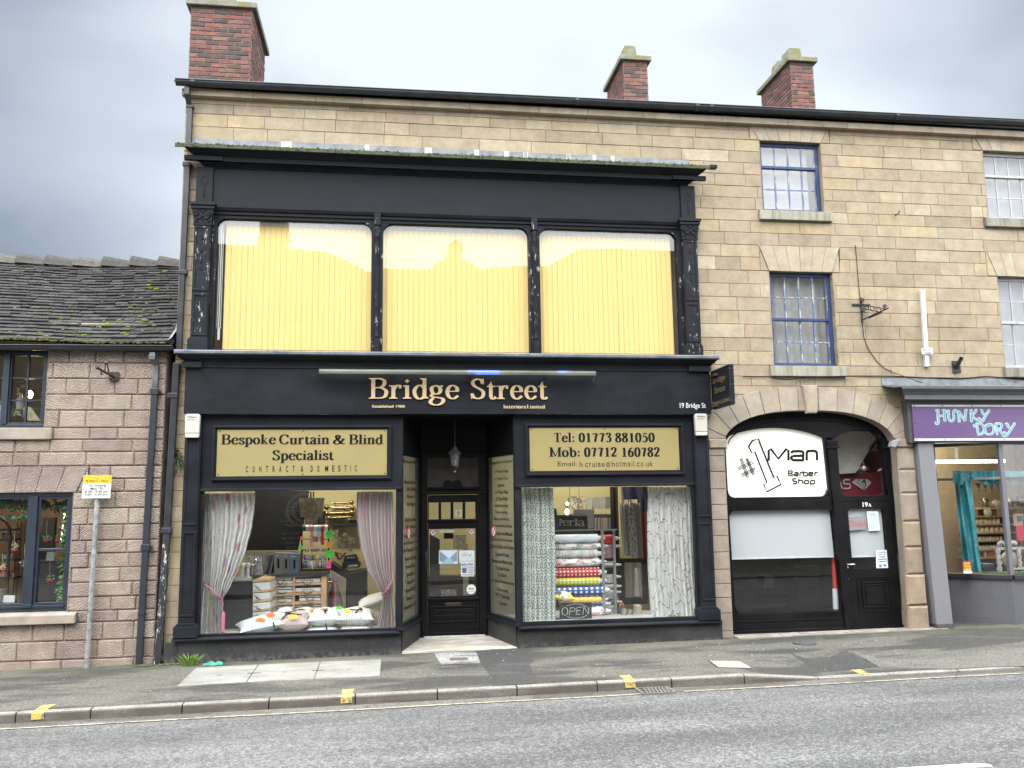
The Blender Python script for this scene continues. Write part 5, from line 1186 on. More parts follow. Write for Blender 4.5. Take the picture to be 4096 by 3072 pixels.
seg(m,LA+Vector((-.01,-.095)),LB,.302,.345,.055,.05); seg(m,RA+Vector((.01,-.095)),RB,.302,.345,.055,.05); seg(m,LA,LB,.345,.395,.03,.05); seg(m,RA,RB,.345,.395,.03,.05)
build(m,'sill',M_BLK,shop,.004)
for A_,B_ in ((LA,LB),(RA,RB)):
 m=MB(); seg(m,A_,B_,2.76,3.30,.02,.04); d=(B_-A_)
 seg(m,A_+d*.0,A_+d*.03,.395,2.76,.015,.04); seg(m,A_+d*.94,B_,.395,2.76,.03,.05); seg(m,A_+d*.03,A_+d*.94,2.72,2.76,.01,.04)
 build(m,'recess_side',M_BLKD,shop,.003)
G_SIDE=glass('etched_side_glass',(.75,.76,.72),.0,1.5,1.6,.5,(.15,.148,.125))
m=MB()
for A_,B_ in ((LA,LB),(RA,RB)):
 d=B_-A_; p,q=A_+d*.03,A_+d*.94; m.quad((p.x,p.y,.395),(q.x,q.y,.395),(q.x,q.y,2.72),(p.x,p.y,2.72))
sg=build(m,'side_pane',G_SIDE,shop)
H5=Crop(1550,1700,600/1048)
m1,m2=MB(),MB()
def lines(A_,rows,xd,L,px):
 for s,y,w in rows:
  z=H5(px,y,.38).z; w*=L; c=L*.5
  for mm_,o,off in ((m1,.024,.004),(m2,.006,.006)): text(mm_,s,c-w/2,c+w/2,z-.026,z+.03,off,o,xd=xd,org=(A_.x,A_.y,0))
d=(LB-LA); L=d.length*.91; xd=d.normalized(); lines(LA+d*.03,[('Bespoke Blinds',262,.9),('Manual and Motorised',400,.86),('Roller Blinds',448,.55),('Perfect Fit',500,.45),('Roller Blinds',552,.5),('Fit Roller Blinds',662,.68),('Vertical Blinds',710,.6),('Wood Venetian Blinds',772,.8),('with String or Tapes',822,.84),('Real Venetian Blinds',870,.84),('Perfect Fit Metal',930,.7),('Venetian Blinds',985,.6),('Intu Blinds',1040,.48),('Perfect Fit',1095,.45),('Pleated Blinds',1148,.6),('Perfect Fit',1205,.45),('Shutterlite Blinds',1262,.74)],(xd.x,xd.y,0),L,150)
d=(RA-RB); xd=d.normalized(); lines(RB+d*.06,[('Bespoke Curtains',262,.92),('- 3" Pencil Tape',328,.56),('- 6" Pencil Tape',376,.56),('Eyelets',424,.25),('- 6" Three Pleat',470,.56),('- 6" Two Pleat',516,.5),('Goblet Heading',567,.52),('Wave Heading',613,.5),('Mop Top Heading',660,.6),('Bespoke Roman Blinds',708,.8),('Motorised and Manual',757,.82),('Metal and Wooden poles',805,.86),('Choice of Finials and Colours',850,.95),('Coloured Tracks',905,.55),('Manual and Motorised',955,.78),('Tie Back Hooks',1003,.55),('Tie Backs',1048,.34),('All types of Haberdashery',1098,.9),('Alterations',1153,.42),('PVC Tablecloths',1195,.56),('Cushions',1245,.34)],(xd.x,xd.y,0),L,795)
build(m1,'gold_lettering',plain('gold_outline',(.36,.25,.07),.4,.2),sg); build(m2,'dark_lettering',M_BLACKT,sg)
# the recess: ceiling, step, door and its frame
YD=.88
m=MB(); m.slab([(.16,-.11),(1.77,-.11),(1.49,.95),(.43,.95)],3.29,3.33); m.box(.40,1.52,YD,.98,2.80,3.29)
m.box(.47,.56,YD-.02,.98,.04,2.80); m.box(1.35,1.46,YD-.02,.98,.04,2.80); m.box(.56,1.35,YD-.01,.98,2.72,2.80); m.box(.56,1.35,YD-.015,.98,2.165,2.285); m.box(.40,.47,YD,.98,.04,2.80); m.box(1.46,1.52,YD,.98,.04,2.80)
for a,b in ((.44,.93),(.97,1.46)): rect_frame(m,a,b,2.86,3.24,.04,YD,.015)
m.box(.45,1.47,YD-.05,YD-.02,2.175,2.20)
P=H5.xz([(262,448),(385,430),(388,408),(398,392),(425,382),(440,388),(455,396),(470,386),(490,380),(512,392),(520,408),(522,430),(650,445)],YD-.03); m.prism(P,YD-.05,YD-.018)
build(m,'door_frame',M_BLKD,shop,.004)
m=MB(); m.box(.45,1.47,1.2,1.25,2.2,3.3); build(m,'transom_darkening_board',plain('transom_dark_grey',(.11,.095,.085),.8),shop)  # dark board added behind the transom to darken the view through it
g=MB(); g.quad((.56,YD+.03,2.285),(1.35,YD+.03,2.285),(1.35,YD+.03,2.72),(.56,YD+.03,2.72)); build(g,'transom_pane',G_BIG,shop)
def hx(a): return H5(a,900,YD).x
def hz(b): return H5(450,b,YD).z
dl=dict(x0=.565,x1=1.345,z0=.07,z1=2.16)
m=MB(); y0,y1=YD+.0,YD+.045; L0,L1=hx(289),hx(617)
m.box(.565,L0,y0,y1,.07,2.16); m.box(L1,1.345,y0,y1,.07,2.16); m.box(L0,L1,y0,y1,hz(540),2.16); m.box(L0,L1,y0,y1,hz(725),hz(657)); m.box(L0,L1,y0,y1,.07,hz(1195))
for a,b in ((358,376),(442,462),(527,546)): m.box(hx(a),hx(b),y0,y1,hz(657),hz(540))
m.box(hx(270),hx(634),y0-.035,y0,hz(668),hz(660)); m.box(hx(275),hx(629),y0-.022,y0,hz(678),hz(668)); m.box(hx(265),hx(643),y0-.03,y0,hz(1222),hz(1205))
rect_frame(m,hx(300),hx(612),hz(1378),hz(1262),.022,y0,.02); rect_frame(m,hx(322),hx(592),hz(1350),hz(1285),.05,y0,.008)
m.box(.575,1.335,y0-.012,y0,.07,.11)
dr=build(m,'door',M_BLKD,shop,.004)
g=MB(); g.quad((L0,y0+.02,hz(1195)),(L1,y0+.02,hz(1195)),(L1,y0+.02,hz(725)),(L0,y0+.02,hz(725))); g.quad((L0,y0+.02,hz(657)),(L1,y0+.02,hz(657)),(L1,y0+.02,hz(540)),(L0,y0+.02,hz(540))); build(g,'pane',G_BIG,dr)
m=MB(); m.box(hx(400),hx(512),y0-.012,y0,hz(1270),hz(1240)); m.box(hx(404),hx(508),y0-.017,y0-.012,hz(1266),hz(1244)); build(m,'letterbox',plain('dark_brass',(.05,.04,.03),.4,.6),dr,.003)
m=MB(); xh=hx(268); m.box(xh-.018,xh+.018,y0-.008,y0,hz(1028),hz(868)); m.tube([(xh,y0-.01,hz(1018)),(xh,y0-.05,hz(1000)),(xh,y0-.06,hz(950)),(xh,y0-.05,hz(895)),(xh,y0-.01,hz(880))],.010,8); build(m,'pull_handle',M_BLACKG,dr)
m=MB(); m.box(hx(256),hx(284),y0-.006,y0,hz(862),hz(728)); m.lathe([(.013,0),(.013,-.012)],(hx(269),y0-.006,hz(788)),'y',12); build(m,'finger_plate',plain('brown_plate',(.085,.045,.03),.4,.3),dr)
n=NT('white_marble'); v=n.pos(); f=n.noise(n.pos(scale=(.5,1.4,1)),3.0,6,.7,1.2); c=n.mix(n.rng(f,.46,.56),(.30,.28,.245),(.50,.48,.435)); c=n.mix(n.rng(n.noise(v,1.6,3),.45,.65,0,.6),c,(.36,.30,.22)); n.col(c); n.set(.5); M_MARB=n.m
m=MB(); m.add([(.165,-.135,-.06),(1.77,-.135,-.06),(1.50,.93,-.06),(.42,.93,-.06),(.165,-.135,.022),(1.77,-.135,.022),(1.50,.93,.05),(.42,.93,.05)],[(0,3,2,1),(4,5,6,7),(0,1,5,4),(1,2,6,5),(2,3,7,6),(3,0,4,7)]); m.box(.50,1.42,.80,.93,.048,.068); build(m,'door_step',M_MARB,shop,.006)
# ---- gold boards (things screwed to the front)
G_BOARD=plain('gold_board',(.275,.222,.092),.42,.15,.06,1.5,src='pos')
def board(x0,x1,z0,z1,gx0,gx1,gz0,gz1,label):
 t=thing('sign_board',label,'sign',((x0+x1)/2,-.1,z0),'gold boards over the shop windows')
 m=MB(); m.frame(x0,x1,z0,z1,.045,-.135,-.10); m.frame(x0+.012,x1-.012,z0+.012,z1-.012,.022,-.148,-.135); m.frame(x0+.045,x1-.045,z0+.045,z1-.045,.018,-.122,-.10); build(m,'frame',M_BLK,t,.004)
 m=MB(); m.box(gx0,gx1,-.116,-.101,gz0,gz1); build(m,'panel',G_BOARD,t)
 m=MB()
 for x in (gx0+.03,(gx0+gx1)/2,gx1-.03):
  for z in (gz0+.022,gz1-.022): m.lathe([(.009,0),(.009,-.004)],(x,-.116,z),'y',8)
 o=build(m,'screws',M_BLACKT,t); return t
t=board(-2.44,.01,2.375,3.145,-2.375,-.055,2.44,3.085,'gold board lettered Bespoke Curtain and Blind Specialist in a black frame')
m=MB(); YT=-.1185
def sbox(cr,a,b,c,d): p,q=cr(a,c,-.118),cr(b,d,-.118); return p.x,q.x,q.z,p.z
def sline(words,cr,zb,zt):
 for w,a,b in words:
  p=cr(a,zt,-.118); q=cr(b,zb,-.118); serif(m,w,p.x,q.x,q.z,p.z-q.z,YT,0,.195,.075)
sline((('Bespoke',527,995),('Curtain',1037,1470),('&',1515,1612),('Blind',1655,1945)),A,1275,1190); sline((('Specialist',978,1507),),A,1414,1330)
p,q=A(738,1470,-.118),A(1720,1516,-.118); sx=[('C',0),('O',1),('N',2),('T',3),('R',4),('A',5),('C',6),('T',7),('&',8.28),('D',9.75),('O',10.75),('M',11.95),('E',13.05),('S',13.95),('T',14.9),('I',15.85),('C',16.5)]
for ch,k in sx:
 w=.030 if ch!='I' else .006; w=.042 if ch=='M' else w; x=p.x+(q.x-p.x-.03)*k/16.5; text(m,ch,x,x+w,q.z,p.z,YT,.014)
build(m,'lettering',M_BLACKT,t)
t=board(1.925,4.32,2.40,3.165,1.993,4.24,2.475,3.105,'gold board lettered with the telephone numbers and email address')
m=MB()
sline((('Tel:',370,550),('01773',590,873),('881050',912,1254)),C5,925,843); sline((('Mob:',333,598),('07712',638,920),('160782',966,1300)),C5,1054,972)
p,q=C5(400,1098,-.118),C5(568,1136,-.118); text(m,'Email:',p.x,q.x,q.z,p.z,YT,-.003)
p,q=C5(588,1094,-.118),C5(1248,1140,-.118);
cs='h.cruise@hotmail.co.uk'; wd={'.':.45,'i':.45,'l':.45,'m':1.4,'@':1.6,'t':.7,'r':.75}
tot=sum(wd.get(c,1) for c in cs); x=p.x; kx=(q.x-p.x)/tot; h=p.z-q.z; zb=q.z+h*.0
for c in cs:
 w=wd.get(c,1)*kx; top=h*.95 if c in 'hitlk' else (.14*h if c=='.' else .70*h); z0=zb
 if c=='@': z0=zb-.1*h; top=.95*h
 if c=='t': top=.85*h
 g=w*.70; g=max(g*.4,.006) if c in '.il' else g
 text(m,c,x+(w-g)/2,x+(w+g)/2,z0,z0+top,YT,-.003); x+=w
build(m,'lettering',M_BLACKT,t)
# trough lamp
tl=thing('trough_lamp','long greenish metal trough lamp fixed above the gold shop name','lamp',(.95,-.2,3.86))
n=NT('weathered_trough'); v=n.pos(); c=n.mix(n.rng(n.noise(n.pos(scale=(.4,1,1)),4,5,.6),.35,.65),(.06,.066,.045),(.12,.125,.105)); c=n.mix(n.rng(n.noise(n.pos(scale=(.5,1,1),loc=(2.4,0,0)),3.2,4),.60,.63,0,.95),c,(.10,.17,.55)); n.col(c); n.set(.42,.25); M_TR=n.m
p,q=A(1388,628,-.36),B5(1948,195,-.36); zt=(p.z+q.z)/2
m=MB(); k=10; ar=[( -.36-.052*math.cos(t*math.pi/k), .045*math.sin(t*math.pi/k)) for t in range(k+1)]
ar2=[(-.36-.047*math.cos(t*math.pi/k),.039*math.sin(t*math.pi/k)) for t in range(k,-1,-1)]
m.prof([(y,zt-.022+z) for y,z in ar]+[(y,zt-.022+z) for y,z in ar2],p.x,q.x); m.box(p.x,q.x,-.412,-.406,zt-.05,zt-.02); build(m,'hood',M_TR,tl)
m=MB()
for f_ in (.25,.535,.815): x=p.x+(q.x-p.x)*f_; m.tube([(x,-.2,zt+.005),(x,-.35,zt+.005)],.010,6); m.box(x-.012,x+.012,-.215,-.20,zt-.06,zt+.02)
build(m,'brackets',M_BLACKG,tl)
m=MB(); m.tube([(p.x+.05,-.36,zt-.03),(q.x-.05,-.36,zt-.03)],.014,8); build(m,'tube',plain('unlit_tube',(.3,.31,.3),.3),tl)
m=MB(); m.tube([(q.x-.02,-.36,zt-.05),(q.x-.025,-.36,zt-.10),(q.x-.03,-.36,zt-.12)],.012,6); build(m,'cable_tail',M_BLACKG,tl)
# alarm boxes
M_ALARM=plain('cream_plastic',(.46,.44,.38),.35,0,.05)
def alarm(x0,x1,z0,z1,y,label):
 t=thing('alarm_box',label,'alarm',((x0+x1)/2,y,z0),'white alarm boxes under the fascia')
 m=MB(); m.prism([(x0+.004,z0+.058),(x1-.004,z0+.058),(x1,z1-.02),(x1-.015,z1),(x0+.015,z1),(x0,z1-.02)],y-.075,y); b=build(m,'case',M_ALARM,t,.012)
 m=MB(); m.prism([(x0+.012,z0),(x1-.012,z0),(x1-.002,z0+.055),(x0+.002,z0+.055)],y-.07,y); build(m,'lens',plain('frosted_lens',(.48,.46,.40),.3),t,.008)
 m=MB(); w=x1-x0; text(m,'Wilsons',x0+.03,x0+.03+w*.62,z1-.055,z1-.032,y-.0765,.012); text(m,'electrical',x0+.03,x0+.03+w*.5,z1-.088,z1-.068,y-.0765,.0); build(m,'lettering',M_BLACKT,t)
alarm(-2.785,-2.59,2.965,3.29,-.17,'white alarm box at the left end under the black fascia')
alarm(4.465,4.655,2.975,3.30,-.17,'white alarm box at the right end under the black fascia')
# projecting sign
ps=thing('projecting_sign','black hanging sign with dull gold lettering sticking out from the right end of the fascia','sign',(4.75,-.1,3.4))
p0=C5(1735,305,-.12); ya,yb=-.17,-.78
def psx(cr,a,b):  # find depth of the outer edge from its pixel at x = 4.79
 d=ray(cr.x0+a*cr.k,cr.y0+b*cr.k); return -CAMD+d.y*4.80/d.x
yb=psx(C5,1925,235); zt=C5(1925,235,yb).z; zb_=C5(1945,590,yb).z
m=MB(); m.box(4.775,4.80+.05,yb,-.14,zb_,zt); b=build(m,'board',M_BLK,ps,.004)
m=MB()
for z in (zb_+.06,(zb_+zt)/2,zt-.06): m.ball((4.84,yb-.003,z),.006,6); m.ball((4.79,yb-.003,z),.006,6)
build(m,'screws',M_GALV,ps)
m=MB(); m.box(4.735,4.775,-.40,-.12,zt-.10,zt-.07); m.box(4.735,4.775,-.40,-.12,zb_+.02,zb_+.05); m.box(4.735,4.76,-.17,-.12,zb_-.02,zt-.05); build(m,'bracket',M_IRON,ps)
m=MB(); Lp=-.14-yb; xd=(0,-1,0)
# the face looks to the left: reading runs from the wall outwards
for s,f0,f1,z0,z1,bo in (('Bridge',.12,.80,.60,.80,0),('Street',.18,.78,.38,.55,0)): text(m,s,Lp*f0,Lp*f1,zb_+(zt-zb_)*z0,zb_+(zt-zb_)*z1,.002,bo,xd=xd,org=(4.775,-.14,0))
text(m,'Interiors Limited',Lp*.02,Lp*.97,zb_+(zt-zb_)*.09,zb_+(zt-zb_)*.20,.002,.02,xd=xd,org=(4.775,-.14,0)); build(m,'lettering',plain('dull_gold',(.16,.115,.05),.5),ps)
# lantern in the porch
pc=H5(472,250,.25); lt=thing('porch_lantern','small black glass sided lantern hanging in the dark doorway','lamp',pc)
zt_,zm1,zm0,zb2=H5(472,165,.25).z,H5(472,195,.25).z,H5(472,285,.25).z,H5(472,300,.25).z
m=MB(); hexa=lambda r,z:[(pc.x+r*math.cos(k*math.pi/3+.3),pc.y+r*math.sin(k*math.pi/3+.3),z) for k in range(6)]
def rings(mb,L_):
 vs=[v for r,z in L_ for v in hexa(r,z)]; fs=[]
 for i in range(len(L_)-1):
  for k in range(6): fs.append((i*6+k,i*6+(k+1)%6,(i+1)*6+(k+1)%6,(i+1)*6+k))
 mb.add(vs,fs)
rings(m,[(.105,zm1-.012),(.105,zm1),(.045,zt_-.01),(.03,zt_+.02),(.005,zt_+.03)]); rings(m,[(.105,zm1-.012),(.07,zm1-.014)]); rings(m,[(.055,zm0),(.05,zm0-.02),(.02,zb2-.01),(.012,zb2-.03),(.001,zb2-.05)])
for k in range(6):
 a=hexa(.078,zm1-.012)[k]; b=hexa(.052,zm0)[k]; m.tube([a,b],.006,5)
m.lathe([(.002,.0),(.014,.012),(.002,.03)],(pc.x,pc.y,zt_+.03),'z',8); build(m,'body',M_BLACKG,lt)
m=MB(); P=[(pc.x+.001*k,pc.y,zt_+.06+k*.02) for k in range(2)]; m.tube([(pc.x,pc.y,zt_+.055),(pc.x,pc.y,3.29)],.004,5); build(m,'chain',M_BLACKG,lt)
m=MB(); rings(m,[(.050,zm0+.002),(.075,zm1-.014)]); build(m,'glass',glass('lantern_glass',(.75,.75,.75),.1,1.5,2.0,.15,(.3,.3,.3)),lt)
m=MB(); m.ball((pc.x,pc.y,zb2-.055),.012,8); m.tube([(pc.x,pc.y,zm0),(pc.x,pc.y,zm0+.09)],.014,8); build(m,'candle',plain('pale_candle',(.35,.35,.34),.5),lt)
# ================================================================== BARBER SHOP UNDER THE ARCH
K=Crop(2800,1500,900/1357)
bar=thing('barber_shopfront','black painted barber shopfront filling the stone arch, with a white lettered panel','shopfront',(6.38,.15,0))
YB=.16
M_BB=black('barber_black_paint',(.005,.005,.0055),.42)
# pieces are laid out in upright planes; the frame leans a little, as the old front does
def lean(z,a,b): return a+(b-a)*(1-z/2.93)
m=MB()
mul=[(lean(2.93,6.725,6.835),2.93),(lean(2.93,6.885,6.945),2.93),(6.945,.02),(6.835,.02)]
def mx0(z): return 6.725+(6.835-6.725)*(1-z/2.93)
def mx1(z): return 6.885+(6.945-6.885)*(1-z/2.93)
XL,XR=5.0,7.775
# head following the arch, cut by the two curved lights
def oval(x0,x1,z0,z1,rise,n=14):
 """top edge of a light: a low curve between x0 and x1"""
 return [(x0+(x1-x0)*i/n, z0+(z1-z0)*i/n+rise*math.sin(math.pi*i/n)**.8) for i in range(n+1)]
WS=oval(5.085,6.69,2.97,2.965,.155); RS=oval(6.905,7.655,2.985,3.015,.09,10)
outer=[(p.x,p.y) for p in (arch_pt(-1+2*i/40,.03) for i in range(41))]
head=[(max(4.96,x),z) for x,z in outer]+[(7.80,2.84),(7.70,2.84)]+[(7.70,3.0)]+RS[::-1]+[(6.885,2.96),(6.725,2.96)]+WS[::-1]+[(5.04,2.93),(4.96,2.84)]
m.prism(head,YB,YB+.10)
# moulded ribs round the head
for off,y,r in ((-.075,YB-.012,.014),(-.13,YB-.006,.010)):
 m.tube([(p.x,y,p.y) for p in (arch_pt(-.985+1.97*i/40,off) for i in range(41)) if p.y>2.86],r,6)
for L_ in (WS,RS): m.tube([(x,YB-.004,z+.014) for x,z in L_],.010,6)
m.prism(mul,YB-.03,YB+.10)
m.prism([(4.96,.02),(5.115,.02),(5.085,1.85),(5.08,2.93),(4.96,2.93)],YB,YB+.10)
m.prism([(7.71,2.0),(7.80,2.0),(7.80,2.90),(7.66,2.95)],YB,YB+.10); m.prism([(7.80,.02),(7.845,.02),(7.83,2.0),(7.765,2.0)],YB-.02,YB+.10)
m.prism([(5.08,1.86),(mx0(1.86),1.86),(mx0(2.06),2.06),(5.08,2.06)],YB,YB+.10)
m.prism([(mx1(1.98),1.98),(7.80,1.98),(7.78,2.06),(mx1(2.06),2.06)],YB-.005,YB+.10)
m.prism([(5.1,.05),(mx0(.05),.05),(mx0(.33),.33),(5.12,.33)],YB,YB+.10)
m.box(5.10,6.80,YB-.012,YB,.215,.228); m.box(5.06,6.80,YB-.06,YB-.002,.055,.10); m.box(5.0,5.12,YB-.03,YB-.001,.02,.09)
for za,zb,w in ((2.80,2.84,.028),(2.85,2.875,.016),(2.885,2.91,.022)): m.box(mx0(za)-w+.005,mx1(za)+w-.005,YB-.055,YB-.03,za,zb); m.box(7.665-w,7.79,YB-.04,YB,za,zb)
for k in range(4): xa=7.69+k*.022; m.prism([(xa+.085,.30),(xa+.097,.30),(xa+.022,2.78),(xa+.010,2.78)],YB-.028,YB-.018)
m.prism([(7.80,.03),(7.93,.03),(7.93,.15),(7.80,.15)],YB-.10,YB-.02); m.prism([(7.81,.15),(7.92,.15),(7.90,.24),(7.80,.30),(7.78,.24)],YB-.08,YB-.02)
build(m,'frame',M_BB,bar,.004)
# round corners of the lights
def rounded(x0,x1,z0,z1,r,corners='abcd',skew=(0,0)):
 P=[]; n=6
 for k,(cx,cz,a0) in (('a',(x0+r,z0+r,math.pi)),('b',(x1-r,z0+r,1.5*math.pi)),('c',(x1-r,z1-r,0)),('d',(x0+r,z1-r,.5*math.pi))):
  if k in corners: P+=[(cx+r*math.cos(a0+i*math.pi/2/n),cz+r*math.sin(a0+i*math.pi/2/n)) for i in range(n+1)]
  else: P.append({'a':(x0,z0),'b':(x1,z0),'c':(x1,z1),'d':(x0,z1)}[k])
 return P
def mask(mb,x0,x1,z0,z1,r,y0,y1,corners='abcd'):
 """little curved fillets in the corners of an opening"""
 for k,(x,z,sx,sz) in dict(a=(x0,z0,1,1),b=(x1,z0,-1,1),c=(x1,z1,-1,-1),d=(x0,z1,1,-1)).items():
  if k in corners:
   cx,cz=x+sx*r,z+sz*r; mb.prism([(x,z)]+[(cx-sx*r*math.cos(t*math.pi/12),cz-sz*r*math.sin(t*math.pi/12)) for t in range(7)],y0,y1)
m=MB(); mask(m,5.085,6.69,2.06,2.97,.10,YB,YB+.05,'ab'); mask(m,6.905,7.655,2.06,3.0,.10,YB,YB+.05,'ab'); mask(m,5.10,6.76,1.14,1.86,.07,YB,YB+.05,'cd'); mask(m,5.12,6.805,.33,1.2,.10,YB,YB+.05,'ab')
m.prism([(mx0(2.06)-.035,2.06),(mx0(2.06)+.01,2.06),(mx0(2.97)+.01,2.97),(6.685,2.97)],YB,YB+.06)
build(m,'corner_fillets',M_BB,bar)
# white lettered panel
n=NT('white_sign_panel'); n.col(n.mix(n.rng(n.noise(n.pos(),.8,2),.35,.65),(.70,.68,.58),(.74,.73,.67))); n.set(.35); n.p.inputs['Emission Color'].default_value=(1,.96,.82,1); n.p.inputs['Emission Strength'].default_value=.12; M_PANEL=n.m
m=MB(); m.prism(rounded(5.09,6.72,2.045,2.9,.09,'ab')[:14]+[(6.70,2.97)]+[(x,z+.01) for x,z in WS[::-1]],YB+.052,YB+.07); pn=build(m,'sign_panel',M_PANEL,bar); pn['label']='backlit white panel lettered number one Man Barber Shop'
m=MB(); yk=YB+.050
def kx(a,b): q=K(a,b,yk); return (q.x,q.z)
def stroke(mb,pts,w,curve=False,off=0,close=False):
 P=[kx(a,b) for a,b in pts]
 if curve: P=crom(P,5)
 if close: P.append(P[0]); P.append(P[1])
 pen(mb,P,yk,w,None,dy=off)
# the figure one, outlined, with a hatched right side
one=[(293,432),(316,396),(352,386),(445,618),(464,610),(489,660),(402,705),(384,660),(403,648),(330,462),(312,470)]
stroke(m,one,.026,False,.0002,True)
for k in range(15):
 t=k/14; x,y=360+82*t,412+200*t; stroke(m,[(x-3,y-12),(x+9,y+10)],.008,off=.0004); stroke(m,[(x-12,y-4),(x+6,y+8)],.006,off=.0006)
for k in range(7): stroke(m,[(398+k*12,668-k*5),(408+k*12,640-k*7),(412+k*12,668-k*6)],.005,off=.0008)
# hash sign in thin doubled strokes
for dx in (0,6,13): stroke(m,[(240+dx,505-dx*.4),(282+dx,622-dx*.6)],.011,off=.001)
for dx in (0,6,12): stroke(m,[(275+dx,502),(318+dx,606-dx*.5)],.011,off=.0012)
for dy in (0,7,14): stroke(m,[(224+dy*.6,560+dy),(315+dy,516+dy)],.010,off=.0014)
for dy in (0,7,15): stroke(m,[(245+dy*.5,600+dy),(333+dy*.3,556+dy)],.010,off=.0016)
def word(pts_list,w):
 for i,(c,p) in enumerate(pts_list): stroke(m,p,w,c,.002+.0002*i)
word([(0,[(414,518),(414,455),(427,446),(473,505),(520,446),(533,455),(533,516)]),
 (1,[(552,473),(556,462),(575,460),(608,460),(622,466),(622,485),(622,513)]),(0,[(622,487),(560,488)]),(1,[(560,488),(549,500),(560,514)]),(0,[(558,514),(626,514)]),
 (0,[(643,516),(643,474)]),(1,[(643,474),(648,461),(665,458),(690,458),(702,464),(705,478)]),(0,[(705,476),(705,514)])],.040)
def sm(x,y,kind,s=1.0):
 w=24*s;h=30
 Q={'B':[(0,[(0,0),(w-4,0)]),(1,[(w-4,0),(w,7),(w-5,14)]),(0,[(w-4,15),(2,15)]),(1,[(w-4,15),(w,22),(w-4,29)]),(0,[(w-4,29),(0,29),(0,0)])],
 'a':[(1,[(2,10),(w-4,9),(w,13)]),(0,[(w,12),(w,29),(2,29)]),(1,[(2,29),(-2,24),(2,20)]),(0,[(2,20),(w,19)])],
 'r':[(0,[(0,30),(0,14)]),(1,[(0,14),(4,9),(w*.75,9)])],
 'b':[(0,[(0,0),(0,26)]),(1,[(0,26),(4,29),(w-4,29),(w,25),(w,14),(w-4,10),(0,11)])],
 'e':[(0,[(1,19),(w,18),(w,13)]),(1,[(w,13),(w-4,9),(3,9),(0,13),(0,25),(4,29),(w,29)])],
 'S':[(1,[(w,0),(4,0),(0,6),(5,14),(w-4,15),(w,22),(w-4,29),(0,29)])],
 'h':[(0,[(0,0),(0,30)]),(1,[(0,12),(5,9),(w-4,9),(w,14)]),(0,[(w,13),(w,30)])],
 'o':[(1,[(4,10),(w-4,9),(w,14),(w,24),(w-4,29),(4,29),(0,24),(0,14),(4,10)])],
 'p':[(0,[(0,10),(0,38)]),(1,[(0,10),(w-4,9),(w,14),(w,24),(w-4,29),(0,29)])]}[kind]
 for i,(c,p) in enumerate(Q):
  for dx,dy,ww in ((0,0,.020),): stroke(m,[(x+a,y+b) for a,b in p],ww,c,.006+.0002*i)
for ch,x in zip('Barber',(532,567,602,622,656,692)): sm(x,578,ch)
for ch,x in zip('Shop',(558,594,629,666)): sm(x,626,ch)
build(m,'lettering',M_BLACKT,pn)
# panes and blinds
G_BAR=glass('barber_glass',(.97,.98,.98),.0,1.5,1.25)
g=MB(); g.quad((5.09,YB+.06,.32),(6.83,YB+.06,.32),(6.79,YB+.06,1.88),(5.07,YB+.06,1.88)); build(g,'lower_pane',G_BAR,bar)
g=MB(); g.add([(x,YB+.06,z+.01) for x,z in RS]+[(7.68,YB+.06,2.05),(6.90,YB+.06,2.05)],[tuple(range(len(RS)+2))[::-1]]); build(g,'fanlight_pane',G_BAR,bar)
n=NT('white_roller_blind'); n.col(n.mix(n.noise(n.pos(),1.1,3),(.42,.445,.455),(.47,.49,.50))); n.set(.8); M_RBL=n.m
def rblind(poly,y,label):
 t=thing('roller_blind',label,'blind',(sum(p[0] for p in poly)/4,y,min(p[1] for p in poly)),'white roller blinds in the barber shop')
 b=MB(); b.prism(poly,y,y+.003); build(b,'cloth',M_RBL,t)
 z=min(p[1] for p in poly); b=MB(); b.box(poly[0][0],poly[1][0],y-.006,y+.008,z-.012,z+.012); build(b,'bottom_bar',plain('pale_bar',(.55,.56,.56),.5),t)
rblind([(5.085,1.14),(6.775,1.14),(6.75,1.87),(5.085,1.87)],YB+.085,'wide white roller blind half drawn in the barber shop window')
# door
bd=MB()
dx=lambda a,b:K(a,b,YB).x; dz=lambda a,b:K(a,b,YB).z
T=lambda pts:[K.xz([p],YB)[0] for p in pts]
Lq=lambda z:mx1(z)+.005
def DX(u,z): return Lq(z)+(7.76+(7.805-7.76)*(1-z/1.98)-.01-Lq(z))*u
def dpoly(u0,u1,z0,z1): return [(DX(u0,z0),z0),(DX(u1,z0),z0),(DX(u1,z1),z1),(DX(u0,z1),z1)]
zw0,zw1=.95,1.865; uL,uR=.115,.825
bd.prism(dpoly(0,uL,.06,1.975),YB+.0,YB+.045); bd.prism(dpoly(uR,1,.06,1.975),YB+.0,YB+.045); bd.prism(dpoly(uL,uR,zw1,1.975),YB,YB+.045); bd.prism(dpoly(uL,uR,.06,zw0),YB,YB+.045)
for (u0,u1,z0,z1,w,d) in ((.17,.80,.30,.80,.014,.010),(.255,.735,.365,.755,.020,.016),(.325,.69,.415,.71,.014,.010)):
 A_=dpoly(u0,u1,z0,z1);
 for i in range(4):
  a,b=Vector(A_[i]),Vector(A_[(i+1)%4]); dd=(b-a).normalized(); nn=Vector((-dd.y,dd.x))*w
  bd.prism([tuple(a),tuple(b),tuple(b+nn),tuple(a+nn)],YB-d-.0007*i,YB)
bd.prism(dpoly(.0,1,.06,.095),YB-.04,YB-.001); bd.prism(dpoly(.17,.80,.815,.83),YB-.018,YB-.001)
q=dpoly(uL,uR,zw0,zw1); mask(bd,q[3][0],q[2][0],1.2,zw1,.06,YB,YB+.04,'cd')
dor=build(bd,'door',M_BB,bar,.003)
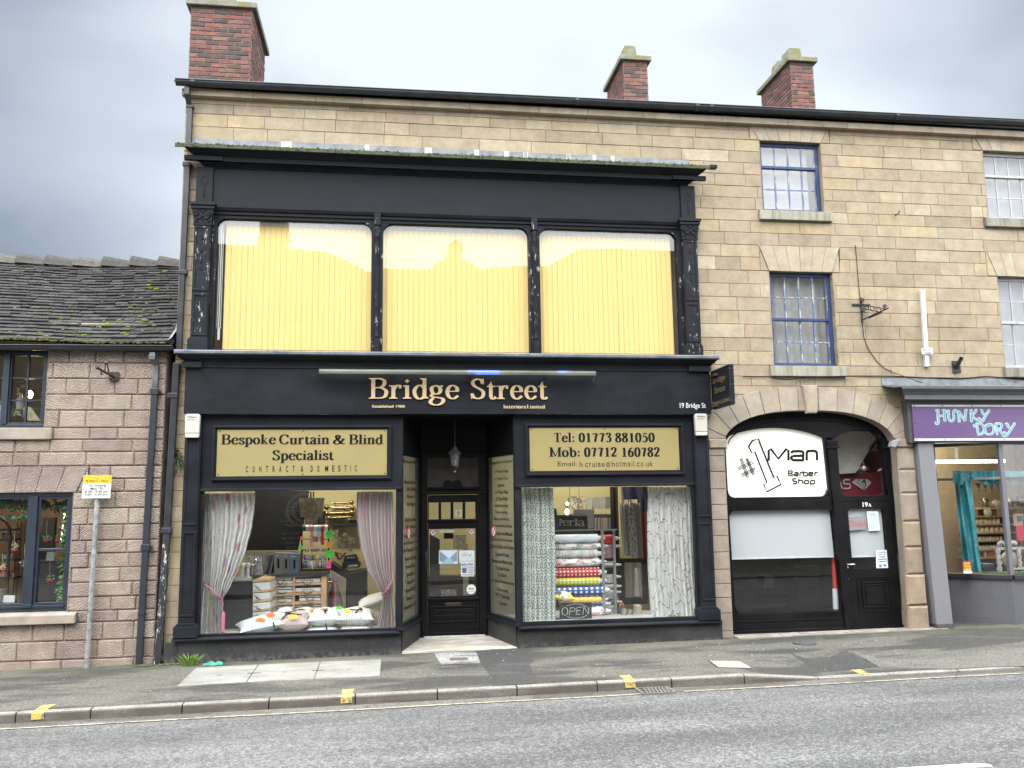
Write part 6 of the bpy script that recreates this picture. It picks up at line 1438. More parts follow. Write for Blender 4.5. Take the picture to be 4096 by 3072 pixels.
g=MB(); g.add([(x,YB+.03,z) for x,z in dpoly(uL-.01,uR+.01,zw0-.01,zw1+.01)],[(0,1,2,3)]); build(g,'pane',G_BAR,dor)
m=MB(); a=K(888,1142,YB-.04); b=K(934,1142,YB-.05); m.lathe([(.016,0),(.016,-.012)],K(888,1143,YB),'y',12); m.tube([K(888,1143,YB),a,b],.009,8); build(m,'handle',plain('chrome',(.55,.55,.55),.2,1.0,.02),dor)
m=MB()
for y_ in (1162,1230): m.lathe([(.020,0),(.020,-.008),(.012,-.010)],K(889,y_,YB),'y',14)
build(m,'lock',_mats['chrome'],dor)
m=MB(); p=K(980,795,YB); q=K(1030,766,YB); text(m,'19',p.x,p.x+(q.x-p.x)*.60,p.z,q.z,YB-.0085,.02); text(m,'A',p.x+(q.x-p.x)*.68,q.x,p.z,p.z+(q.z-p.z)*.72,YB-.0085,.02); build(m,'house_number',plain('white_number',(.68,.68,.67),.4),bar)
rblind([(DX(uL+.005,1.13),1.13),(DX(uR-.005,1.13),1.13),(DX(uR-.005,1.86),1.86),(DX(uL+.005,1.86),1.86)],YB+.07,'narrow white roller blind behind the glass of the barber door')
# cards on the door
def card(name,label,pts,cr,y,mat,cat,d=.002,parent=None):
 m=MB(); m.prism(cr.xz(pts,y),y,y+d); t=thing(name,label,cat,cr((pts[0][0]+pts[2][0])/2,(pts[0][1]+pts[2][1])/2,y)); build(m,'card',mat,t); return t
def ctext(t,cr,y,rows,mat,bold=.0,name='lettering'):
 m=MB()
 for s,x0,x1,y0,y1 in rows:
  p=cr(x0,y1,y-.002); q=cr(x1,y0,y-.002); text(m,s,p.x,q.x,p.z,q.z,y-.002,bold)
 return build(m,name,mat,t)
yc=YB+.024
t=card('closed_sign','grey Closed sign hanging askew in the barber door glass',[(883,858),(997,850),(1001,930),(893,940)],K,yc,plain('grey_card',(.20,.20,.20),.5,0,.04),'sign')
ctext(t,K,yc,[('Closed',893,992,876,914)],plain('red_letters',(.42,.035,.04),.5),-.008)
m=MB(); m.tube([K(905,857,yc),K(942,835,yc),K(965,853,yc)],.003,5); build(m,'string',M_SIGNW,t)
t=card('opening_hours_card','pale blue opening hours card on the barber door',[(1005,823),(1073,823),(1086,937),(1018,940)],K,yc,plain('pale_blue_card',(.50,.66,.68),.6,0,.03),'notice')
ctext(t,K,yc,[('OPENING',1017,1064,835,844),('HOURS',1026,1060,849,857)]+[(s,1020+i,1070+i*1.3,864+i*9.5,868+i*9.5) for i,s in enumerate(('Monday 09.00-18.00','Tuesday 09.00-18.00','Wednesday CLOSED','Thursday 09.00-18.00','Friday 09.00-18.00','Saturday 08.00-16.00'))],plain('dark_print',(.05,.07,.08),.6),.012)
t=card('warning_notice','white notice reading no money left on these premises overnight',[(1060,1058),(1131,1055),(1140,1166),(1064,1168)],K,yc,plain('white_notice',(.60,.64,.66),.5,0,.03),'notice')
ctext(t,K,yc,[('NO MONEY',1070,1122,1064,1074),('LEFT ON',1076,1118,1078,1088),('THESE',1082,1115,1092,1102),('PREMISES',1072,1126,1106,1116),('OVERNIGHT',1072,1130,1120,1130)],_mats['dark_print'],.02)
m=MB(); m.prism(K.xz([(1080,1142),(1094,1140),(1096,1156),(1088,1162),(1079,1156)],yc-.002),yc-.002,yc-.001); m.prism(K.xz([(1105,1140),(1122,1142),(1126,1154),(1108,1154)],yc-.002),yc-.002,yc-.001); build(m,'emblem',plain('notice_blue',(.10,.22,.32),.5),t)
# inside the barber shop
m=MB(); X0,X1=4.85,7.95
M_DARKR=plain('dark_barber_wall',(.025,.023,.022),.8,src='pos'); M_REDW=plain('red_barber_wall',(.13,.006,.011),.6,0,.1,3,src='pos'); M_GREYC=plain('grey_barber_ceiling',(.36,.34,.30),.8,src='pos')
m.box(X0,X1,4.0,4.05,0,3.9); m.box(X0-.05,X0,.36,4,0,3.9); build(m,'room_wall',M_DARKR,bar)
m=MB(); m.box(X1,X1+.05,.36,4.0,1.95,3.9); build(m,'red_wall',M_REDW,bar); m=MB(); m.box(X1,X1+.05,.36,4.0,0,1.95); build(m,'side_wall',M_DARKR,bar)
m=MB(); m.box(X0,X1,.36,4.05,-.02,.04); build(m,'room_floor',plain('barber_floor',(.018,.018,.018),.3),bar)
m=MB(); m.add([(X0,.36,3.45),(X1,.36,3.45),(X1,4.05,3.1),(X0,4.05,3.1)],[(0,3,2,1)]); m.box(X0,X1,.36,4.05,3.9,3.95); build(m,'room_ceiling',M_GREYC,bar)
m=MB(); m.prism(K.xz([(800,340),(1078,340),(1062,380),(940,590),(800,600)],.62),.62,.64); build(m,'ceiling_panel',M_GREYC,bar)
m=MB(); m.prism(K.xz([(800,590),(1135,585),(1140,745),(800,745)],.72),.72,.75); rb=solo(m,'red_partition',M_REDW,'deep red wall panel seen through the fanlight over the barber door','panel')
DQ=.705
dm=thing('diamond_sign','pale letters and diamond emblem on the red panel above the barber door','sign',K(985,660,DQ+.01))
m=MB(); P=lambda L_:[(K(a,b,DQ).x,K(a,b,DQ).z) for a,b in L_]
for pl in ([(917,650),(940,628),(957,628),(945,652),(985,690),(990,697)],[(1033,650),(1010,628),(993,628),(1002,652),(996,690),(990,697)],[(962,628),(988,628),(975,645),(985,685),(950,652)],): m.prism(P(pl),DQ-.005,DQ+.01)
m.prism(P([(975,648),(996,648),(990,690)]),DQ-.005,DQ+.01); build(m,'diamond',plain('pale_emblem',(.40,.36,.35),.5),dm)
m=MB();
for L_ in ([(905,632),(872,632),(866,645),(872,656),(900,658),(906,672),(898,684),(866,684)],[(858,684),(838,632),(833,632)],[(852,668),(833,668)]):
 pen(m,crom(P(L_),4) if len(L_)>3 else P(L_),DQ-.002,.022)
build(m,'letters',_mats['pale_emblem'],dm)
m=MB(); c=K(988,565,.5); m.ball(c,.055,12); m.tube([K(980,515,.5),K(990,540,.5),c],.008,6); m.tube([c+Vector((.09*math.cos(a/3),0,.06*math.sin(a/3)-.02)) for a in range(0,14)],.005,5); solo(m,'hanging_ornament',plain('glass_ornament',(.45,.36,.30),.12,.6),'round glass ornament hanging in the barber fanlight','ornament')
m=MB(); a,b=K(1075,578,.5),K(1100,568,.5); m.tube([a,b],.018,8); m.tube([b,b+Vector((.05,0,.01))],.008,6); solo(m,'spot_lamp',plain('white_lamp',(.6,.58,.56),.4),'small white spot lamp at the right of the barber fanlight','lamp')
bp=thing('barber_pole','red and white striped pole standing in the right corner of the barber window','pole',K(820,1412,.35))
for z0,z1,mat,nm in ((1412,1288,plain('pole_white',(.50,.53,.56),.35,0,.03),'white_band'),(1288,1080,plain('pole_red',(.46,.03,.03),.35,0,.05),'red_band'),(1080,1000,_mats['pole_white'],'white_band')):
 m=MB(); p=K(820,z0,.35); q=K(806+ (z1-1080)*.045,z1,.35); m.tube([p,q],.044,16); build(m,nm,mat,bp)
m=MB(); m.prism(K.xz([(565,1145),(740,1140),(690,1440),(600,1440)],1.4),1.4,1.9); solo(m,'barber_chair',plain('brown_leather',(.02,.012,.01),.5),'brown seat seen dimly through the lower barber window','chair',None,.03)
m=MB(); m.prism(K.xz([(385,1215),(450,1212),(448,1290),(380,1290)],1.2),1.2,1.5); solo(m,'floor_bin',plain('grey_bin',(.05,.052,.055),.5),'grey bin on the floor inside the barber window','bin',None,.02)
# sett strip at the foot of the front
m=MB(); r=random.Random(6)
for row in range(2):
 x=5.0
 while x<8.2:
  w=r.uniform(.13,.2); y0=-.20+row*.13+(x-5)*.012; m.col=(*r.choice([(.27,.235,.20),(.32,.285,.245),(.235,.21,.18)]),1); m.box(x+.004,x+w-.004,y0,y0+.122,-.03,gz(x,0)+.012+r.uniform(-.002,.003)); x+=w
m.col=(.2,.18,.15,1); m.box(4.99,8.2,.03,.36,-.03,.05)
n=NT('pale_setts'); n.col(n.mix(1.0,n.attr(),n.mix(n.noise(n.pos(),25,4),(.7,.7,.7),(1.25,1.25,1.25)),'MULTIPLY')); n.set(.8); tag(build(m,'sett_strip',n.m,origin=(0,0,0)),None,None,None,'structure')
# camera on the jamb
cc=thing('security_camera','small grey security camera on the right springer of the arch','camera',(7.72,-.08,2.8))
m=MB(); m.prism(K.xz([(1150,402),(1190,390),(1186,415),(1170,440),(1143,432)],-.12),-.16,-.07); build(m,'housing',plain('grey_camera',(.22,.22,.22),.4),cc,.006)
m=MB(); m.box(7.69,7.80,-.10,-.05,2.885,2.91); build(m,'hood',_mats['grey_camera'],cc,.004)
# ================================================================== PURPLE FRONTED GIFT SHOP
Nn=Crop(3400,1400,696/962)
gs=thing('gift_shopfront','grey tiled gift shopfront with a purple sign at the right edge','shopfront',(10,0,0))
M_GREYP=plain('grey_shop_paint',(.12,.12,.132),.45,0,.12,3,src='pos'); M_DGREY=plain('dark_grey_paint',(.05,.05,.055),.45,0,.15,3,src='pos')
m=MB(); cg=[(0,3.44),(-.12,3.44),(-.12,3.50),(-.30,3.52),(-.30,3.60),(-.325,3.605),(-.34,3.63),(-.40,3.66),(-.415,3.675),(-.415,3.70),(0,3.76)]
m.prof(cg[2:-1]+[(0,3.74),(0,3.50)],7.98,13,mitre=-.13); build(m,'cornice',M_GREYP,gs)
m=MB(); m.prof([(-.42,3.695),(-.425,3.715),(-.03,3.775),(-.02,3.895),(-.005,3.895),(-.005,3.76),(-.3,3.70)],7.62,13); build(m,'lead_flashing',M_LEAD,gs)
m=MB(); m.box(7.93,13,-.16,0,2.86,3.505); build(m,'fascia',M_DGREY,gs,.004)
sgn=thing('shop_sign','purple sign with curly white and teal lettering in a white frame','sign',(10,-.17,2.9))
p=Nn(362,308,-.2); q=Nn(383,500,-.2); z0,z1=q.z,p.z+.01; xs=7.99
m=MB(); m.box(xs,13,-.185,-.16,z0,z1); build(m,'panel',plain('purple_panel',(.10,.056,.15),.35,0,.06,1.2,src='pos'),sgn)
m=MB(); m.box(xs,13,-.195,-.185,z1-.022,z1+.006); m.box(xs,13,-.195,-.185,z0-.006,z0+.03); build(m,'frame',plain('sign_frame_white',(.55,.55,.57),.4),sgn)
m=MB()
for x in (8.02,8.5,9.0,9.5,10.2):
 for z in (z0+.012,z1-.008): m.lathe([(.010,0),(.010,-.004)],(x,-.195,z),'y',8)
m.ball((8.03,-.188,(z0+z1)/2),.012,8); build(m,'screws',M_DGREY,sgn)
def NK(a,b): v=Nn(a,b,-.188); return (v.x,v.z)
GLY={ # every letter as hand drawn strokes with curls, in the crop's pixels
'H':[[(472,337),(488,333),(486,360),(489,395),(485,408),(476,406),(478,398)],[(489,365),(505,364),(521,362)],[(512,340),(520,333),(528,340),(524,350)],[(521,336),(523,370),(526,396)]],
'U':[[(540,337),(545,350),(546,375),(555,392),(568,390),(575,375),(573,345),(580,333),(588,338),(585,345)],[(535,340),(552,335)]],
'N':[[(600,334),(602,365),(604,394)],[(596,394),(612,393)],[(600,336),(618,365),(636,393)],[(636,393),(638,360),(640,333)],[(632,334),(650,332)]],
'K':[[(668,333),(670,365),(672,392)],[(662,334),(678,333)],[(664,393),(680,391)],[(671,365),(690,345),(696,332),(704,334)],[(672,362),(690,378),(706,388),(713,380),(706,376)]],
'Y':[[(722,336),(728,334),(735,350),(748,362)],[(770,334),(758,350),(745,370),(735,390),(724,396),(719,386),(726,380)],[(762,335),(774,333)]],
'D':[[(700,410),(705,440),(710,466)],[(690,412),(686,420),(694,424)],[(693,410),(715,406),(735,418),(742,438),(735,458),(716,467),(703,466)]],
'O':[[(768,410),(752,418),(746,438),(752,460),(770,467),(788,460),(795,440),(790,420),(775,410),(766,415),(770,425)]],
'R':[[(806,410),(810,440),(814,466)],[(800,410),(818,406),(835,410),(838,424),(828,436),(812,438)],[(822,438),(835,455),(848,468),(858,466),(856,456),(848,460)],[(808,467),(820,465)]],
'y':[[(858,412),(868,408),(875,425),(888,436)],[(910,408),(898,425),(886,445),(874,462),(862,474),(848,476),(846,466),(854,462)],[(902,409),(915,406)]]}
ma,mb_=MB(),MB(); i=0
for L_ in GLY.values():
 for s in L_:
  P=crom([NK(a,b) for a,b in s],6) if len(s)>2 else [NK(a,b) for a,b in s]
  pen(ma,P,-.1862,.046,.034,dy=.0001*i); pen(mb_,P,-.1905,.026,.010,dy=.0001*i); i+=1
build(ma,'white_outline',plain('sign_white_letter',(.50,.55,.56),.5),sgn); build(mb_,'teal_letters',plain('sign_teal',(.12,.34,.38),.5),sgn)
# tiled pier
n=NT('grey_tiles'); v=n.pos(scale=(1,1,1)); br=n.new('ShaderNodeTexBrick'); br.offset=0; n.L.new(n.pos(rot=(math.radians(90),0,0)),br.inputs['Vector']); br.inputs['Scale'].default_value=1; br.inputs['Brick Width'].default_value=.36; br.inputs['Row Height'].default_value=.40; br.inputs['Mortar Size'].default_value=.0028
br.inputs['Color1'].default_value=(.165,.165,.174,1); br.inputs['Color2'].default_value=(.175,.175,.184,1); br.inputs['Mortar'].default_value=(.15,.15,.165,1)
n.col(n.mix(n.rng(n.noise(v,2.5,4),.35,.7,0,.35),br.outputs['Color'],(.17,.17,.19))); n.set(.35); M_TILE=n.m
m=MB(); m.prism([(8.155,.12),(8.425,.12),(8.335,2.86),(8.075,2.86)],-.13,.35); build(m,'pier',M_TILE,gs,.01)
m=MB(); m.prism([(8.15,-.02),(8.435,-.02),(8.43,.12),(8.152,.12)],-.14,.35); build(m,'pier_base',plain('worn_black_base',(.05,.048,.045),.8,0,.4,12,.3),gs,.006)
# splayed window: corner at the front, running back to the door on its left
gc=Nn.g(905,1525,.04); P1=Vector((9.50,-.08)); P0=Vector((8.80,.62))
n=NT('dark_grey_small_tiles'); br=n.new('ShaderNodeTexBrick'); br.offset=0; n.L.new(n.pos(rot=(math.radians(90),0,0)),br.inputs['Vector']); br.inputs['Scale'].default_value=1; br.inputs['Brick Width'].default_value=.15; br.inputs['Row Height'].default_value=.15; br.inputs['Mortar Size'].default_value=.002
br.inputs['Color1'].default_value=(.085,.085,.095,1); br.inputs['Color2'].default_value=(.095,.095,.105,1); br.inputs['Mortar'].default_value=(.065,.065,.07,1); n.col(br.outputs['Color']); n.set(.42); M_TILE2=n.m
d=(P1-P0).normalized(); nn=Vector((-d.y,d.x)); nn=nn if nn.y>0 else -nn
def sp(m,a,b,z0,z1,out,inn):
 p,q=P0+d*a,P0+d*b; m.slab([((p-nn*out).x,(p-nn*out).y),((q-nn*out).x,(q-nn*out).y),((q+nn*inn).x,(q+nn*inn).y),((p+nn*inn).x,(p+nn*inn).y)],z0,z1)
L=(P1-P0).length
m=MB(); sp(m,.03,L,-.05,.745,.0,.1); m.box(P1.x,13,P1.y,.05,-.05,.745); build(m,'stall_riser',M_TILE2,gs)
m=MB(); sp(m,-.02,L+.02,.745,.815,.04,.08); m.box(P1.x+.02,13,P1.y-.045,.05,.745,.815); build(m,'sill',plain('black_sill',(.016,.016,.018),.4,0,.1),gs,.006)
m=MB(); sp(m,-.02,.05,0,2.9,.02,.06); sp(m,.05,L-.02,2.285,2.325,.02,.04); sp(m,.05,L-.02,2.83,2.90,.01,.05); m.slab([(P1.x-.03,P1.y-.02),(P1.x+.04,P1.y-.02),(P1.x+.04,P1.y+.05),(P1.x-.03,P1.y+.05)],.815,2.9)
m.box(P1.x+.04,13,P1.y-.005,.0,2.285,2.325); m.box(P1.x+.04,13,P1.y-.005,.0,2.83,2.9); build(m,'window_frame',M_GREYP,gs,.004)
G_GIFT=glass('gift_glass',(.98,.98,.97),.0,1.5,1.1)
g=MB(); p,q=P0+d*.05,P1; g.quad((p.x,p.y,.81),(q.x,q.y,.81),(q.x,q.y,2.85),(p.x,p.y,2.85)); g.quad((P1.x+.04,P1.y+.01,.81),(13,P1.y+.01,.81),(13,P1.y+.01,2.85),(P1.x+.04,P1.y+.01,2.85)); build(g,'pane',G_GIFT,gs)
# entrance
m=MB(); m.slab([(8.42,-.13),(9.55,-.13),(8.86,.62),(8.42,.62)],-.05,.045); build(m,'door_step',plain('pale_step',(.34,.33,.30),.6,0,.12,3),gs)
YDg=.60
m=MB(); m.box(8.33,8.45,YDg-.02,YDg+.06,.04,2.9); m.box(8.76,8.80,YDg-.02,YDg+.06,.04,2.9); m.box(8.45,8.76,YDg-.01,YDg+.06,2.16,2.22); m.box(8.45,8.76,YDg,YDg+.06,2.82,2.9); m.slab([(8.1,-.1),(9.5,-.1),(8.8,.7),(8.1,.7)],2.88,2.92); build(m,'door_frame',M_GREYP,gs,.004)
m=MB(); zz=lambda b:Nn(560,b,YDg).z
m.box(8.45,8.53,YDg,YDg+.04,.05,2.155); m.box(8.68,8.76,YDg,YDg+.04,.05,2.155)
for a,b in ((.05,.78),(1.68,1.78),(2.06,2.155)): m.box(8.53,8.68,YDg,YDg+.04,a,b)
dg_=build(m,'door',plain('black_door',(.014,.014,.016),.35,0,.2),gs,.003); g=MB(); g.quad((8.53,YDg+.02,.78),(8.68,YDg+.02,.78),(8.68,YDg+.02,2.06),(8.53,YDg+.02,2.06)); build(g,'pane',G_GIFT,dg_)
g=MB(); g.quad((8.45,YDg+.02,2.22),(8.76,YDg+.02,2.22),(8.76,YDg+.02,2.82),(8.45,YDg+.02,2.82)); build(g,'fanlight',G_GIFT,gs)
room(8.12,13,.75,3.6,.05,3.4,plain('warm_cream_wall',(.50,.44,.32),.9,src='pos'),plain('wood_floor',(.16,.10,.06),.5),plain('shop_ceiling',(.55,.52,.48),.9),gs)
m=MB()
m.add([(8.9,.62,.80),(9.50,.0,.80),(13,.0,.80),(13,.72,.80),(8.9,.72,.80)],[(0,1,2,3,4)]); build(m,'window_bed',plain('green_baize',(.06,.12,.04),.95),gs)
m=MB(); m.box(9.3,10.8,1.5,1.56,2.62,2.66); solo(m,'ceiling_light',emit('shop_tube',(1,.86,.62),30.0),'fluorescent tube light on the ceiling of the gift shop','light')
m=MB(); m.box(9.2,10.8,3.0,3.06,3.25,3.29); solo(m,'ceiling_light',emit('shop_tube2',(1,.84,.60),26.0),'second tube light at the back of the gift shop','light')
# teal hangings
V=Crop(3680,1740,416/842)
n=NT('teal_brocade'); v=n.pos();
c=n.mix(n.rng(n.noise(n.pos(scale=(1,1,.5)),4,4),.35,.65),(.012,.085,.10),(.03,.20,.23)); c=n.mix(n.rng(n.noise(n.pos(loc=(2,2,1)),16,5,.75,.8),.58,.62,0,.7),c,(.30,.30,.20)); c=n.mix(n.rng(n.vor(v,9.0),.10,.07,0,.7),c,(.42,.09,.06)); n.col(c); n.set(.35); n.bump(n.noise(v,24,3),.3,.01); M_TEAL=n.m
m=MB()
def tc_(u,w):
 xl=280+(345-280)*(1-w)*1.15; xr=412+(500-412)*(1-w); y=(1-w)*735+375
 q=V(xl+(xr-xl)*u,y,.34-.16*u+.035*math.sin(u*13+w*2)+.02*math.sin(w*9+u*5)); return (q.x,q.y,q.z)
m.grid(tc_,40,30); solo(m,'teal_curtain',M_TEAL,'shiny teal patterned cloth hanging down the left of the gift shop window','curtain')
m=MB()
def vl(u,w):
 x=265+(900-265)*u; q=V(x,290+(1-w)*(95+22*math.sin(u*17)),.30-.30*min(1,u*1.6)+.012+.02*math.sin(u*40)); return (q.x,q.y,q.z)
m.grid(vl,60,8); solo(m,'teal_valance',M_TEAL,'teal cloth swagged across the top of the gift shop window','valance')
m=MB()
for a in (470,525,575,635): q=V(a,390,.28); m.add([(q.x-.05,q.y,q.z),(q.x+.05,q.y,q.z),(q.x,q.y,q.z-.11)],[(0,2,1),(0,1,2)]); m.ball((q.x,q.y,q.z-.12),.014,6)
solo(m,'bunting',plain('dark_bunting',(.05,.06,.06),.8),'small dark bunting hanging under the teal swag','bunting')
# shelves and jars at the back
YS=2.6
su=thing('shelf_unit','wooden wall shelves of jars at the back of the gift shop','shelf',V(590,1000,YS))
m=MB(); shelfz=[]
for y_ in (655,722,790,855,925,990):
 q=V(450,y_,YS); shelfz.append(q.z); m.box(V(410,y_,YS).x,V(800,y_,YS).x,YS-.02,YS+.36,q.z-.03,q.z)
for a in (410,800): q=V(a,600,YS); m.box(q.x-.02,q.x+.02,YS,YS+.36,.1,q.z)
build(m,'boards',plain('light_wood',(.40,.26,.12),.5,0,.2),su)
m=MB(); m.box(V(410,600,YS).x,V(800,600,YS).x,YS+.36,YS+.38,.1,V(410,660,YS).z); build(m,'back',plain('brown_back',(.12,.075,.04),.7),su)
M_JAR=plain('pale_jar',(.58,.52,.40),.4); M_LID=plain('jar_lid',(.16,.12,.08),.4)
def jar(x,y,z,r,h,label,grp,mat=M_JAR):
 t=thing('jar',label,'jar',(x,y,z),grp); m=MB(); m.lathe([(r,0),(r,h*.75),(r*.8,h*.85)],(x,y,z),'z',8); build(m,'glass_body',mat,t); m=MB(); m.lathe([(r*.85,h*.85),(r*.85,h)],(x,y,z),'z',8); build(m,'lid',M_LID,t)
for si,(y_,r,h,nm) in enumerate(((722,.042,.125,'top row of jars in the gift shop'),(790,.048,.13,'second shelf down in the gift shop'),(855,.034,.075,'third shelf down in the gift shop'),(925,.034,.075,'fourth shelf down in the gift shop'))):
 a=V(455,y_,YS-.0).x; b=V(700,y_,YS).x; k=int((b-a)/(r*2.15))
 for i in range(k): jar(a+r+i*r*2.15,YS+.06,shelfz[si+1],r,h,f'one of many look-alike pale jars, {nm}',f'pale jars, {nm}')
rr=random.Random(5)
for i,(a,c,nm) in enumerate(((500,(.20,.04,.03),'dark red'),(525,(.42,.36,.22),'cream'),(580,(.45,.10,.03),'orange'),(625,(.30,.22,.10),'brown'))):
 p=V(a,992,YS); m=MB(); m.box(p.x-.05,p.x+.06,YS+.02,YS+.2,shelfz[5],shelfz[5]+.10+.03*(i%2)); solo(m,'packet',plain('packet_%d'%i,c,.5),f'{nm} packet on the lowest shelf of the gift shop','packet')
q=V(525,650,YS); m=MB(); m.box(V(500,0,YS).x,V(580,0,YS).x,YS+.05,YS+.3,shelfz[0],shelfz[0]+.17); solo(m,'brown_box',plain('brown_card',(.16,.09,.05),.7),'brown box on the top shelf behind the oval plate','box',None,.006)
m=MB(); m.lathe([(.001,-.01),(.075,-.008),(.085,0)],V(548,628,YS-.02),'y',18); solo(m,'oval_plate',plain('white_plate_glaze',(.62,.60,.55),.3),'shiny white plate leaning on the brown box','plate')
def teapot(x,z,label,k=1.0):
 m=MB(); m.lathe([(.06*k,0),(.065*k,.09*k),(.05*k,.17*k),(.02*k,.18*k),(.015*k,.20*k)],(x,YS+.2,z),'z',12); m.tube([(x+.06*k,YS+.2,z+.05*k),(x+.12*k,YS+.2,z+.09*k),(x+.06*k,YS+.2,z+.15*k)],.009,6); m.tube([(x-.06*k,YS+.2,z+.06*k),(x-.11*k,YS+.2,z+.16*k)],.012,6); solo(m,'coffee_pot',plain('tin',(.30,.27,.21),.25,.8),label,'pot')
zq=V(530,588,YS).z; m=MB(); m.box(V(415,0,YS).x,V(842,0,YS).x+.6,YS-.0,YS+.4,zq-.03,zq); solo(m,'high_shelf',plain('cream_shelf',(.55,.42,.25),.7),'long cream shelf above the jar shelves','shelf')
teapot(V(535,0,YS).x,zq,'left of the two metal coffee pots on the high cream shelf'); teapot(V(738,0,YS).x,zq,'right of the two metal coffee pots on the high cream shelf')
m=MB(); m.lathe([(.09,0),(.12,.05),(.10,.12),(.02,.15)],(V(625,0,YS).x,YS+.2,zq),'z',14); solo(m,'glass_dish',plain('greenish_glass',(.36,.36,.28),.15),'covered glass dish between the coffee pots','dish')
pf=thing('picture_frame','black framed yellow picture on the back wall of the gift shop','picture',V(815,530,YS+.3)); m=MB(); a,b=V(783,495,YS+.3),V(880,572,YS+.3); m.box(a.x,b.x,YS+.3,YS+.33,b.z,a.z); build(m,'frame',M_BLACKT,pf); m=MB(); m.box(a.x+.05,b.x-.05,YS+.29,YS+.3,b.z+.05,a.z-.05); build(m,'picture',plain('yellow_print',(.55,.42,.10),.6),pf)
# display in the window
ds=thing('gong_stand','carved silver grey stand holding a round metal gong','ornament',V(720,1105,.22))
m=MB()
for a in (645,812):
 q0=V(a,1105,.22); q1=V(a-18,905,.22); pr=[]
 for k in range(9): pr+= [(.045 if k%2 else .030,k/8.5)]
 h=q1.z-q0.z; m.lathe([(r,t*h) for r,t in pr],q0,'z',12)
a,b=V(615,930,.22),V(830,905,.22); m.box(a.x,b.x,.19,.25,a.z,b.z); m.box(V(625,0,.22).x,V(850,0,.22).x,.16,.30,V(0,1108,.22).z,V(0,1095,.22).z)
for k in range(11): q=V(635+k*14,885-14*math.sin(k*.9),.22); m.ball(q,.032,7,(1,.6,1.2))
build(m,'carved_frame',plain('silver_grey_wood',(.27,.27,.27),.45,.1,.5,30,.5),ds)
m=MB(); m.lathe([(.001,-.02),(.12,-.016),(.16,0),(.16,.012)],V(728,1015,.22),'y',26); build(m,'gong',plain('dull_bronze',(.20,.175,.12),.4,.5),ds)
m=MB(); a=V(780,740,.5); m.prism(V.xz([(777,733),(900,730),(900,860),(870,866),(790,855)],.4),.4,.43); solo(m,'red_cloth',plain('crimson_cloth',(.36,.02,.05),.8),'crimson cloth at the right edge of the gift shop window','cloth',None,.01)
m=MB(); m.prism(V.xz([(755,640),(838,635),(835,735),(760,735)],.6),.6,.61); solo(m,'kraft_card',plain('kraft',(.34,.25,.15),.8),'kraft card with a dark picture above the crimson cloth','card')
m=MB(); m.prism(V.xz([(783,655),(830,653),(828,700),(788,700)],.598),.596,.599); solo(m,'print_card',plain('blue_grey_print',(.06,.10,.14),.7),'small dark blue print stuck on the kraft card','picture')
m=MB(); m.prism(V.xz([(515,1042),(612,1038),(615,1075),(512,1080)],.45),.45,.65); solo(m,'blue_case',plain('slate_blue_case',(.05,.075,.10),.4),'slate blue case lying beside the teal cloth','case',None,.025)
t=card('red_poster','small red and yellow framed sticker low in the gift shop window',[(344,1022),(410,1020),(424,1124),(350,1122)],V,.20,plain('poster_red',(.42,.03,.03),.5),'poster')
m=MB(); m.prism(V.xz([(354,1034),(404,1033),(412,1095),(360,1096)],.198),.197,.199); build(m,'yellow_panel',plain('poster_yellow',(.62,.45,.05),.5),t)
m=MB(); m.prism(V.xz([(350,1100),(420,1098),(424,1122),(352,1121)],.198),.1965,.199); build(m,'white_strip',M_SIGNW,t)
m=MB()
for k in range(4):
 for j in range(2): m.prism(V.xz([(360+k*12,1042+j*24),(367+k*12,1042+j*24),(369+k*12,1060+j*24),(362+k*12,1060+j*24)],.196),.1955,.197)
build(m,'marks',plain('poster_brown',(.16,.07,.02),.5),t)
# bright wares seen past the gift shop door
m=MB(); rr=random.Random(3);
for i in range(26):
 m.col=rr.choice([(.45,.10,.06,1),(.55,.40,.20,1),(.12,.22,.30,1),(.50,.30,.08,1),(.55,.50,.42,1),(.35,.10,.20,1)]); a=8.42+rr.uniform(0,.36); z=.3+i*.068; m.box(a,a+rr.uniform(.06,.16),.95+rr.uniform(0,.1),1.1,z,z+.055)
m.col=(1,1,1,1); o=solo(m,'card_rack',M_CARD,'rack of bright cards just inside the gift shop door','rack')
# things fixed to the wall above
P3=Crop(3000,1000,1096/2212)
es=thing('letting_board','white post with a small plate reading Flat 21a Vacant fixed to the wall','sign',(8.43,-.04,4.08))
M_PVC=plain('white_board_post',(.5,.5,.5),.5,0,.08,5)
m=MB(); m.prism(P3.xz([(1377,325),(1410,322),(1447,940),(1416,942)],-.05),-.06,-.01); m.prism(P3.xz([(1377,325),(1387,325),(1426,942),(1416,942)],-.062),-.075,-.06); build(m,'post',M_PVC,es,.004)
m=MB(); m.prism(P3.xz([(1382,794),(1474,788),(1479,840),(1388,843)],-.082),-.085,-.078); build(m,'plate',M_PVC,es,.006)
m=MB();
for s,x0,x1,y0,y1 in (('Flat',1392,1420,795,812),('21a',1438,1466,795,813),('Vacant',1408,1462,817,838)): p,q=P3(x0,y1,-.086),P3(x1,y0,-.086); text(m,s,p.x,q.x,p.z,q.z,-.0865,.004)
build(m,'lettering',plain('navy_letters',(.04,.05,.09),.5),es)
fh=thing('flag_holder','black angled flag pole holder on a square wall plate','bracket',P3(1665,990,0))
m=MB(); m.prism(P3.xz([(1627,895),(1690,893),(1702,990),(1637,992)],-.02),-.032,-.018); build(m,'plate',M_BLACKG,fh,.003)
m=MB(); m.tube([P3(1668,950,-.03),P3(1706,872,-.20)],[.030,.030],12,False,False); m.tube([P3(1706,872,-.20),P3(1668,950,-.03)],[.022,.022],12,False,False); build(m,'tube',M_BLACKG,fh)
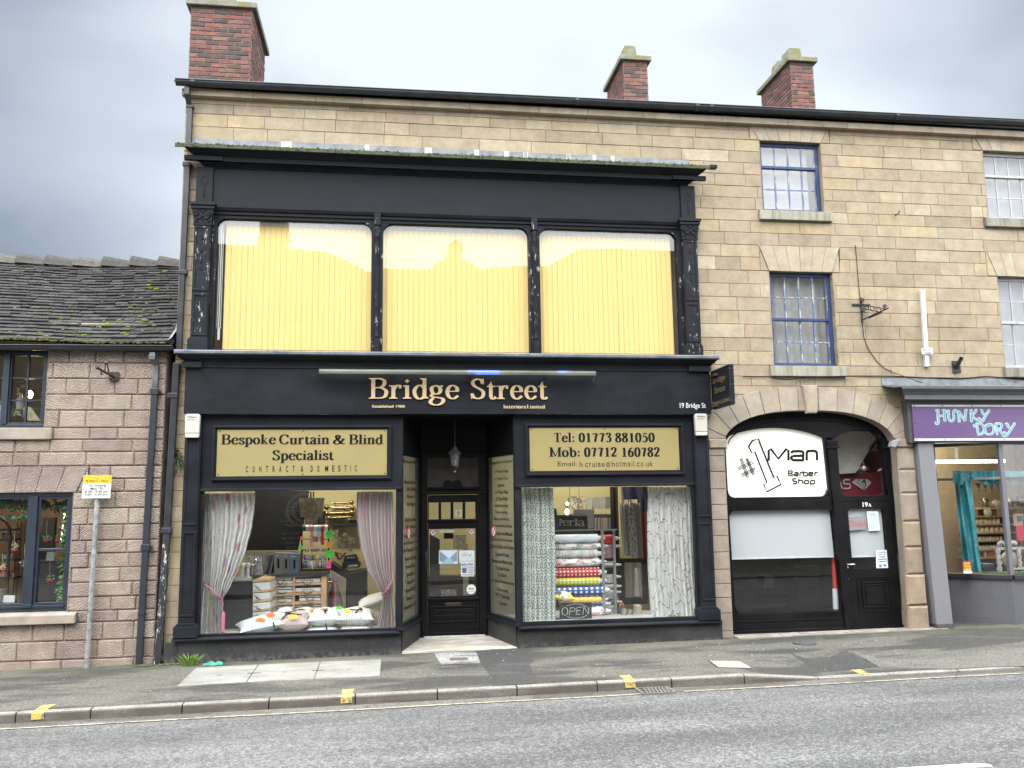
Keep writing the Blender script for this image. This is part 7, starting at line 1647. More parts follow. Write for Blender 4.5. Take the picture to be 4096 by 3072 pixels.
ib=thing('scroll_bracket','wrought iron sign bracket with three rings on the sandstone wall','bracket',P3(905,580,0))
M_WI=plain('wrought_iron',(.022,.018,.016),.6,.3)
m=MB(); a,b=P3(893,382,-.03),P3(910,588,-.03); m.box(a.x-.012,a.x+.012,-.035,-.02,b.z,a.z); a,b=P3(825,440,-.03),P3(970,440,-.03); m.box(a.x,b.x,-.034,-.018,a.z-.014,a.z+.014); build(m,'back_plate',M_WI,ib)
m=MB(); yo=lambda t:-.04-.42*t
top=[P3(900+t*190,432+t*40+6,yo(t)) for t in (0,.25,.5,.75,1)]; m.tube(top,.007,5); m.tube([P3(912,470,-.04),P3(1070,508,yo(.85))],.007,5); m.tube([P3(912,562,-.04),P3(1118,468,yo(1))],.011,6); m.tube([P3(960,550,yo(.2)),P3(1062,506,yo(.8))],.009,6)
for c,t in ((940,.2),(988,.48),(1040,.75)): q=P3(c,456+t*36,yo(t)); m.tube([q+Vector((.034*math.cos(k*.524),0,.040*math.sin(k*.524))) for k in range(12)],.006,5,True)
for c in ((907,405,-.05),(1087,457,-.44)): q=P3(*c); m.tube([q+Vector((.035*(1-k/22)*math.cos(k*.6),0,.035*(1-k/22)*math.sin(k*.6))) for k in range(20)],.007,5)
q=P3(915,487,-.06); m.tube([q+Vector((.03*(1-k/20)*math.cos(-k*.6),0,.03*(1-k/20)*math.sin(-k*.6))) for k in range(18)],.006,5); build(m,'scrollwork',M_WI,ib)
m=MB(); m.tube([P3(a,b,-.025) for a,b in ((850,-40),(857,30),(872,220),(888,385),(908,600),(918,700),(950,790),(990,850),(1035,910),(1080,950),(1160,990))]+[P3(1250,1022,-.10),P3(1330,1052,-.25),P3(1390,1072,-.32)],.006,5); solo(m,'wall_cable',M_BLACKT,'thin black cable hanging down the wall past the scroll bracket','cable')
m=MB(); m.tube([P3(a,b,-.08 if 150<a<790 else -.03) for a,b in ((-60,1020),(0,1023),(130,1022),(160,1028),(250,1044),(330,1046),(420,1030),(600,1024),(780,1017),(900,1017),(1120,1018),(1230,1022),(1400,1030),(1700,1040),(1900,1020),(2100,1035),(2212,1045),(2500,1045))],.0075,5); solo(m,'phone_cable',M_BLACKT,'black cable running level along the wall above the stone arch','cable')
m=MB(); q=Crop(2950,400,1146/2211)(1222,888,-.03); m.tube([q,q+Vector((0,-.05,0)),q+Vector((.02,-.06,.02)),q+Vector((.03,-.06,.04)),q+Vector((.015,-.06,.055))],.008,6); m.ball(q+Vector((-.01,-.01,0)),.018,6); solo(m,'iron_hook',M_WI,'small iron hook in the sandstone between the upper windows','hook')
# ================================================================== THE OTHER SIDE OF THE STREET (seen only in the glass)
YO=-16.5; YV=.05-YO
S6=Crop(650,500,1000/2212); S7=Crop(1350,550,1000/2212); S8=Crop(2050,550,1000/2212)
def sil(cr,pts,Y=YV): return cr.xz(pts,Y)
M_OPP=plain('cream_facing',(.40,.35,.26),.9,0,.15,2,src='pos'); M_OPPD=plain('dark_shop_base',(.035,.035,.04),.5,0,.2,2,src='pos'); M_OPPW=plain('white_joinery',(.45,.43,.38),.5); M_PANED=plain('dark_pane',(.12,.12,.11),.1,0,.1)
a=sil(S6,[(555,1055),(805,1072),(1055,1085),(1440,1120),(1600,1185),(1770,1270),(1790,1295),(1850,1297)])
g=sil(S7,[(405,1160),(830,1170),(870,1120),(910,1095),(960,1075),(1015,1058),(1022,1040),(1000,1020),(975,965),(1000,935),(1047,903),(1085,930),(1116,962),(1095,1020),(1075,1040),(1082,1058),(1130,1085),(1200,1120),(1230,1140),(1248,1166),(1340,1165),(1400,1145)])
h=sil(S8,[(140,1135),(240,1140),(320,1140),(400,1092),(480,1048),(560,1005),(620,988),(900,985),(1430,1005)])
xl=a[0][0]; zl=a[0][1]
lb=thing('opposite_building','pale house with a broad chimney mirrored in the left upper pane','building',(-6,YO,0))
xs=(a[-1][0]+g[0][0])/2
m=MB(); m.prism([(xs,-.2),(xs,a[-1][1])]+a[::-1]+[(xl-9,zl+.1),(xl-9,-.2)],YO-7,YO); build(m,'wall',M_OPP,lb)
c=sil(S6,[(805,1075),(805,910),(822,905),(822,690),(1055,690),(1060,870),(1072,880),(1050,885),(1050,1090)]); m=MB(); m.prism(c,YO-2.2,YO-1.0); build(m,'chimney',plain('pale_chimney',(.36,.30,.22),.9),lb)
mb2=thing('opposite_gable','curved gabled house with a stone finial mirrored in the middle upper pane','building',(1,YO,0))
xr=(g[-1][0]+h[0][0])/2
m=MB(); m.prism([(xs+.01,-.2),(xs+.01,g[0][1])]+g+[(xr-.01,g[-1][1]),(xr-.01,-.2)],YO-7,YO); build(m,'wall',M_OPP,mb2)
rb2=thing('opposite_terrace','pale house with a sloping parapet mirrored in the right upper pane','building',(7,YO,0))
m=MB(); m.prism([(xr,-.2),(xr,h[0][1])]+h+[(h[-1][0]+12,h[-1][1]),(h[-1][0]+12,-.2)],YO-7,YO); build(m,'wall',M_OPP,rb2)
def owin(par,x,z0,z1,w):
 m=MB(); m.frame(x-w/2,x+w/2,z0,z1,.10,YO+.01,YO+.08); m.box(x-w/2+.1,x+w/2-.1,YO+.01,YO+.06,(z0+z1)/2-.04,(z0+z1)/2+.04); o=build(m,'window',M_OPPW,par)
 m=MB(); m.quad((x+w/2-.05,YO+.02,z0+.05),(x-w/2+.05,YO+.02,z0+.05),(x-w/2+.05,YO+.02,z1-.05),(x+w/2-.05,YO+.02,z1-.05)); build(m,'pane',M_PANED,o)
w7=sil(S7,[(905,1240),(1170,1240),(900,1640),(1150,1640)]); owin(mb2,(w7[0][0]+w7[1][0])/2,w7[2][1]-.6,w7[0][1],w7[1][0]-w7[0][0])
w6=sil(S6,[(1090,1550),(1390,1550),(1100,1950)]); owin(lb,(w6[0][0]+w6[1][0])/2,w6[2][1]-.3,w6[0][1],w6[1][0]-w6[0][0]); owin(lb,xl-2,w6[2][1]-.3,w6[0][1],1.2)
w8=sil(S8,[(820,1380),(1120,1380)]); owin(rb2,(w8[0][0]+w8[1][0])/2,w8[0][1]-2.0,w8[0][1],w8[1][0]-w8[0][0])
zt=3.7
m=MB(); m.box(xl-9,xs-.02,YO,YO+.12,-.1,zt); o=build(m,'shop_base',M_OPPD,lb)
m=MB(); m.box(xs+.02,xr-.02,YO,YO+.12,-.1,zt); o2=build(m,'shop_base',M_OPPD,mb2)
m=MB(); m.box(xr+.02,h[-1][0]+12,YO,YO+.12,-.1,zt); o3=build(m,'shop_base',M_OPPD,rb2)
D=Crop(750,1900,900/2133); YV2=-.11-YO-.13
m=MB();
for s,y,x0,x1,hh in (('Peak',303,977,1042,13),('Precision',338,920,1042,13),('Cleaning',373,925,1042,14),('www.peakprecisioncleaning.co.uk',437,875,1195,8),('01773 828067',473,933,1150,13),('offices, shops & retail',553,900,1185,11),('factories & workshops',602,893,1180,11),('industrial cleaning',645,925,1160,11),('Tenancy cleaning',688,945,1130,11),('maintenance',735,1065,1180,9),('shops & carparks',778,905,1090,9)):
 p=D(x1,y+hh,YV2); q=D(x0,y-hh,YV2); text(m,s,0,p.x-q.x,p.z,q.z,.0,.004,xd=(-1,0,0),org=(p.x,YO+.135,0))
build(m,'window_lettering',plain('bright_vinyl',(.8,.8,.8),.5),mb2)
q=D(1098,335,YV2); m=MB()
for r in (.34,.52): m.tube([(q.x+r*math.cos(k*.2618),YO+.14,q.z+r*math.sin(k*.2618)) for k in range(24)],.04,5,True)
build(m,'ring_emblem',plain('olive_ring',(.45,.45,.2),.5),mb2)
# ================================================================== STREET THINGS
PV=Crop(600,2400,1100/2212)
def flat(name,mat,pts,cr,label,cat,group=None,lift=.012,base=-.04):
 q=[cr.g(a,b,-.02) for a,b in pts]; m=MB(); m.add([(p.x,p.y,base+gz(p.x,p.y)) for p in q]+[(p.x,p.y,lift+gz(p.x,p.y)) for p in q],[(3,2,1,0),(4,5,6,7),(0,1,5,4),(1,2,6,5),(2,3,7,6),(3,0,4,7)])
 t=thing(name,label,cat,(sum(p.x for p in q)/4,sum(p.y for p in q)/4,lift),group); build(m,'slab',mat,t); return t
n=NT('pale_concrete'); v=n.pos(); sp_=n.vor(v,95.0,out='Color'); bw=n.new('ShaderNodeRGBToBW'); n.L.new(sp_,bw.inputs[0]); c=n.mix(n.rng(n.noise(n.pos(scale=(.7,1.5,1)),2.6,5,.65),.35,.65),(.17,.17,.15),(.27,.265,.24)); c=n.mix(.4,c,n.mix(bw.outputs[0],(.45,.45,.45),(1.5,1.5,1.5)),'MULTIPLY'); n.col(c); n.set(.85); n.bump(bw.outputs[0],.25,.003); M_CONC=n.m
cx=[([(217,674),(372,540),(868,519),(770,646)],'left'),([(780,645),(878,518),(1366,502),(1314,627)],'middle'),([(1320,627),(1374,501),(1860,485),(1848,603)],'right')]
lab={'left':'pale concrete pit cover nearest the grass tuft, leftmost of three','middle':'pale concrete pit cover between two others in the pavement','right':'pale concrete pit cover nearest the shop step'}
for pts,k in cx:
 t=flat('pit_cover',M_CONC,pts,PV,lab[k],'cover','concrete pit covers in the pavement',.008)
 x=sum(p[0] for p in pts)/4; y=sum(p[1] for p in pts)/4; m=MB()
 a,b,c_,d=[PV.g(x+i,y+j,-.02) for i,j in ((-18,6),(14,6),(20,-6),(-10,-6))]; m.add([(p.x,p.y,gz(p.x,p.y)+.0105) for p in (a,b,c_,d)],[(0,1,2,3)]); build(m,'badge',plain('dull_badge',(.17,.17,.165),.6),t)
 if k!='left':
  m=MB(); xx=pts[0][0]; q=PV.g((pts[0][0]+pts[1][0])/2-4,(pts[0][1]+pts[1][1])/2,-.02); m.box(q.x-.06,q.x+.10,q.y-.012,q.y+.012,gz(q.x,q.y)+.005,gz(q.x,q.y)+.010); build(m,'lifting_slot',M_BLACKT,t)
m=MB();
PV3=Crop(2600,2400,1100/2212); PV2=Crop(1600,2400,1100/2212)
t=flat('manhole_cover',plain('rusty_pale_cover',(.30,.27,.235),.7,.1,.25,14,.4,80,src='pos'),[(555,551),(480,503),(720,498),(818,543)],PV3,'square pale manhole cover near the kerb in front of the barber end','cover',None,.006)
m=MB();
for a,b in (((545,552),(818,546)),((545,552),(472,502))):
 p,q=PV3.g(*a,-.02),PV3.g(*b,-.02); m.tube([(p.x,p.y,gz(p.x,p.y)),(q.x,q.y,gz(q.x,q.y))],.010,5)
build(m,'rim',plain('iron_rim',(.05,.05,.05),.6,.5),t)
q=PV3.g(1243,366,-.0); t=thing('round_cover','small round iron cover in the pavement before the barber door','cover',(q.x,q.y,gz(q.x,q.y))); m=MB(); m.lathe([(.16,-.02),(.16,.008),(.14,.008)],(q.x,q.y,gz(q.x,q.y)),'z',24); build(m,'rim',_mats['iron_rim'],t); m=MB()
for i in range(-4,5): w=(.135**2-(i*.03)**2)**.5; m.box(q.x-w,q.x+w,q.y+i*.03-.008,q.y+i*.03+.008,gz(q.x,q.y)+.008,gz(q.x,q.y)+.013)
build(m,'ribs',plain('grey_iron',(.14,.15,.16),.5,.4),t)
t=flat('hydrant_cover',plain('brown_iron_cover',(.12,.095,.08),.7,.2,.3,20,.4),[(405,495),(395,474),(540,470),(552,490)],PV2,'small oblong iron cover in the chippings by the shop step','cover',None,.006)
# street drain
a,b,c_,d=[PV2.g(x,y,-.14) for x,y in ((1945,772),(1905,738),(2150,724),(2212,764))]
dg=thing('drain_grate','iron street drain grate by the kerb','drain',((a.x+c_.x)/2,(a.y+c_.y)/2,-.15))
x0,x1=min(a.x,b.x)+.02,max(c_.x,d.x)-.02; y0,y1=min(a.y,d.y),max(b.y,c_.y); y1=min(y1,-2.44); zr=max(ROADZ(x0,y0),ROADZ(x1,y0),ROADZ(x1,y1))+.008
m=MB(); m.box(x0,x1,y0,y1,zr-.006,zr-.002); build(m,'pit',plain('drain_black',(.006,.006,.006),.9),dg)
m=MB();
for (p,q_,r_,s_) in ((x0-.03,x1+.03,y0-.03,y0),(x0-.03,x1+.03,y1,y1+.02),(x0-.03,x0,y0,y1),(x1,x1+.03,y0,y1)): m.box(p,q_,r_,s_,zr-.02,zr+.012)
for i in range(1,8): xx=x0+(x1-x0)*i/8; m.add([(xx-.012,y0,zr),(xx+.008,y0,zr),(xx+.048,y1,zr),(xx+.028,y1,zr),(xx-.012,y0,zr+.01),(xx+.008,y0,zr+.01),(xx+.048,y1,zr+.01),(xx+.028,y1,zr+.01)],[(0,3,2,1),(4,5,6,7),(0,1,5,4),(1,2,6,5),(2,3,7,6),(3,0,4,7)])
for i in (1,2): yy=y0+(y1-y0)*i/3; m.box(x0,x1,yy-.009,yy+.009,zr+.001,zr+.0085)
build(m,'bars',plain('worn_iron_bars',(.16,.15,.14),.55,.3),dg)
# grass, fern, weeds, rag
rg=random.Random(12)
def tuft(c,n_,h,spread,label,name,cat,cols,lean_=.5):
 m=MB()
 for i in range(n_):
  a=rg.uniform(0,6.28); r=rg.uniform(0,spread); b=Vector(c)+Vector((math.cos(a)*r,math.sin(a)*r*.5,0)); d=Vector((math.cos(a)*lean_*rg.uniform(.2,1),math.sin(a)*lean_*.5-.1,1)).normalized(); L_=h*rg.uniform(.45,1.1); w=.006*rg.uniform(.7,1.4); u=Vector((1,.3*rg.uniform(-1,1),0)).normalized()*w; k=rg.choice(cols); g_=rg.uniform(.7,1.3); m.col=(k[0]*g_,k[1]*g_,k[2]*g_,1)
  P=[b+d*L_*t+Vector((math.cos(a),0,0))*(.25*L_*t*t) -Vector((0,0,.25*L_*t*t)) for t in (0,.5,1)]
  m.add([P[0]-u,P[0]+u,P[1]+u*.8,P[1]-u*.8,P[2]],[(0,1,2,3),(3,2,4)])
 return solo(m,name,M_LEAF,label,cat)
q=PV.g(315,512,0); tuft((q.x,q.y+.02,gz(q.x,q.y)),130,.22,.09,'bright green grass tuft growing at the foot of the black plinth','grass_tuft','grass',[(.12,.20,.035),(.16,.24,.06),(.09,.15,.03)])
q=PV.g(110,495,0); tuft((q.x,q.y+.03,0),40,.19,.06,'straggly yellow weed beside the peeling downpipe','weed','weed',[(.18,.17,.07),(.12,.15,.05),(.22,.20,.12)],1.0)
q=Crop(3400,1400,696/962).g(948,1532,.03); m=MB(); leafy(m,[Vector((q.x-.06,q.y,.05)),Vector((q.x+.12,q.y,.07))],rg,40,.06,[(.09,.10,.03),(.13,.15,.05)],.025); solo(m,'weed',M_LEAF,'small leafy weed on the step corner of the gift shop','weed')
Qf=Crop(0,1300,760/2212); m=MB(); o_=Qf(2065,1560,-.03)
for i in range(60):
 a=rg.gauss(0,1.05)+math.pi/2*rg.choice((1,1,-1)); L_=rg.uniform(.07,.16); b=o_+Vector((rg.uniform(-.05,.05),0,rg.uniform(-.08,.08))); d=Vector((math.cos(a)*.8,-.5,math.sin(a))).normalized(); u=d.cross(Vector((0,1,.2))).normalized()*.013; k=rg.uniform(.7,1.3); m.col=(.045*k,.06*k,.025*k,1)
 m.add([b,b+d*L_*.5+u,b+d*L_+Vector((0,0,-.03)),b+d*L_*.5-u],[(0,1,2,3)])
solo(m,'fern',M_LEAF,'dark green fern growing out of the wall between the pipe and the shopfront','fern')
for (a,b,s,lb_) in ((245,520,.05,'low moss and weeds at the foot of the peeling pipe'),):
 m=MB(); q=PV.g(60,520,0)
 for i in range(60): m.col=(.07*rg.uniform(.6,1.3),.085*rg.uniform(.6,1.3),.025,1); x=q.x+rg.uniform(-.35,.45); m.ball((x,-.16+rg.uniform(-.04,.06),gz(x,-.1)+.005),rg.uniform(.01,.028),6,(1.4,1,.6))
 o=solo(m,'moss',M_MOSS,lb_,'moss'); o['kind']='stuff'
q=PV.g(508,505,0); m=MB()
m.grid(lambda u,w:(q.x-.12+.25*u,q.y-.06+.13*w+.02*math.sin(u*9),gz(q.x,q.y)+.008+.05*abs(math.sin(u*7+w*4))*math.sin(math.pi*min(1,max(0,w)))*(.4+.6*math.sin(u*3.1))),18,10); solo(m,'green_rag',plain('jade_cloth',(.035,.22,.15),.7),'crumpled jade green rag lying at the foot of the plinth','litter')
m=MB()
for i in range(46):
 x=rg.uniform(-4.5,8); y=rg.uniform(-2.2,-.2); s=rg.uniform(.006,.014); g_=rg.choice([(.6,.6,.58,1),(.5,.47,.40,1),(.10,.08,.05,1)]); m.col=g_; z=gz(x,y)+.004; m.add([(x-s,y-s*.6,z),(x+s,y-s*.4,z+.002),(x+s*.7,y+s,z+.003),(x-s*.8,y+s*.6,z)],[(0,1,2,3)])
for i in range(60):
 x=rg.uniform(-4.5,8); y=rg.uniform(-2.62,-2.45); s=rg.uniform(.005,.02); m.col=(.07,.05,.03,1); z=ROADZ(x,y)+.012; m.add([(x-s,y-s*.5,z),(x+s,y-s*.4,z+.003),(x+s*.7,y+s*.6,z+.002),(x-s*.8,y+s*.6,z+.006)],[(0,1,2,3)])
m.col=(1,1,1,1); o=solo(m,'litter_specks',M_CARD,'tiny paper and leaf scraps scattered over the pavement and gutter','litter'); o['kind']='stuff'
# ================================================================== INSIDE THE CURTAIN SHOP
F=Crop(2000,1900,900/2133); Z1=Crop(1000,1900,450/1659); Z2=Crop(950,2250,600/2212); Z3=Crop(2200,1940,420/2212); Z4=Crop(2200,2200,420/1270)
M_CREAMW=plain('cream_shop_wall',(.55,.49,.26),.9,0,.08,1.5,src='pos')
m=MB(); m.box(-2.62,4.5,2.7,2.75,.0,3.4); m.box(-2.67,-2.62,.1,2.7,0,3.4); m.box(4.5,4.55,.1,2.7,0,3.4); build(m,'shop_wall',M_CREAMW,shop)
m=MB(); m.box(-2.62,4.5,.95,2.7,0,.05); build(m,'shop_floor',plain('shop_carpet',(.09,.075,.06),.9),shop)
m=MB(); m.box(-2.62,4.5,.1,2.7,3.36,3.4); build(m,'shop_ceiling',_mats['white_ceiling'],shop)
m=MB(); m.slab([(-2.6,-.03),(.06,-.03),(.33,.95),(-2.6,.95)],.2,.312); m.slab([(1.87,-.03),(4.48,-.03),(4.48,.95),(1.60,.95)],.2,.335); build(m,'window_bed',plain('white_bed',(.34,.335,.32),.6),shop)
E_TUBE=emit('shop_ceiling_tube',(1,.93,.80),52.0)
for i,(x,y,w,nm) in enumerate(((-1.2,1.25,1.5,'left of the shop door'),(3.1,1.25,1.5,'right of the shop door'))):
 zl_=3.3
 t=thing('ceiling_light',f'fluorescent ceiling light inside the curtain shop, {nm}','light',(x,y,zl_),'ceiling lights of the curtain shop')
 m=MB(); m.box(x-w/2,x+w/2,y-.05,y+.05,zl_,zl_+.06); build(m,'housing',M_SIGNW,t); m=MB(); m.box(x-w/2+.03,x+w/2-.03,y-.06,y+.06,zl_-.025,zl_-.002); build(m,'tube',E_TUBE,t)
# ---- patterned cloths
def cloth(name,fn,rough=.85,sheer=0):
 n=NT(name); uv=n.new('ShaderNodeUVMap').outputs[0]; c=fn(n,uv); n.col(c); n.set(rough); n.bump(n.noise(uv,90,2),.15,.002)
 if sheer: thin(n,c,sheer)
 return n.m
def umap(n,uv,s=(1,1,1),r=(0,0,0),l=(0,0,0)):
 m=n.new('ShaderNodeMapping'); n.L.new(uv,m.inputs[0]); m.inputs['Scale'].default_value=s; m.inputs['Rotation'].default_value=r; m.inputs['Location'].default_value=l; return m.outputs[0]
def floral(n,uv):
 c=n.mix(n.noise(uv,6,3),(.56,.56,.55),(.64,.63,.62))
 st=n.wave(umap(n,uv,(1,.22,1)),9,9,3,1.4,'X'); c=n.mix(n.rng(st,.90,.98,0,.8),c,(.22,.23,.22))
 st2=n.wave(umap(n,uv,(1,.5,1),(0,0,.6)),7,8,3,2,'X'); c=n.mix(n.rng(st2,.93,.99,0,.6),c,(.20,.23,.20))
 lf=n.noise(umap(n,uv,(1,.7,1),l=(4,2,0)),11,5,.7,1.0); c=n.mix(n.rng(lf,.61,.66,0,.7),c,(.24,.28,.25))
 v=n.vor(umap(n,uv,(1,.8,1)),4.2); w=n.noise(uv,40,3,.8); c=n.mix(n.mth('MULTIPLY',n.rng(n.mth('ADD',v,n.mth('MULTIPLY',w,.10)),.35,.25),.85),c,(.38,.15,.28))
 return n.mix(n.rng(n.noise(umap(n,uv,(6,.5,1)),9,3),.5,.75,0,.22),c,(.46,.32,.42))
def stripe(n,uv):
 a=n.wave(umap(n,uv),15,0,0,1,'X'); c=n.mix(n.rng(a,.45,.55),(.55,.52,.50),(.38,.325,.33)); b=n.wave(umap(n,uv),46,0,0,1,'X'); c=n.mix(n.rng(b,.55,.75,0,.6),c,(.34,.30,.32)); return n.mix(n.rng(n.wave(umap(n,uv,l=(.02,0,0)),7.5,0,0,1,'X'),.93,.97),c,(.42,.18,.20))
def deco(n,uv):
 w=umap(n,uv,(7.5,5.2,1)); fr=n.new('ShaderNodeVectorMath',operation='FRACTION'); n.L.new(w,fr.inputs[0]); sb=n.new('ShaderNodeVectorMath',operation='SUBTRACT'); n.L.new(fr.outputs[0],sb.inputs[0]); sb.inputs[1].default_value=(.5,.1,0)
 ln=n.new('ShaderNodeVectorMath',operation='LENGTH'); n.L.new(sb.outputs[0],ln.inputs[0])
 ring=n.mth('SINE',n.mth('MULTIPLY',ln.outputs['Value'],30.0)); c=n.mix(n.rng(ring,.0,.3),(.60,.61,.58),(.15,.21,.18))
 sp2=n.new('ShaderNodeSeparateXYZ'); n.L.new(sb.outputs[0],sp2.inputs[0]); at=n.mth('ARCTAN2',sp2.outputs[0],sp2.outputs[1]); fan=n.mth('SINE',n.mth('MULTIPLY',at,9.0)); c=n.mix(n.mth('MULTIPLY',n.rng(fan,.3,.6),n.rng(ln.outputs['Value'],.2,.42)),c,(.62,.63,.6))
 c=n.mix(n.mth('MULTIPLY',n.rng(n.noise(uv,14,3,.6),.55,.60),n.rng(ring,.0,.3)),c,(.03,.17,.17)); return n.mix(n.rng(n.mth('ABSOLUTE',sp2.outputs[0]),.035,.02,0,.6),c,(.14,.2,.16))
def wavy(n,uv):
 w=umap(n,uv,(1,.62,1)); d=n.new('ShaderNodeTexNoise'); n.L.new(w,d.inputs['Vector']); d.inputs['Scale'].default_value=5;
 mxv=n.new('ShaderNodeVectorMath',operation='ADD'); sc_=n.new('ShaderNodeVectorMath',operation='SCALE'); n.L.new(d.outputs['Color'],sc_.inputs[0]); sc_.inputs['Scale'].default_value=.13; n.L.new(w,mxv.inputs[0]); n.L.new(sc_.outputs[0],mxv.inputs[1])
 e=n.vor(mxv.outputs[0],6.6,'DISTANCE_TO_EDGE','Distance'); return n.mix(n.rng(e,.015,.028),(.15,.16,.15),(.62,.62,.61))
C_FLORAL=cloth('thistle_cloth',floral,.85,.14); C_STRIPE=cloth('striped_cloth',stripe,.85,.14); C_DECO=cloth('green_fan_cloth',deco,.8,.14); C_WAVY=cloth('wavy_line_cloth',wavy,.85,.14)
def curtain(cr,rows,y0,folds,amp,mat,label,width,name='curtain',z_bot=None):
 """rows: (pixel y, left pixel x, right pixel x) from top to bottom"""
 t=thing(name,label,'curtain',cr((rows[0][1]+rows[0][2])/2,rows[-1][0],y0),'display curtains in the shop windows'); m=MB()
 def f(u,w):
  py=rows[0][0]+(rows[-1][0]-rows[0][0])*(1-w); i=0
  while i<len(rows)-2 and rows[i+1][0]<py: i+=1
  k=(py-rows[i][0])/(rows[i+1][0]-rows[i][0]); k=min(1,max(0,k)); k=k*k*(3-2*k)*.5+k*.5
  xl=rows[i][1]+(rows[i+1][1]-rows[i][1])*k; xr=rows[i][2]+(rows[i+1][2]-rows[i][2])*k
  ph=u*folds*6.283; uu=u+.10/folds*math.sin(ph*2)+.05/folds*math.sin(ph*.7+w*3)
  q=cr(xl+(xr-xl)*uu,py,y0+.05+amp*math.sin(ph+.35*math.sin(w*5+u*9))+amp*.3*math.sin(ph*.43+1+w*2)); return (q.x,q.y,q.z,u*width,w*1.9)
 m.grid(f,folds*9,26); o=build(m,'cloth',mat,t); return t
t=curtain(D,[(172,172,645),(290,190,640),(480,205,615),(700,205,560),(900,205,480),(1050,190,410),(1175,235,335),(1250,215,330),(1400,205,345),(1535,205,357)],.06,9,.026,C_FLORAL,'white thistle print curtain held back with a pink cord in the left window',1.5)
m=MB(); m.tube([D(160,1035,.03),D(220,1080,.0),D(290,1140,-.01),D(330,1180,.0),D(336,1240,.02)],.009,6); build(m,'tieback',plain('pink_cord',(.42,.10,.17),.6),t); m=MB(); m.lathe([(.012,0),(.022,-.03),(.022,-.18),(.026,-.26)],D(342,1295,.04),'z',8); build(m,'tassel',_mats['pink_cord'],t)
curtain(D,[(172,160,222),(600,150,215),(1000,135,208),(1540,105,182)],.10,3,.02,C_FLORAL,'narrow straight thistle print curtain at the far left of the left window',.35)
t=curtain(D,[(158,1605,1945),(300,1602,1950),(500,1612,1952),(700,1640,1950),(900,1700,1948),(1050,1790,1945),(1130,1850,1930),(1220,1840,1940),(1340,1815,1955),(1462,1785,1962)],.06,10,.024,C_STRIPE,'pink and grey striped curtain held back at the right of the left window',1.0)
m=MB(); m.tube([D(1955,970,.05),D(1920,1040,.0),D(1880,1105,-.01),D(1850,1130,.02)],.010,6); build(m,'tieback',_mats['pink_cord'],t)
curtain(F,[(120,190,500),(500,194,518),(900,198,527),(1388,205,528)],.06,7,.03,C_DECO,'green and white fan patterned curtain at the left of the right window',1.0)
curtain(F,[(112,1405,1798),(500,1392,1812),(900,1400,1830),(1345,1430,1868)],.06,11,.026,C_WAVY,'white curtain with a network of wavy black lines in the right window',1.6)
m=MB(); m.prism(F.xz([(1798,112),(1812,112),(1872,1345),(1855,1345)],.14),.13,.15); solo(m,'curtain_lining',plain('pale_lining',(.55,.54,.49),.9),'strip of pale lining at the right edge of the wavy line curtain','curtain')
# ---- things in the left window, front to back
M_UNIT=plain('pale_oak',(.36,.235,.12),.6,0,.25,8,src='pos'); M_UBLK=plain('black_counter_top',(.018,.018,.019),.35,0,.2,src='pos')
YU=.80
un=thing('display_unit','slatted oak display unit with a black top full of white sample boxes','shelf',Z2(840,900,YU))
m=MB()
for a,b in ((180,213),(300,335),(438,478),(572,612),(705,745)):
 p=Z2(395,b+ (8 if a<250 else 4),YU); q=Z2(1305,a-6,YU); m.add([(p.x,YU,Z2(395,a+28,YU).z),(p.x,YU,Z2(395,b+30,YU).z),(q.x,YU,Z2(1305,b-14,YU).z),(q.x,YU,Z2(1305,a-14,YU).z),(p.x,YU+.4,Z2(395,a+28,YU).z),(p.x,YU+.4,Z2(395,b+30,YU).z),(q.x,YU+.4,Z2(1305,b-14,YU).z),(q.x,YU+.4,Z2(1305,a-14,YU).z)],[(0,1,2,3),(7,6,5,4),(0,4,5,1),(1,5,6,2),(2,6,7,3),(3,7,4,0)])
for a,b in ((375,414),(818,835),(1237,1305)):
 p,q=Z2(a,200,YU-.004),Z2(b,900,YU-.004); m.box(p.x,q.x,YU-.006,YU+.4,.3,p.z)
build(m,'boards',M_UNIT,un)
PA,PB=Z2(222,300,.48),Z2(385,215,YU)
m=MB()
def ang(mb,ya,yb,yc,yd,tk=.02):
 """a board on the splayed left side; pixel heights at its left end (ya..yb) and right end (yc..yd)"""
 p0,p1=Z2(222,ya,.48),Z2(222,yb,.48); q0,q1=Z2(380,yc,YU),Z2(380,yd,YU); o=Vector((.03,.02,0))
 mb.add([p0,p1,q1,q0,p0+o*8,p1+o*8,q1+o*8,q0+o*8],[(0,1,2,3),(7,6,5,4),(0,4,5,1),(1,5,6,2),(2,6,7,3),(3,7,4,0)])
for L_ in ((262,292,180,212),(420,446,345,372),(555,590,478,512),(700,728,610,645),(845,870,745,780)): ang(m,*L_)
build(m,'side_boards',M_UNIT,un)
m=MB(); zt=Z2(900,168,YU).z; p=Z2(395,200,YU-.02); q=Z2(1330,150,YU-.02); m.box(p.x-.02,q.x,YU-.03,YU+.5,zt-.035,zt); pa=Z2(215,290,.46); m.slab([(pa.x,.46),(p.x,YU-.03),(p.x,YU+.5),(pa.x,.95)],zt-.035,zt); build(m,'top',M_UBLK,un)
m=MB(); p,q=Z2(400,900,YU+.38),Z2(1305,200,YU+.38); m.box(p.x,q.x,YU+.38,YU+.40,.3,zt-.04); build(m,'back',M_UBLK,un)
M_BOXW=plain('white_sample_box',(.50,.50,.49),.55,0,.05); M_BOXS=plain('grey_square',(.16,.16,.15),.6)
grp='white sample boxes in the oak unit'
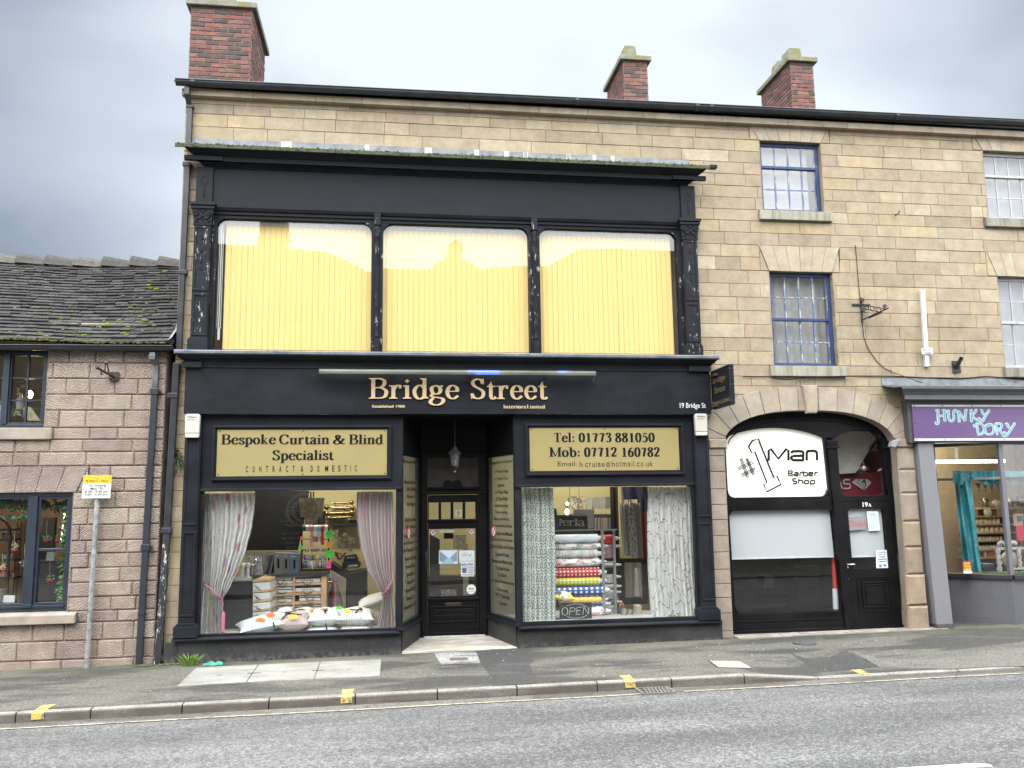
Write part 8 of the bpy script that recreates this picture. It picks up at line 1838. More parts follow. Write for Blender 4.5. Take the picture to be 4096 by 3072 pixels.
def sbx(x0,x1,y0,y1,label,sq=None,hang=None,cr=Z2,Y=YU+.03,dep=.3):
 p,q=cr(x0,y1,Y),cr(x1,y0,Y); t=thing('sample_box',label,'box',((p.x+q.x)/2,Y,p.z),grp); m=MB(); m.box(p.x,q.x,Y,Y+dep,p.z+.002,q.z-.002); build(m,'carton',M_BOXW,t,.004)
 if hang:
  a,b,hy=hang; A=cr(a,y0+(y1-y0)*.35,Y-.01); B=cr(b,y0+(y1-y0)*.35,Y-.01); C=cr((a+b)/2,hy,Y-.05); m=MB(); m.tube([A,A.lerp(C,.5)+Vector((-.012,0,-.012)),C,B.lerp(C,.5)+Vector((.012,0,-.012)),B],.0045,6); build(m,'handle',M_BLACKT,t)
 if sq:
  m=MB()
  for a in sq: u,v=cr(a,y0+(y1-y0)*.62,Y-.003),cr(a+26,y0+(y1-y0)*.25,Y-.003); m.box(u.x,v.x,Y-.003,Y-.0005,u.z,v.z)
  o=build(m,'swatches',M_BOXS,t)
 m=MB(); u,v=cr(x0+(x1-x0)*.08,y0+(y1-y0)*.62,Y-.003),cr(x0+(x1-x0)*.28,y0+(y1-y0)*.45,Y-.003); m.box(u.x,v.x,Y-.002,Y-.0005,u.z,v.z); build(m,'label',plain('box_print',(.40,.40,.39),.6),t)
for a in ((482,795,222,268,'upper white box with a looped handle in the top left bay of the oak unit',None,(572,695,318)),(503,815,268,318,'lower white box with a handle in the top left bay of the oak unit',None,(590,730,372)),
 (835,1222,232,298,'white box with three grey squares in the top right bay of the oak unit',(972,1012,1056),(945,1110,335)),(497,808,352,402,'upper white box with a tag in the second bay down on the left',None,None),(497,808,404,452,'lower white box in the second bay down on the left',None,(582,722,462)),
 (840,1228,370,436,'white box with three beige squares in the second bay down on the right',(975,1018,1062),(950,1120,465)),(418,808,492,540,'white box with three dark squares in the third bay down on the left',(556,598,645),(530,700,515)),(487,803,540,590,'white box under the one with dark squares in the third bay',None,(575,718,585)),
 (910,1222,474,518,'upper white box in the third bay down on the right',None,(997,1132,560)),(912,1225,520,568,'lower white box in the third bay down on the right',None,(1020,1120,610)),(482,803,638,685,'upper white box in the lowest bay on the left',None,(568,706,680)),(482,803,688,716,'lower white box in the lowest bay on the left',None,None),
 (835,1225,612,658,'white box with three grey squares in the lowest bay on the right',(975,1018,1062),(950,1118,640)),(835,1225,660,708,'bottom white box in the lowest bay on the right',None,None)): sbx(*a)
rr=random.Random(14)
for k,(ya,yb,yc,yd,nm) in enumerate(((292,420,212,345,'top'),(446,555,372,478,'second'),(590,700,512,610,'third'),(728,845,645,745,'lowest'))):
 p0,p1=Z2(226,ya+12,.50),Z2(226,yb-4,.50); q0,q1=Z2(372,yc+16,YU),Z2(372,yd-4,YU); o=Vector((.22,.12,0)); t=thing('sample_box',f'white box end on in the {nm} splayed slot of the oak unit','box',p1,grp)
 m=MB(); m.add([p0,p1,q1,q0,p0+o,p1+o,q1+o,q0+o],[(0,1,2,3),(7,6,5,4),(0,4,5,1),(1,5,6,2),(2,6,7,3),(3,7,4,0)]); build(m,'carton',M_BOXW,t)
 m=MB()
 for j in range(5):
  f_=.12+.18*j; h0=rr.uniform(.25,.75); A=(p0.lerp(p1,h0)).lerp(q0.lerp(q1,h0),f_); m.tube([A,A+Vector((.01,-.06,.005)),A+Vector((.05,-.09,-.03)),A+Vector((.08,-.05,-.05))],.005,5)
 build(m,'handle',M_BLACKT,t)
# black cabinet on the left, with finials
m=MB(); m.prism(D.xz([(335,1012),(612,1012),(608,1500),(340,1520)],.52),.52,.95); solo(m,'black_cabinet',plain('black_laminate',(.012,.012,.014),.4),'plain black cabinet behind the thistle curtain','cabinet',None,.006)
fs=thing('finial_stand','three white ball topped finials standing on a white block','finial',D(540,1000,.6))
m=MB(); p,q=D(455,1000,.6),D(630,968,.6); m.box(p.x,q.x,.56,.70,p.z-.005,q.z); build(m,'block',M_BOXW,fs)
m=MB()
for a,b in ((522,862),(548,858),(573,858)):
 c=D(a,b,.62+.03*(a%3)); z0=D(a,968,.62).z; m.lathe([(.026,0),(.022,.05),(.026,(c.z-z0)*.75),(.020,(c.z-z0)*.8),(.03,(c.z-z0)*.86)],(c.x,c.y,z0),'z',12); m.ball((c.x,c.y,c.z),.042,12)
build(m,'finials',M_BOXW,fs)
cf=thing('chrome_finials','two chrome curtain finials on a black base beside the white ones','finial',D(630,985,.7)); m=MB(); p,q=D(598,985,.7),D(682,948,.7); m.box(p.x,q.x,.7,.78,p.z,q.z); build(m,'base',M_UBLK,cf)
m=MB()
for a,b,r in ((617,855,.035),(650,812,.03)): c=D(a,b,.74); z0=D(a,950,.74).z; m.tube([(c.x,c.y,z0),(c.x,c.y,c.z)],.016,8); m.ball(c,r,12)
build(m,'rods',_mats['chrome'],cf)
m=MB(); m.prism(D.xz([(560,775),(700,780),(712,965),(560,975)],.82),.82,.85); solo(m,'speckled_board',cloth('speckled_cloth',lambda n,uv:n.mix(n.rng(n.noise(n.pos(),42,4,.7),.52,.56),(.50,.50,.48),(.16,.17,.17))),'speckled grey sample board behind the chrome finials','board')
m=MB(); m.grid(lambda u,w:(lambda q:(q.x,q.y,q.z,u,w*.5))(D(540+520*u,720+(1-w)*230,1.25)),4,4); solo(m,'thistle_panel',C_FLORAL,'thistle print panel on the wall behind the grey books','panel')
m=MB(); m.prism(D.xz([(640,150),(1152,150),(1100,470),(1045,712),(555,716)],1.75),1.75,1.80); solo(m,'dark_reflection_panel',plain('dark_reflection_black',(.008,.009,.012),.9),'big black backdrop panel behind the grey pattern books','panel')  # added black sheet, stands in for a dark area mirrored in the glass
def pbook(x0,x1,y0,y1,mat,label,Y=.98,lean_=0):
 t=thing('pattern_book',label,'book',D((x0+x1)/2,y1,Y),'pattern books on the black top'); m=MB(); m.prism(D.xz([(x0+lean_,y0),(x1+lean_,y0),(x1,y1),(x0,y1)],Y),Y,Y+.25); build(m,'cover',mat,t,.004)
 if not lean_:
  m=MB(); xc=(x0+x1)/2; m.prism(D.xz([(xc-9,y0+55),(xc+9,y0+55),(xc+9,y0+145),(xc-9,y0+145)],Y-.012),Y-.014,Y-.001); build(m,'handle',M_BLACKT,t,.006)
  m=MB(); m.prism(D.xz([(x0+14,y0+22),(x0+(x1-x0)*.6,y0+22),(x0+(x1-x0)*.6,y0+30),(x0+14,y0+30)],Y-.003),Y-.003,Y-.001); build(m,'title',plain('pale_title',(.45,.45,.44),.5),t)
pbook(820,902,738,940,plain('book_grey',(.20,.20,.195),.6),'light grey pattern book with a black handle, leftmost of three'); pbook(903,965,742,935,plain('book_greige',(.17,.17,.16),.6),'mid grey pattern book between two others'); pbook(966,1060,745,932,plain('book_blue',(.12,.15,.20),.6),'blue grey pattern book nearest the ribbon stand')
pbook(742,760,762,935,plain('book_dark',(.05,.05,.05),.6),'thin dark pattern book leaning left of the grey ones',1.0,45); pbook(770,790,760,935,plain('book_silver',(.22,.22,.22),.5),'thin silver pattern book leaning left of the grey ones',1.02,38)
# ribbon stand
rs_=thing('ribbon_stand','black wire stand carrying five rails of ribbon spools','stand',Z1(960,1400,.95))
YR=.95
m=MB()
for a,y0,y1 in ((765,745,1400),(1160,760,1400)): p,q=Z1(a,y1,YR+.03),Z1(a,y0,YR+.03); m.tube([p,q],.012,6)
for y_ in (785,945,1105,1210,1315): m.tube([Z1(765,y_,YR+.03),Z1(1165,y_,YR+.03)],.006,5)
p,q=Z1(750,1400,YR),Z1(1180,1388,YR); m.box(p.x,q.x,YR-.12,YR+.2,p.z-.015,p.z); build(m,'frame',M_BLACKT,rs_)
RC=dict(navy=(.02,.03,.10),cream=(.62,.55,.42),pink=(.55,.27,.29),white=(.66,.66,.65),sky=(.36,.50,.58),red=(.45,.015,.02),crimson=(.36,.01,.05),green=(.18,.26,.10),olive=(.28,.28,.10),purple=(.10,.05,.18),yellow=(.62,.52,.13),blue=(.20,.30,.50),rose=(.45,.22,.24),tan=(.40,.28,.16),black=(.03,.03,.035),royal=(.04,.07,.35),grey=(.34,.36,.38),gold=(.40,.28,.08))
def spool(x0,x1,y0,y1,c,label,tail=None,grp_='ribbon spools on the black stand'):
 t=thing('ribbon_spool',label,'ribbon',Z1((x0+x1)/2,y1,YR),grp_); a,b=Z1(x0,y0,YR),Z1(x1,y1,YR); r=(a.z-b.z)/2; c0=Vector((a.x+.001,YR+.03,(a.z+b.z)/2)); w=b.x-a.x-.002
 mat=plain('ribbon_'+c,RC[c],.35); m=MB(); m.lathe([(r*.93,w*.08),(r*.93,w*.92)],c0,'x',16)
 if tail:
  q=Z1(x0,tail,YR-.02); u=Z1(x1,tail,YR-.02); yb=c0.y-r*.95; m.add([(a.x+.002,yb,c0.z),(b.x-.002,yb,c0.z),(u.x-.004,yb-.012,(c0.z+q.z)/2),(q.x+.002,yb-.012,(c0.z+q.z)/2),(u.x-.004,yb,q.z),(q.x+.001,yb,q.z)],[(0,3,2,1),(3,5,4,2)])
 build(m,'ribbon',mat,t); m=MB(); m.lathe([(r,0),(r,w*.07)],c0,'x',16); m.lathe([(r,w*.93),(r,w)],c0,'x',16); build(m,'flanges',plain('spool_card',(.45,.44,.42),.6),t)
rows=[('top',735,832,[(778,826,'navy',None),(828,880,'cream',None),(884,934,'pink',1055),(940,990,'white',910),(992,1044,'sky',905),(1046,1094,'red',1035),(1098,1150,'white',890)]),
('second',908,988,[(925,944,'blue',None),(946,970,'pink',None),(972,1000,'crimson',None),(1003,1028,'cream',1060),(1031,1046,'rose',None)]),
('third',1083,1135,[(812,826,'black',None),(828,842,'white',None),(844,862,'tan',None),(872,888,'cream',1180),(902,920,'red',None),(924,942,'green',None),(946,962,'olive',None),(966,984,'crimson',None),(986,1008,'rose',None),(1034,1058,'sky',None),(1066,1086,'red',None),(1092,1126,'gold',None)]),
('fourth',1175,1258,[(790,816,'purple',None),(820,848,'pink',None),(852,880,'grey',None),(886,912,'olive',None),(916,942,'navy',None),(946,972,'gold',None),(976,1016,'yellow',None),(1020,1060,'blue',None),(1088,1128,'rose',None)]),
('lowest',1262,1378,[(780,800,'purple',None),(804,826,'navy',None),(830,848,'royal',None),(850,868,'sky',None),(888,908,'white',None),(912,930,'white',1400),(942,962,'cream',None),(980,998,'tan',None),(1004,1020,'rose',None),(1026,1042,'white',None),(1046,1060,'navy',None),(1064,1084,'grey',None),(1100,1128,'tan',None)])]
for rn,y0,y1,L_ in rows:
 for i,(a,b,c,tl_) in enumerate(L_):
  pv=L_[i-1][2]+' one' if i else 'left post'; nx=L_[i+1][2]+' one' if i<len(L_)-1 else 'right post'
  k=.0 if not tl_ else 1; spool(a,b,y0,y1 if not tl_ or rn!='top' else y1,c,f'{c} ribbon spool on the {rn} rail, between the {pv} and the {nx}',tl_)
def star(cr,a,b,r,col,Y,label,n_=14,deep=.82,writing=None):
 q=cr(a,b,Y); t=thing('star_label',label,'label',q,'neon star shaped price labels'); R=r*cr.k/270*(12.4+Y)/12.4
 m=MB(); m.prism([(q.x+R*(1 if k%2==0 else deep)*math.cos(k*math.pi/n_),q.z+R*(1 if k%2==0 else deep)*math.sin(k*math.pi/n_)) for k in range(2*n_)],Y,Y+.003); build(m,'card',plain('neon_'+col,{'green':(.06,.68,.07),'orange':(.80,.22,.05),'amber':(.80,.33,.02),'pink':(.80,.05,.24),'yellow':(.78,.68,.05)}[col],.5,0,.03),t)
 if writing:
  m=MB()
  for s,f0,f1,z in writing: text(m,s,q.x+R*f0,q.x+R*f1,q.z+R*z-R*.13,q.z+R*z+R*.13,Y-.002,.0)
  build(m,'lettering',plain('green_ink',(.02,.08,.03),.5),t)
Y0=.83
star(Z1,1165,878,58,'green',Y0,'large green star price label reading 50p on the ribbon stand',14,.84,(('Ribbon',-.6,.6,.42),('per metre',-.7,.7,.08),('50p',-.35,.35,-.38)))
star(Z1,1175,1165,58,'green',Y0,'large green star label lower on the right post of the ribbon stand',14,.84,(('Ribbons',-.6,.6,.4),('from only',-.7,.7,.08),('25p metre',-.7,.7,-.3)))
star(Z1,1165,1030,52,'amber',Y0,'ragged orange price label on the right post of the ribbon stand',9,.72,(('Special',-.6,.6,.25),('offer',-.5,.5,-.2)))
star(Z1,768,930,32,'orange',Y0,'small orange star on the left post of the ribbon stand',8,.7); star(Z1,755,1070,34,'green',Y0,'small green star on the left post of the ribbon stand',8,.72)
star(Z1,1165,1290,34,'pink',Y0,'upper pink star at the foot of the right ribbon post',8,.72); star(Z1,1162,1347,34,'pink',Y0,'lower pink star at the foot of the right ribbon post',8,.72)
# brass poles on the wall and other wall things
M_BR=plain('pole_brass',(.42,.31,.14),.25,.9,.15); YW=2.55
bdp=thing('pole_display','pale backing card with small fixings on the cream shop wall','board',Z1(1310,660,2.66)); m=MB(); p,q=Z1(1190,690,2.66),Z1(1425,370,2.66); m.box(p.x,q.x,2.65,2.69,p.z,q.z); build(m,'card',plain('pale_backing',(.50,.46,.28),.8),bdp)
for i,(x0,x1,y_,r0,r1,lb_,tilt) in enumerate(((1180,1480,415,0,.045,'top brass curtain pole on the shop wall',-8),(1140,1565,475,.05,.0,'long dark brass pole with a cage finial, second from the top',-20),(1165,1495,490,.0,.045,'brass curtain pole with a ball end just under the caged one',-6),(1140,1485,565,.045,.06,'thickest brass curtain pole on the shop wall',-10),(1175,1470,632,.045,.035,'lowest brass curtain pole, with a ring end',-12))):
 t=thing('curtain_pole',lb_,'curtain pole',Z1((x0+x1)/2,y_,YW),'brass curtain poles on the shop wall'); a,b=Z1(x0+35,y_,YW),Z1(x1-25,y_+tilt,YW); m=MB(); m.tube([a,b],.018 if i!=3 else .026,10); build(m,'pole',M_BR,t); m=MB()
 if r0: m.lathe([(.012,0),(r0*.9,-.03),(r0,-.06),(r0*.5,-.10),(.004,-.13)],a,'x',12)
 if r1: m.ball(b+Vector((.05,0,0)),r1,12); m.lathe([(.022,0),(.014,.02),(.022,.03)],b,'x',10)
 if not r0 and not r1: m.ball(a,.02,8)
 build(m,'finial',M_BR,t); m=MB()
 for f_ in (.15,.7): c=a.lerp(b,f_); m.tube([c,c+Vector((0,.1,-.03))],.012,6)
 build(m,'brackets',M_BR,t)
p=Z1(1380,720,2.5); wsf=thing('wall_shelf','dark shelf with small jars under the brass poles','shelf',p); m=MB(); a,b=Z1(1200,745,2.45),Z1(1590,705,2.45); m.box(a.x,b.x,2.40,2.7,a.z,b.z); build(m,'board',plain('dark_navy_shelf',(.02,.022,.03),.5),wsf); m=MB(); m.tube([Z1(1215,780,2.45),Z1(1585,782,2.45)],.008,6); build(m,'rail',_mats['chrome'],wsf)
m=MB()
for x in (1480,1508,1532,1556): q=Z1(x,704,2.5); m.lathe([(.02,0),(.022,.03),(.012,.05)],q,'z',8)
o=build(m,'small_jars',M_BLACKT,wsf); o['kind']='stuff'
hg=thing('dried_flowers','bunches of dried flowers hanging from the rail under the wall shelf','flowers',Z1(1480,900,2.45)); rd=random.Random(8); m=MB()
for x,y0,y1 in ((1275,790,880),(1310,860,1030),(1370,900,1060),(1410,830,880),(1480,890,1080),(1525,900,1060)):
 for i in range(22):
  f_=rd.random(); q=Z1(x+rd.gauss(0,14),y0+(y1-y0)*f_,2.45); d=Vector((rd.uniform(-.05,.05),rd.uniform(-.03,.0),-.07)); k=rd.uniform(.7,1.3); c=rd.choice([(.10,.10,.06),(.16,.11,.05),(.09,.08,.08)]); m.col=(c[0]*k,c[1]*k,c[2]*k,1); m.add([q,q+d*.5+Vector((.012,0,0)),q+d,q+d*.5-Vector((.012,0,0))],[(0,1,2,3)])
 m.tube([Z1(x,785,2.45),Z1(x,y0+10,2.45)],.003,4)
build(m,'bunches',M_LEAF,hg)
m=MB(); m.tube([Z1(900+a,b,1.7) for a,b in ((-8,250),(-8,340),(-2,420),(8,445),(22,420),(36,340),(38,250))],.012,6); m.tube([Z1(908+a,b,1.69) for a,b in ((-6,250),(-4,400),(8,440),(20,400),(24,250))],.008,6); solo(m,'cord_loop',plain('dark_cord',(.05,.035,.03),.7),'dark cord loop hanging from above in the left window','cord')
m=MB(); m.lathe([(.17,0),(.20,.30)],Z1(905,620,1.6),'z',20,False); m.lathe([(.10,-.22),(.10,0)],Z1(905,620,1.6),'z',14); solo(m,'lamp_shade',plain('grey_shade_cloth',(.16,.14,.11),.8,0,.4,12),'grey patterned drum lampshade behind the ribbon stand','lampshade')
m=MB(); m.prism(Z1.xz([(975,530),(1110,528),(1098,735),(985,735)],1.65),1.65,1.85); solo(m,'floral_lampshade',plain('black_floral_shade',(.035,.035,.03),.8,0,.6,9),'dark floral lampshade beside the grey drum shade','lampshade',None,.02)
# desk, cash register, cords
m=MB(); m.prism(D.xz([(1360,830),(1515,940),(1680,905),(1700,905),(1700,1262),(1500,1262),(1500,985),(1360,905)],1.5),1.5,2.1); solo(m,'shop_desk',plain('black_desk',(.014,.014,.015),.35),'black shop desk behind the striped curtain','desk',None,.006)
m=MB(); m.prism(D.xz([(1330,900),(1362,905),(1503,985),(1500,1262),(1330,1262)],1.48),1.46,1.5); solo(m,'cream_end_panel',plain('cream_laminate',(.50,.47,.38),.5),'cream end panel of the counter behind the hanging cords','panel')
reg=thing('cash_register','black cash register standing on the shop desk','till',D(1530,900,1.75)); m=MB(); m.prism(D.xz([(1465,825),(1640,825),(1632,880),(1470,885)],1.7),1.7,2.05); m.prism(D.xz([(1485,770),(1600,752),(1625,825),(1478,825)],1.75),1.75,1.95); build(m,'body',plain('till_black',(.02,.022,.028),.35),reg,.012)
m=MB()
for k in range(3): m.prism(D.xz([(1512+k*26,778),(1532+k*26,776),(1533+k*26,790),(1513+k*26,792)],1.74),1.74,1.75)
build(m,'keys',plain('till_keys',(.35,.33,.26),.5),reg)
m=MB(); m.tube([D(1412,770,1.8),D(1405,740,1.8),D(1400,725,1.8),D(1412,735,1.8),D(1440,800,1.8)],.012,5); m.tube([D(1500,735,1.8),D(1470,775,1.8),D(1440,800,1.8)],.014,5); m.tube([D(1440,770,1.8)+Vector((.04*math.cos(k*.52),0,.05*math.sin(k*.52))) for k in range(12)],.008,5,True); solo(m,'scissors',plain('red_handles',(.16,.03,.025),.5),'red and black handled scissors standing beside the till','scissors')
m=MB(); rr=random.Random(4)
for i in range(7): m.col=rr.choice([(.20,.17,.30,1),(.45,.38,.30,1),(.30,.32,.38,1),(.12,.10,.16,1)]); y=888-i*5; m.prism(D.xz([(1520+rr.uniform(-8,14),y),(1612+rr.uniform(-12,6),y-6),(1615,y-1),(1518,y+6)],1.6),1.58,1.75)
m.col=(1,1,1,1); o=solo(m,'leaflet_pile',M_CARD,'untidy pile of purple and white leaflets on the desk','leaflets')
m=MB();
for i in range(8): m.prism(D.xz([(1515+i*22,1095),(1530+i*22,1095),(1535+i*22,1262),(1520+i*22,1262)],1.45),1.45,1.48)
solo(m,'book_row',plain('grey_book_spines',(.10,.10,.10),.6),'row of grey book spines in the dark behind the cushions','books')
for i,(a,c,nm) in enumerate(((1345,(.05,.035,.03),'brown black'),(1362,(.09,.04,.045),'dark plum'),(1388,(.55,.08,.16),'bright pink'),(1402,(.40,.40,.40),'silver'),(1418,(.20,.25,.28),'blue grey'),(1440,(.36,.14,.15),'dusty red'),(1455,(.16,.07,.06),'chestnut'))):
 t=thing('cord_tieback',f'{nm} cord tieback hanging in the bundle by the cream panel','cord',D(a,1240,1.2),'cord tiebacks hung in a bundle'); m=MB(); top=D(1385+i*4,1005+8*(i%2),1.2)
 for j in range(3): m.tube([top,D(a-6+j*6+(1385-a)*.3,1110,1.18-.02*j),D(a-6+j*6,1180,1.16),D(a-7+j*7,1245+j*3,1.16)],.010,5)
 build(m,'cords',plain('cord_%d'%i,c,.5),t)
m=MB()
for a in (1335,1352): m.tube([D(a,925,1.15),D(a,985,1.12),D(a+8,1020,1.08),D(a+28,1030,1.05),D(a+38,1005,1.03)],.010,6)
solo(m,'hanging_hooks',_mats['chrome'],'pair of curved chrome hooks holding the cord tiebacks','hook')
# cushions
def cushion(cr,a,b,w,h,Y,mat,label,tilt=0,dep=None,turn=0,bow=None,lbl=None):
 """a plump cushion lying at pixel a,b (its middle): w and h its pixel width and height"""
 c=cr(a,b,Y); k=cr.k/270.0*(12.4+Y)/12.4; W,T=w*k/2,h*k/2; Dp=dep or W*.85
 t=thing('cushion',label,'cushion',(c.x,c.y,c.z-T),'cushions piled in the shop windows'); m=MB(); nu=22
 ca,sa=math.cos(tilt),math.sin(tilt); ct,st_=math.cos(turn),math.sin(turn)
 for s in (1,-1):
  def f(u,v):
   x,y=2*u-1,2*v-1; ex=1-.14*(1-y*y)*(abs(x)**2); ey=1-.14*(1-x*x)*(abs(y)**2)
   th=max(0,(1-x*x)*(1-y*y))**.46
   px,py,pz=x*W*ex,y*Dp*ey,s*T*th*(1+.05*math.sin(x*7+y*3)); px,py=px*ct-py*st_,px*st_+py*ct
   py,pz=py*math.cos(.0)-pz*0,pz
   return (c.x+px*ca-pz*sa,c.y+py,c.z+px*sa+pz*ca+.12*py,u*.5+a*.013,v*.5+b*.011)
  g=MB(); g.grid(f,nu,nu);
  fs=[tuple(reversed(q)) for q in g.f] if s<0 else g.f
  m.add(g.v,fs,True)
  for i in range(len(fs)): m.uv[-len(fs)+i]=[((g.v[k_][0]-c.x)*1.0+a*.01,(g.v[k_][2]-c.z)+(g.v[k_][1]-c.y)) for k_ in fs[i]]
 build(m,'cover',mat,t)
 if bow:
  m=MB()
  for pts in bow: m.tube([cr(x,y,Y-Dp*.92+(.30*Dp*(1-abs(y-b)/max(1,h)))) for x,y in pts],.010,5)
  build(m,'black_ribbon',M_BLACKT,t)
 return t,c,W,T,Dp
def cl(base,fn): return cloth(base,fn)
C_DUCK=cloth('pale_blue_satin',lambda n,uv:n.mix(n.rng(n.vor(umap(n,uv,(1,1,1)),7,'DISTANCE_TO_EDGE'),.012,.03),(.22,.27,.27),(.38,.45,.45)),.45)
C_MINK=cloth('mink_diamond',lambda n,uv:n.mix(n.rng(n.mth('MULTIPLY',n.mth('SINE',n.mth('MULTIPLY',n.wave(umap(n,uv,(1,1,1),(0,0,.785)),18,0,0,1,'X'),3)),n.wave(umap(n,uv,(1,1,1),(0,0,-.785)),18,0,0,1,'X')),.2,.7),(.36,.28,.26),(.25,.19,.18)),.5)
C_TREE=cloth('white_twig',lambda n,uv:n.mix(n.mth('MULTIPLY',n.rng(n.wave(umap(n,uv,(1,.6,1)),10,9,4,3,'X'),.84,.93),n.rng(n.vor(uv,7),.42,.30)),(.46,.47,.455),(.12,.14,.14)))
C_TULIP=cloth('white_tulip',lambda n,uv:n.mix(n.rng(n.vor(umap(n,uv,(1,1,1),l=(.2,.1,0)),2.6),.12,.10),n.mix(n.mth('MULTIPLY',n.rng(n.wave(uv,8,8,3,3,'X'),.88,.95),.8),(.47,.46,.44),(.2,.19,.17)),(.42,.07,.13)))
C_BROWN=cloth('brown_mottle',lambda n,uv:n.mix(n.rng(n.noise(uv,30,4,.7),.42,.6),(.09,.065,.045),(.24,.19,.13)))
C_IVORY=plain('ivory_cloth',(.40,.38,.33),.8)
B=[]
cushion(Z2,330,1010,430,130,.22,C_DUCK,'lower pale blue cushion of the pair at the left of the window')
cushion(Z2,330,910,600,195,.22,C_DUCK,'upper pale blue cushion with an orange label at the left of the window',.10,None,.3,[[(525,880),(545,950),(555,1040)]])
cushion(Z2,570,800,380,110,.52,C_TULIP,'white leaf cushion behind the pale blue pair',.06)
cushion(Z2,800,1015,430,120,.24,C_MINK,'lower mink pink cushion of the second pile'); cushion(Z2,835,870,445,230,.24,C_MINK,'upper mink pink diamond cushion with a yellow label',0,None,0,[[(650,850),(700,790),(760,745),(800,755),(950,775)],[(705,740),(760,735),(780,760),(720,765),(705,740)]])
cushion(Z2,700,705,220,80,.60,C_TREE,'small white cushion at the back of the cushion pile',.12)
cushion(Z2,1250,980,480,125,.24,C_TREE,'lower white twig cushion of the third pile'); cushion(Z2,1275,800,460,235,.24,C_TREE,'upper white twig cushion tied with a long black ribbon',0,None,.1,[[(1300,700),(1290,780),(1300,900),(1318,1010)],[(1285,700),(1325,675),(1335,700),(1300,725),(1270,705)]])
cushion(Z2,1440,745,300,150,.50,C_TREE,'white twig cushion at the back with a green label'); cushion(Z2,1000,720,260,110,.56,C_IVORY,'ivory cushion at the back between the pink and twig piles',0,None,0,[[(890,700),(960,690),(1010,705),(960,720)]])
cushion(Z2,1745,960,470,130,.24,C_TULIP,'lower white tulip cushion of the right hand pile'); cushion(Z2,1750,790,500,235,.24,C_TULIP,'upper white tulip cushion with a black bow',-.02,None,0,[[(1655,690),(1740,700),(1800,690),(1840,705)],[(1790,690),(1760,720),(1712,770)],[(1800,672),(1835,690),(1840,705)]])
cushion(Z2,2020,860,330,300,.48,C_BROWN,'brown speckled cushion beside the striped curtain'); cushion(Z2,1980,560,420,150,.62,C_IVORY,'ivory cushion slanting over the brown one',.33)
for a,b,w,h,c,lb_ in ((345,850,150,85,'orange','orange price label on the pale blue cushion'),(497,770,135,80,'orange','orange price label behind the pale blue cushion'),(830,790,150,60,'yellow','yellow price label on the mink pink cushion'),(1098,712,60,60,'orange','small orange label between the pink and twig cushions'),(1270,690,90,34,'orange','orange label on the upper white twig cushion'),(1500,670,105,50,'green','green label on the twig cushion at the back'),(1615,720,85,90,'yellow','yellow label on the white tulip cushion'),(1810,668,60,30,'orange','orange label by the black bow of the tulip cushion')):
 q=Z2(a,b,.10); t=thing('price_label',lb_,'label',q,'neon price labels on the cushions'); k=Z2.k/270*(12.5)/12.4; m=MB(); N_=9; m.prism([(q.x+w*k/2*(1 if i%2 else .82)*math.cos(i*math.pi/N_),q.z+h*k/2*(1 if i%2 else .82)*math.sin(i*math.pi/N_)) for i in range(2*N_)],.045 if b>750 else .09,.05 if b>750 else .094)
 build(m,'card',_mats['neon_'+c] if 'neon_'+c in _mats else plain('neon_yellow',(.78,.68,.05),.5,0,.03),t)
 m=MB(); yy=(.043 if b>750 else .088)
 for j,s in enumerate(('Was','now')): text(m,s,q.x-w*k*.25,q.x+w*k*.25,q.z+h*k*(.06-.26*j),q.z+h*k*(.22-.26*j),yy)
 build(m,'lettering',plain('brown_ink',(.25,.07,.02),.6) if c!='green' else _mats['green_ink'],t)
# string of little lights beside the striped curtain
m=MB(); m.tube([D(1955+8*math.sin(k*1.7),330+k*62,.03) for k in range(17)],.004,4)
for k in range(17): m.ball(D(1955+8*math.sin(k*1.7)+4,330+k*62,.025),.007,5)
solo(m,'light_string',plain('white_flex',(.50,.50,.49),.5),'white string of little lights hanging beside the striped curtain','string lights')
# ---- things in the right window
M_RACK=plain('grey_rack_steel',(.22,.23,.24),.4,.3,.12)
rk_=thing('roll_stand','grey steel stand holding the fabric rolls in the right window','stand',F(1030,1350,.5))
m=MB()
p,q=F(525,532,.5),F(1110,512,.5); m.box(p.x,q.x,.49,.52,p.z,q.z)
for a,b,w in ((968,992,.5),(1078,1104,.62)):
 for (yy0,yy1) in ((520,1355),): P0,P1=F(a,yy0,w),F(a+20,yy1,w); m.add([(P0.x-.018,w-.02,P0.z),(P0.x+.018,w-.02,P0.z),(P1.x+.018,w-.02,P1.z),(P1.x-.018,w-.02,P1.z),(P0.x-.018,w+.02,P0.z),(P0.x+.018,w+.02,P0.z),(P1.x+.018,w+.02,P1.z),(P1.x-.018,w+.02,P1.z)],[(0,3,2,1),(4,5,6,7),(0,1,5,4),(1,2,6,5),(2,3,7,6),(3,0,4,7)])
for y_ in (528,830,1145): m.tube([F(980,y_,.5),F(1095,y_-8,.62)],.014,6)
build(m,'frame',M_RACK,rk_)
def dots(c,d,s):
 def f(n,uv):
  w=umap(n,uv,(s,s,1)); fr=n.new('ShaderNodeVectorMath',operation='FRACTION'); n.L.new(w,fr.inputs[0]); sb=n.new('ShaderNodeVectorMath',operation='SUBTRACT'); n.L.new(fr.outputs[0],sb.inputs[0]); sb.inputs[1].default_value=(.5,.5,0); ln=n.new('ShaderNodeVectorMath',operation='LENGTH'); n.L.new(sb.outputs[0],ln.inputs[0]); return n.mix(n.rng(ln.outputs['Value'],.26,.21),c,d)
 return f
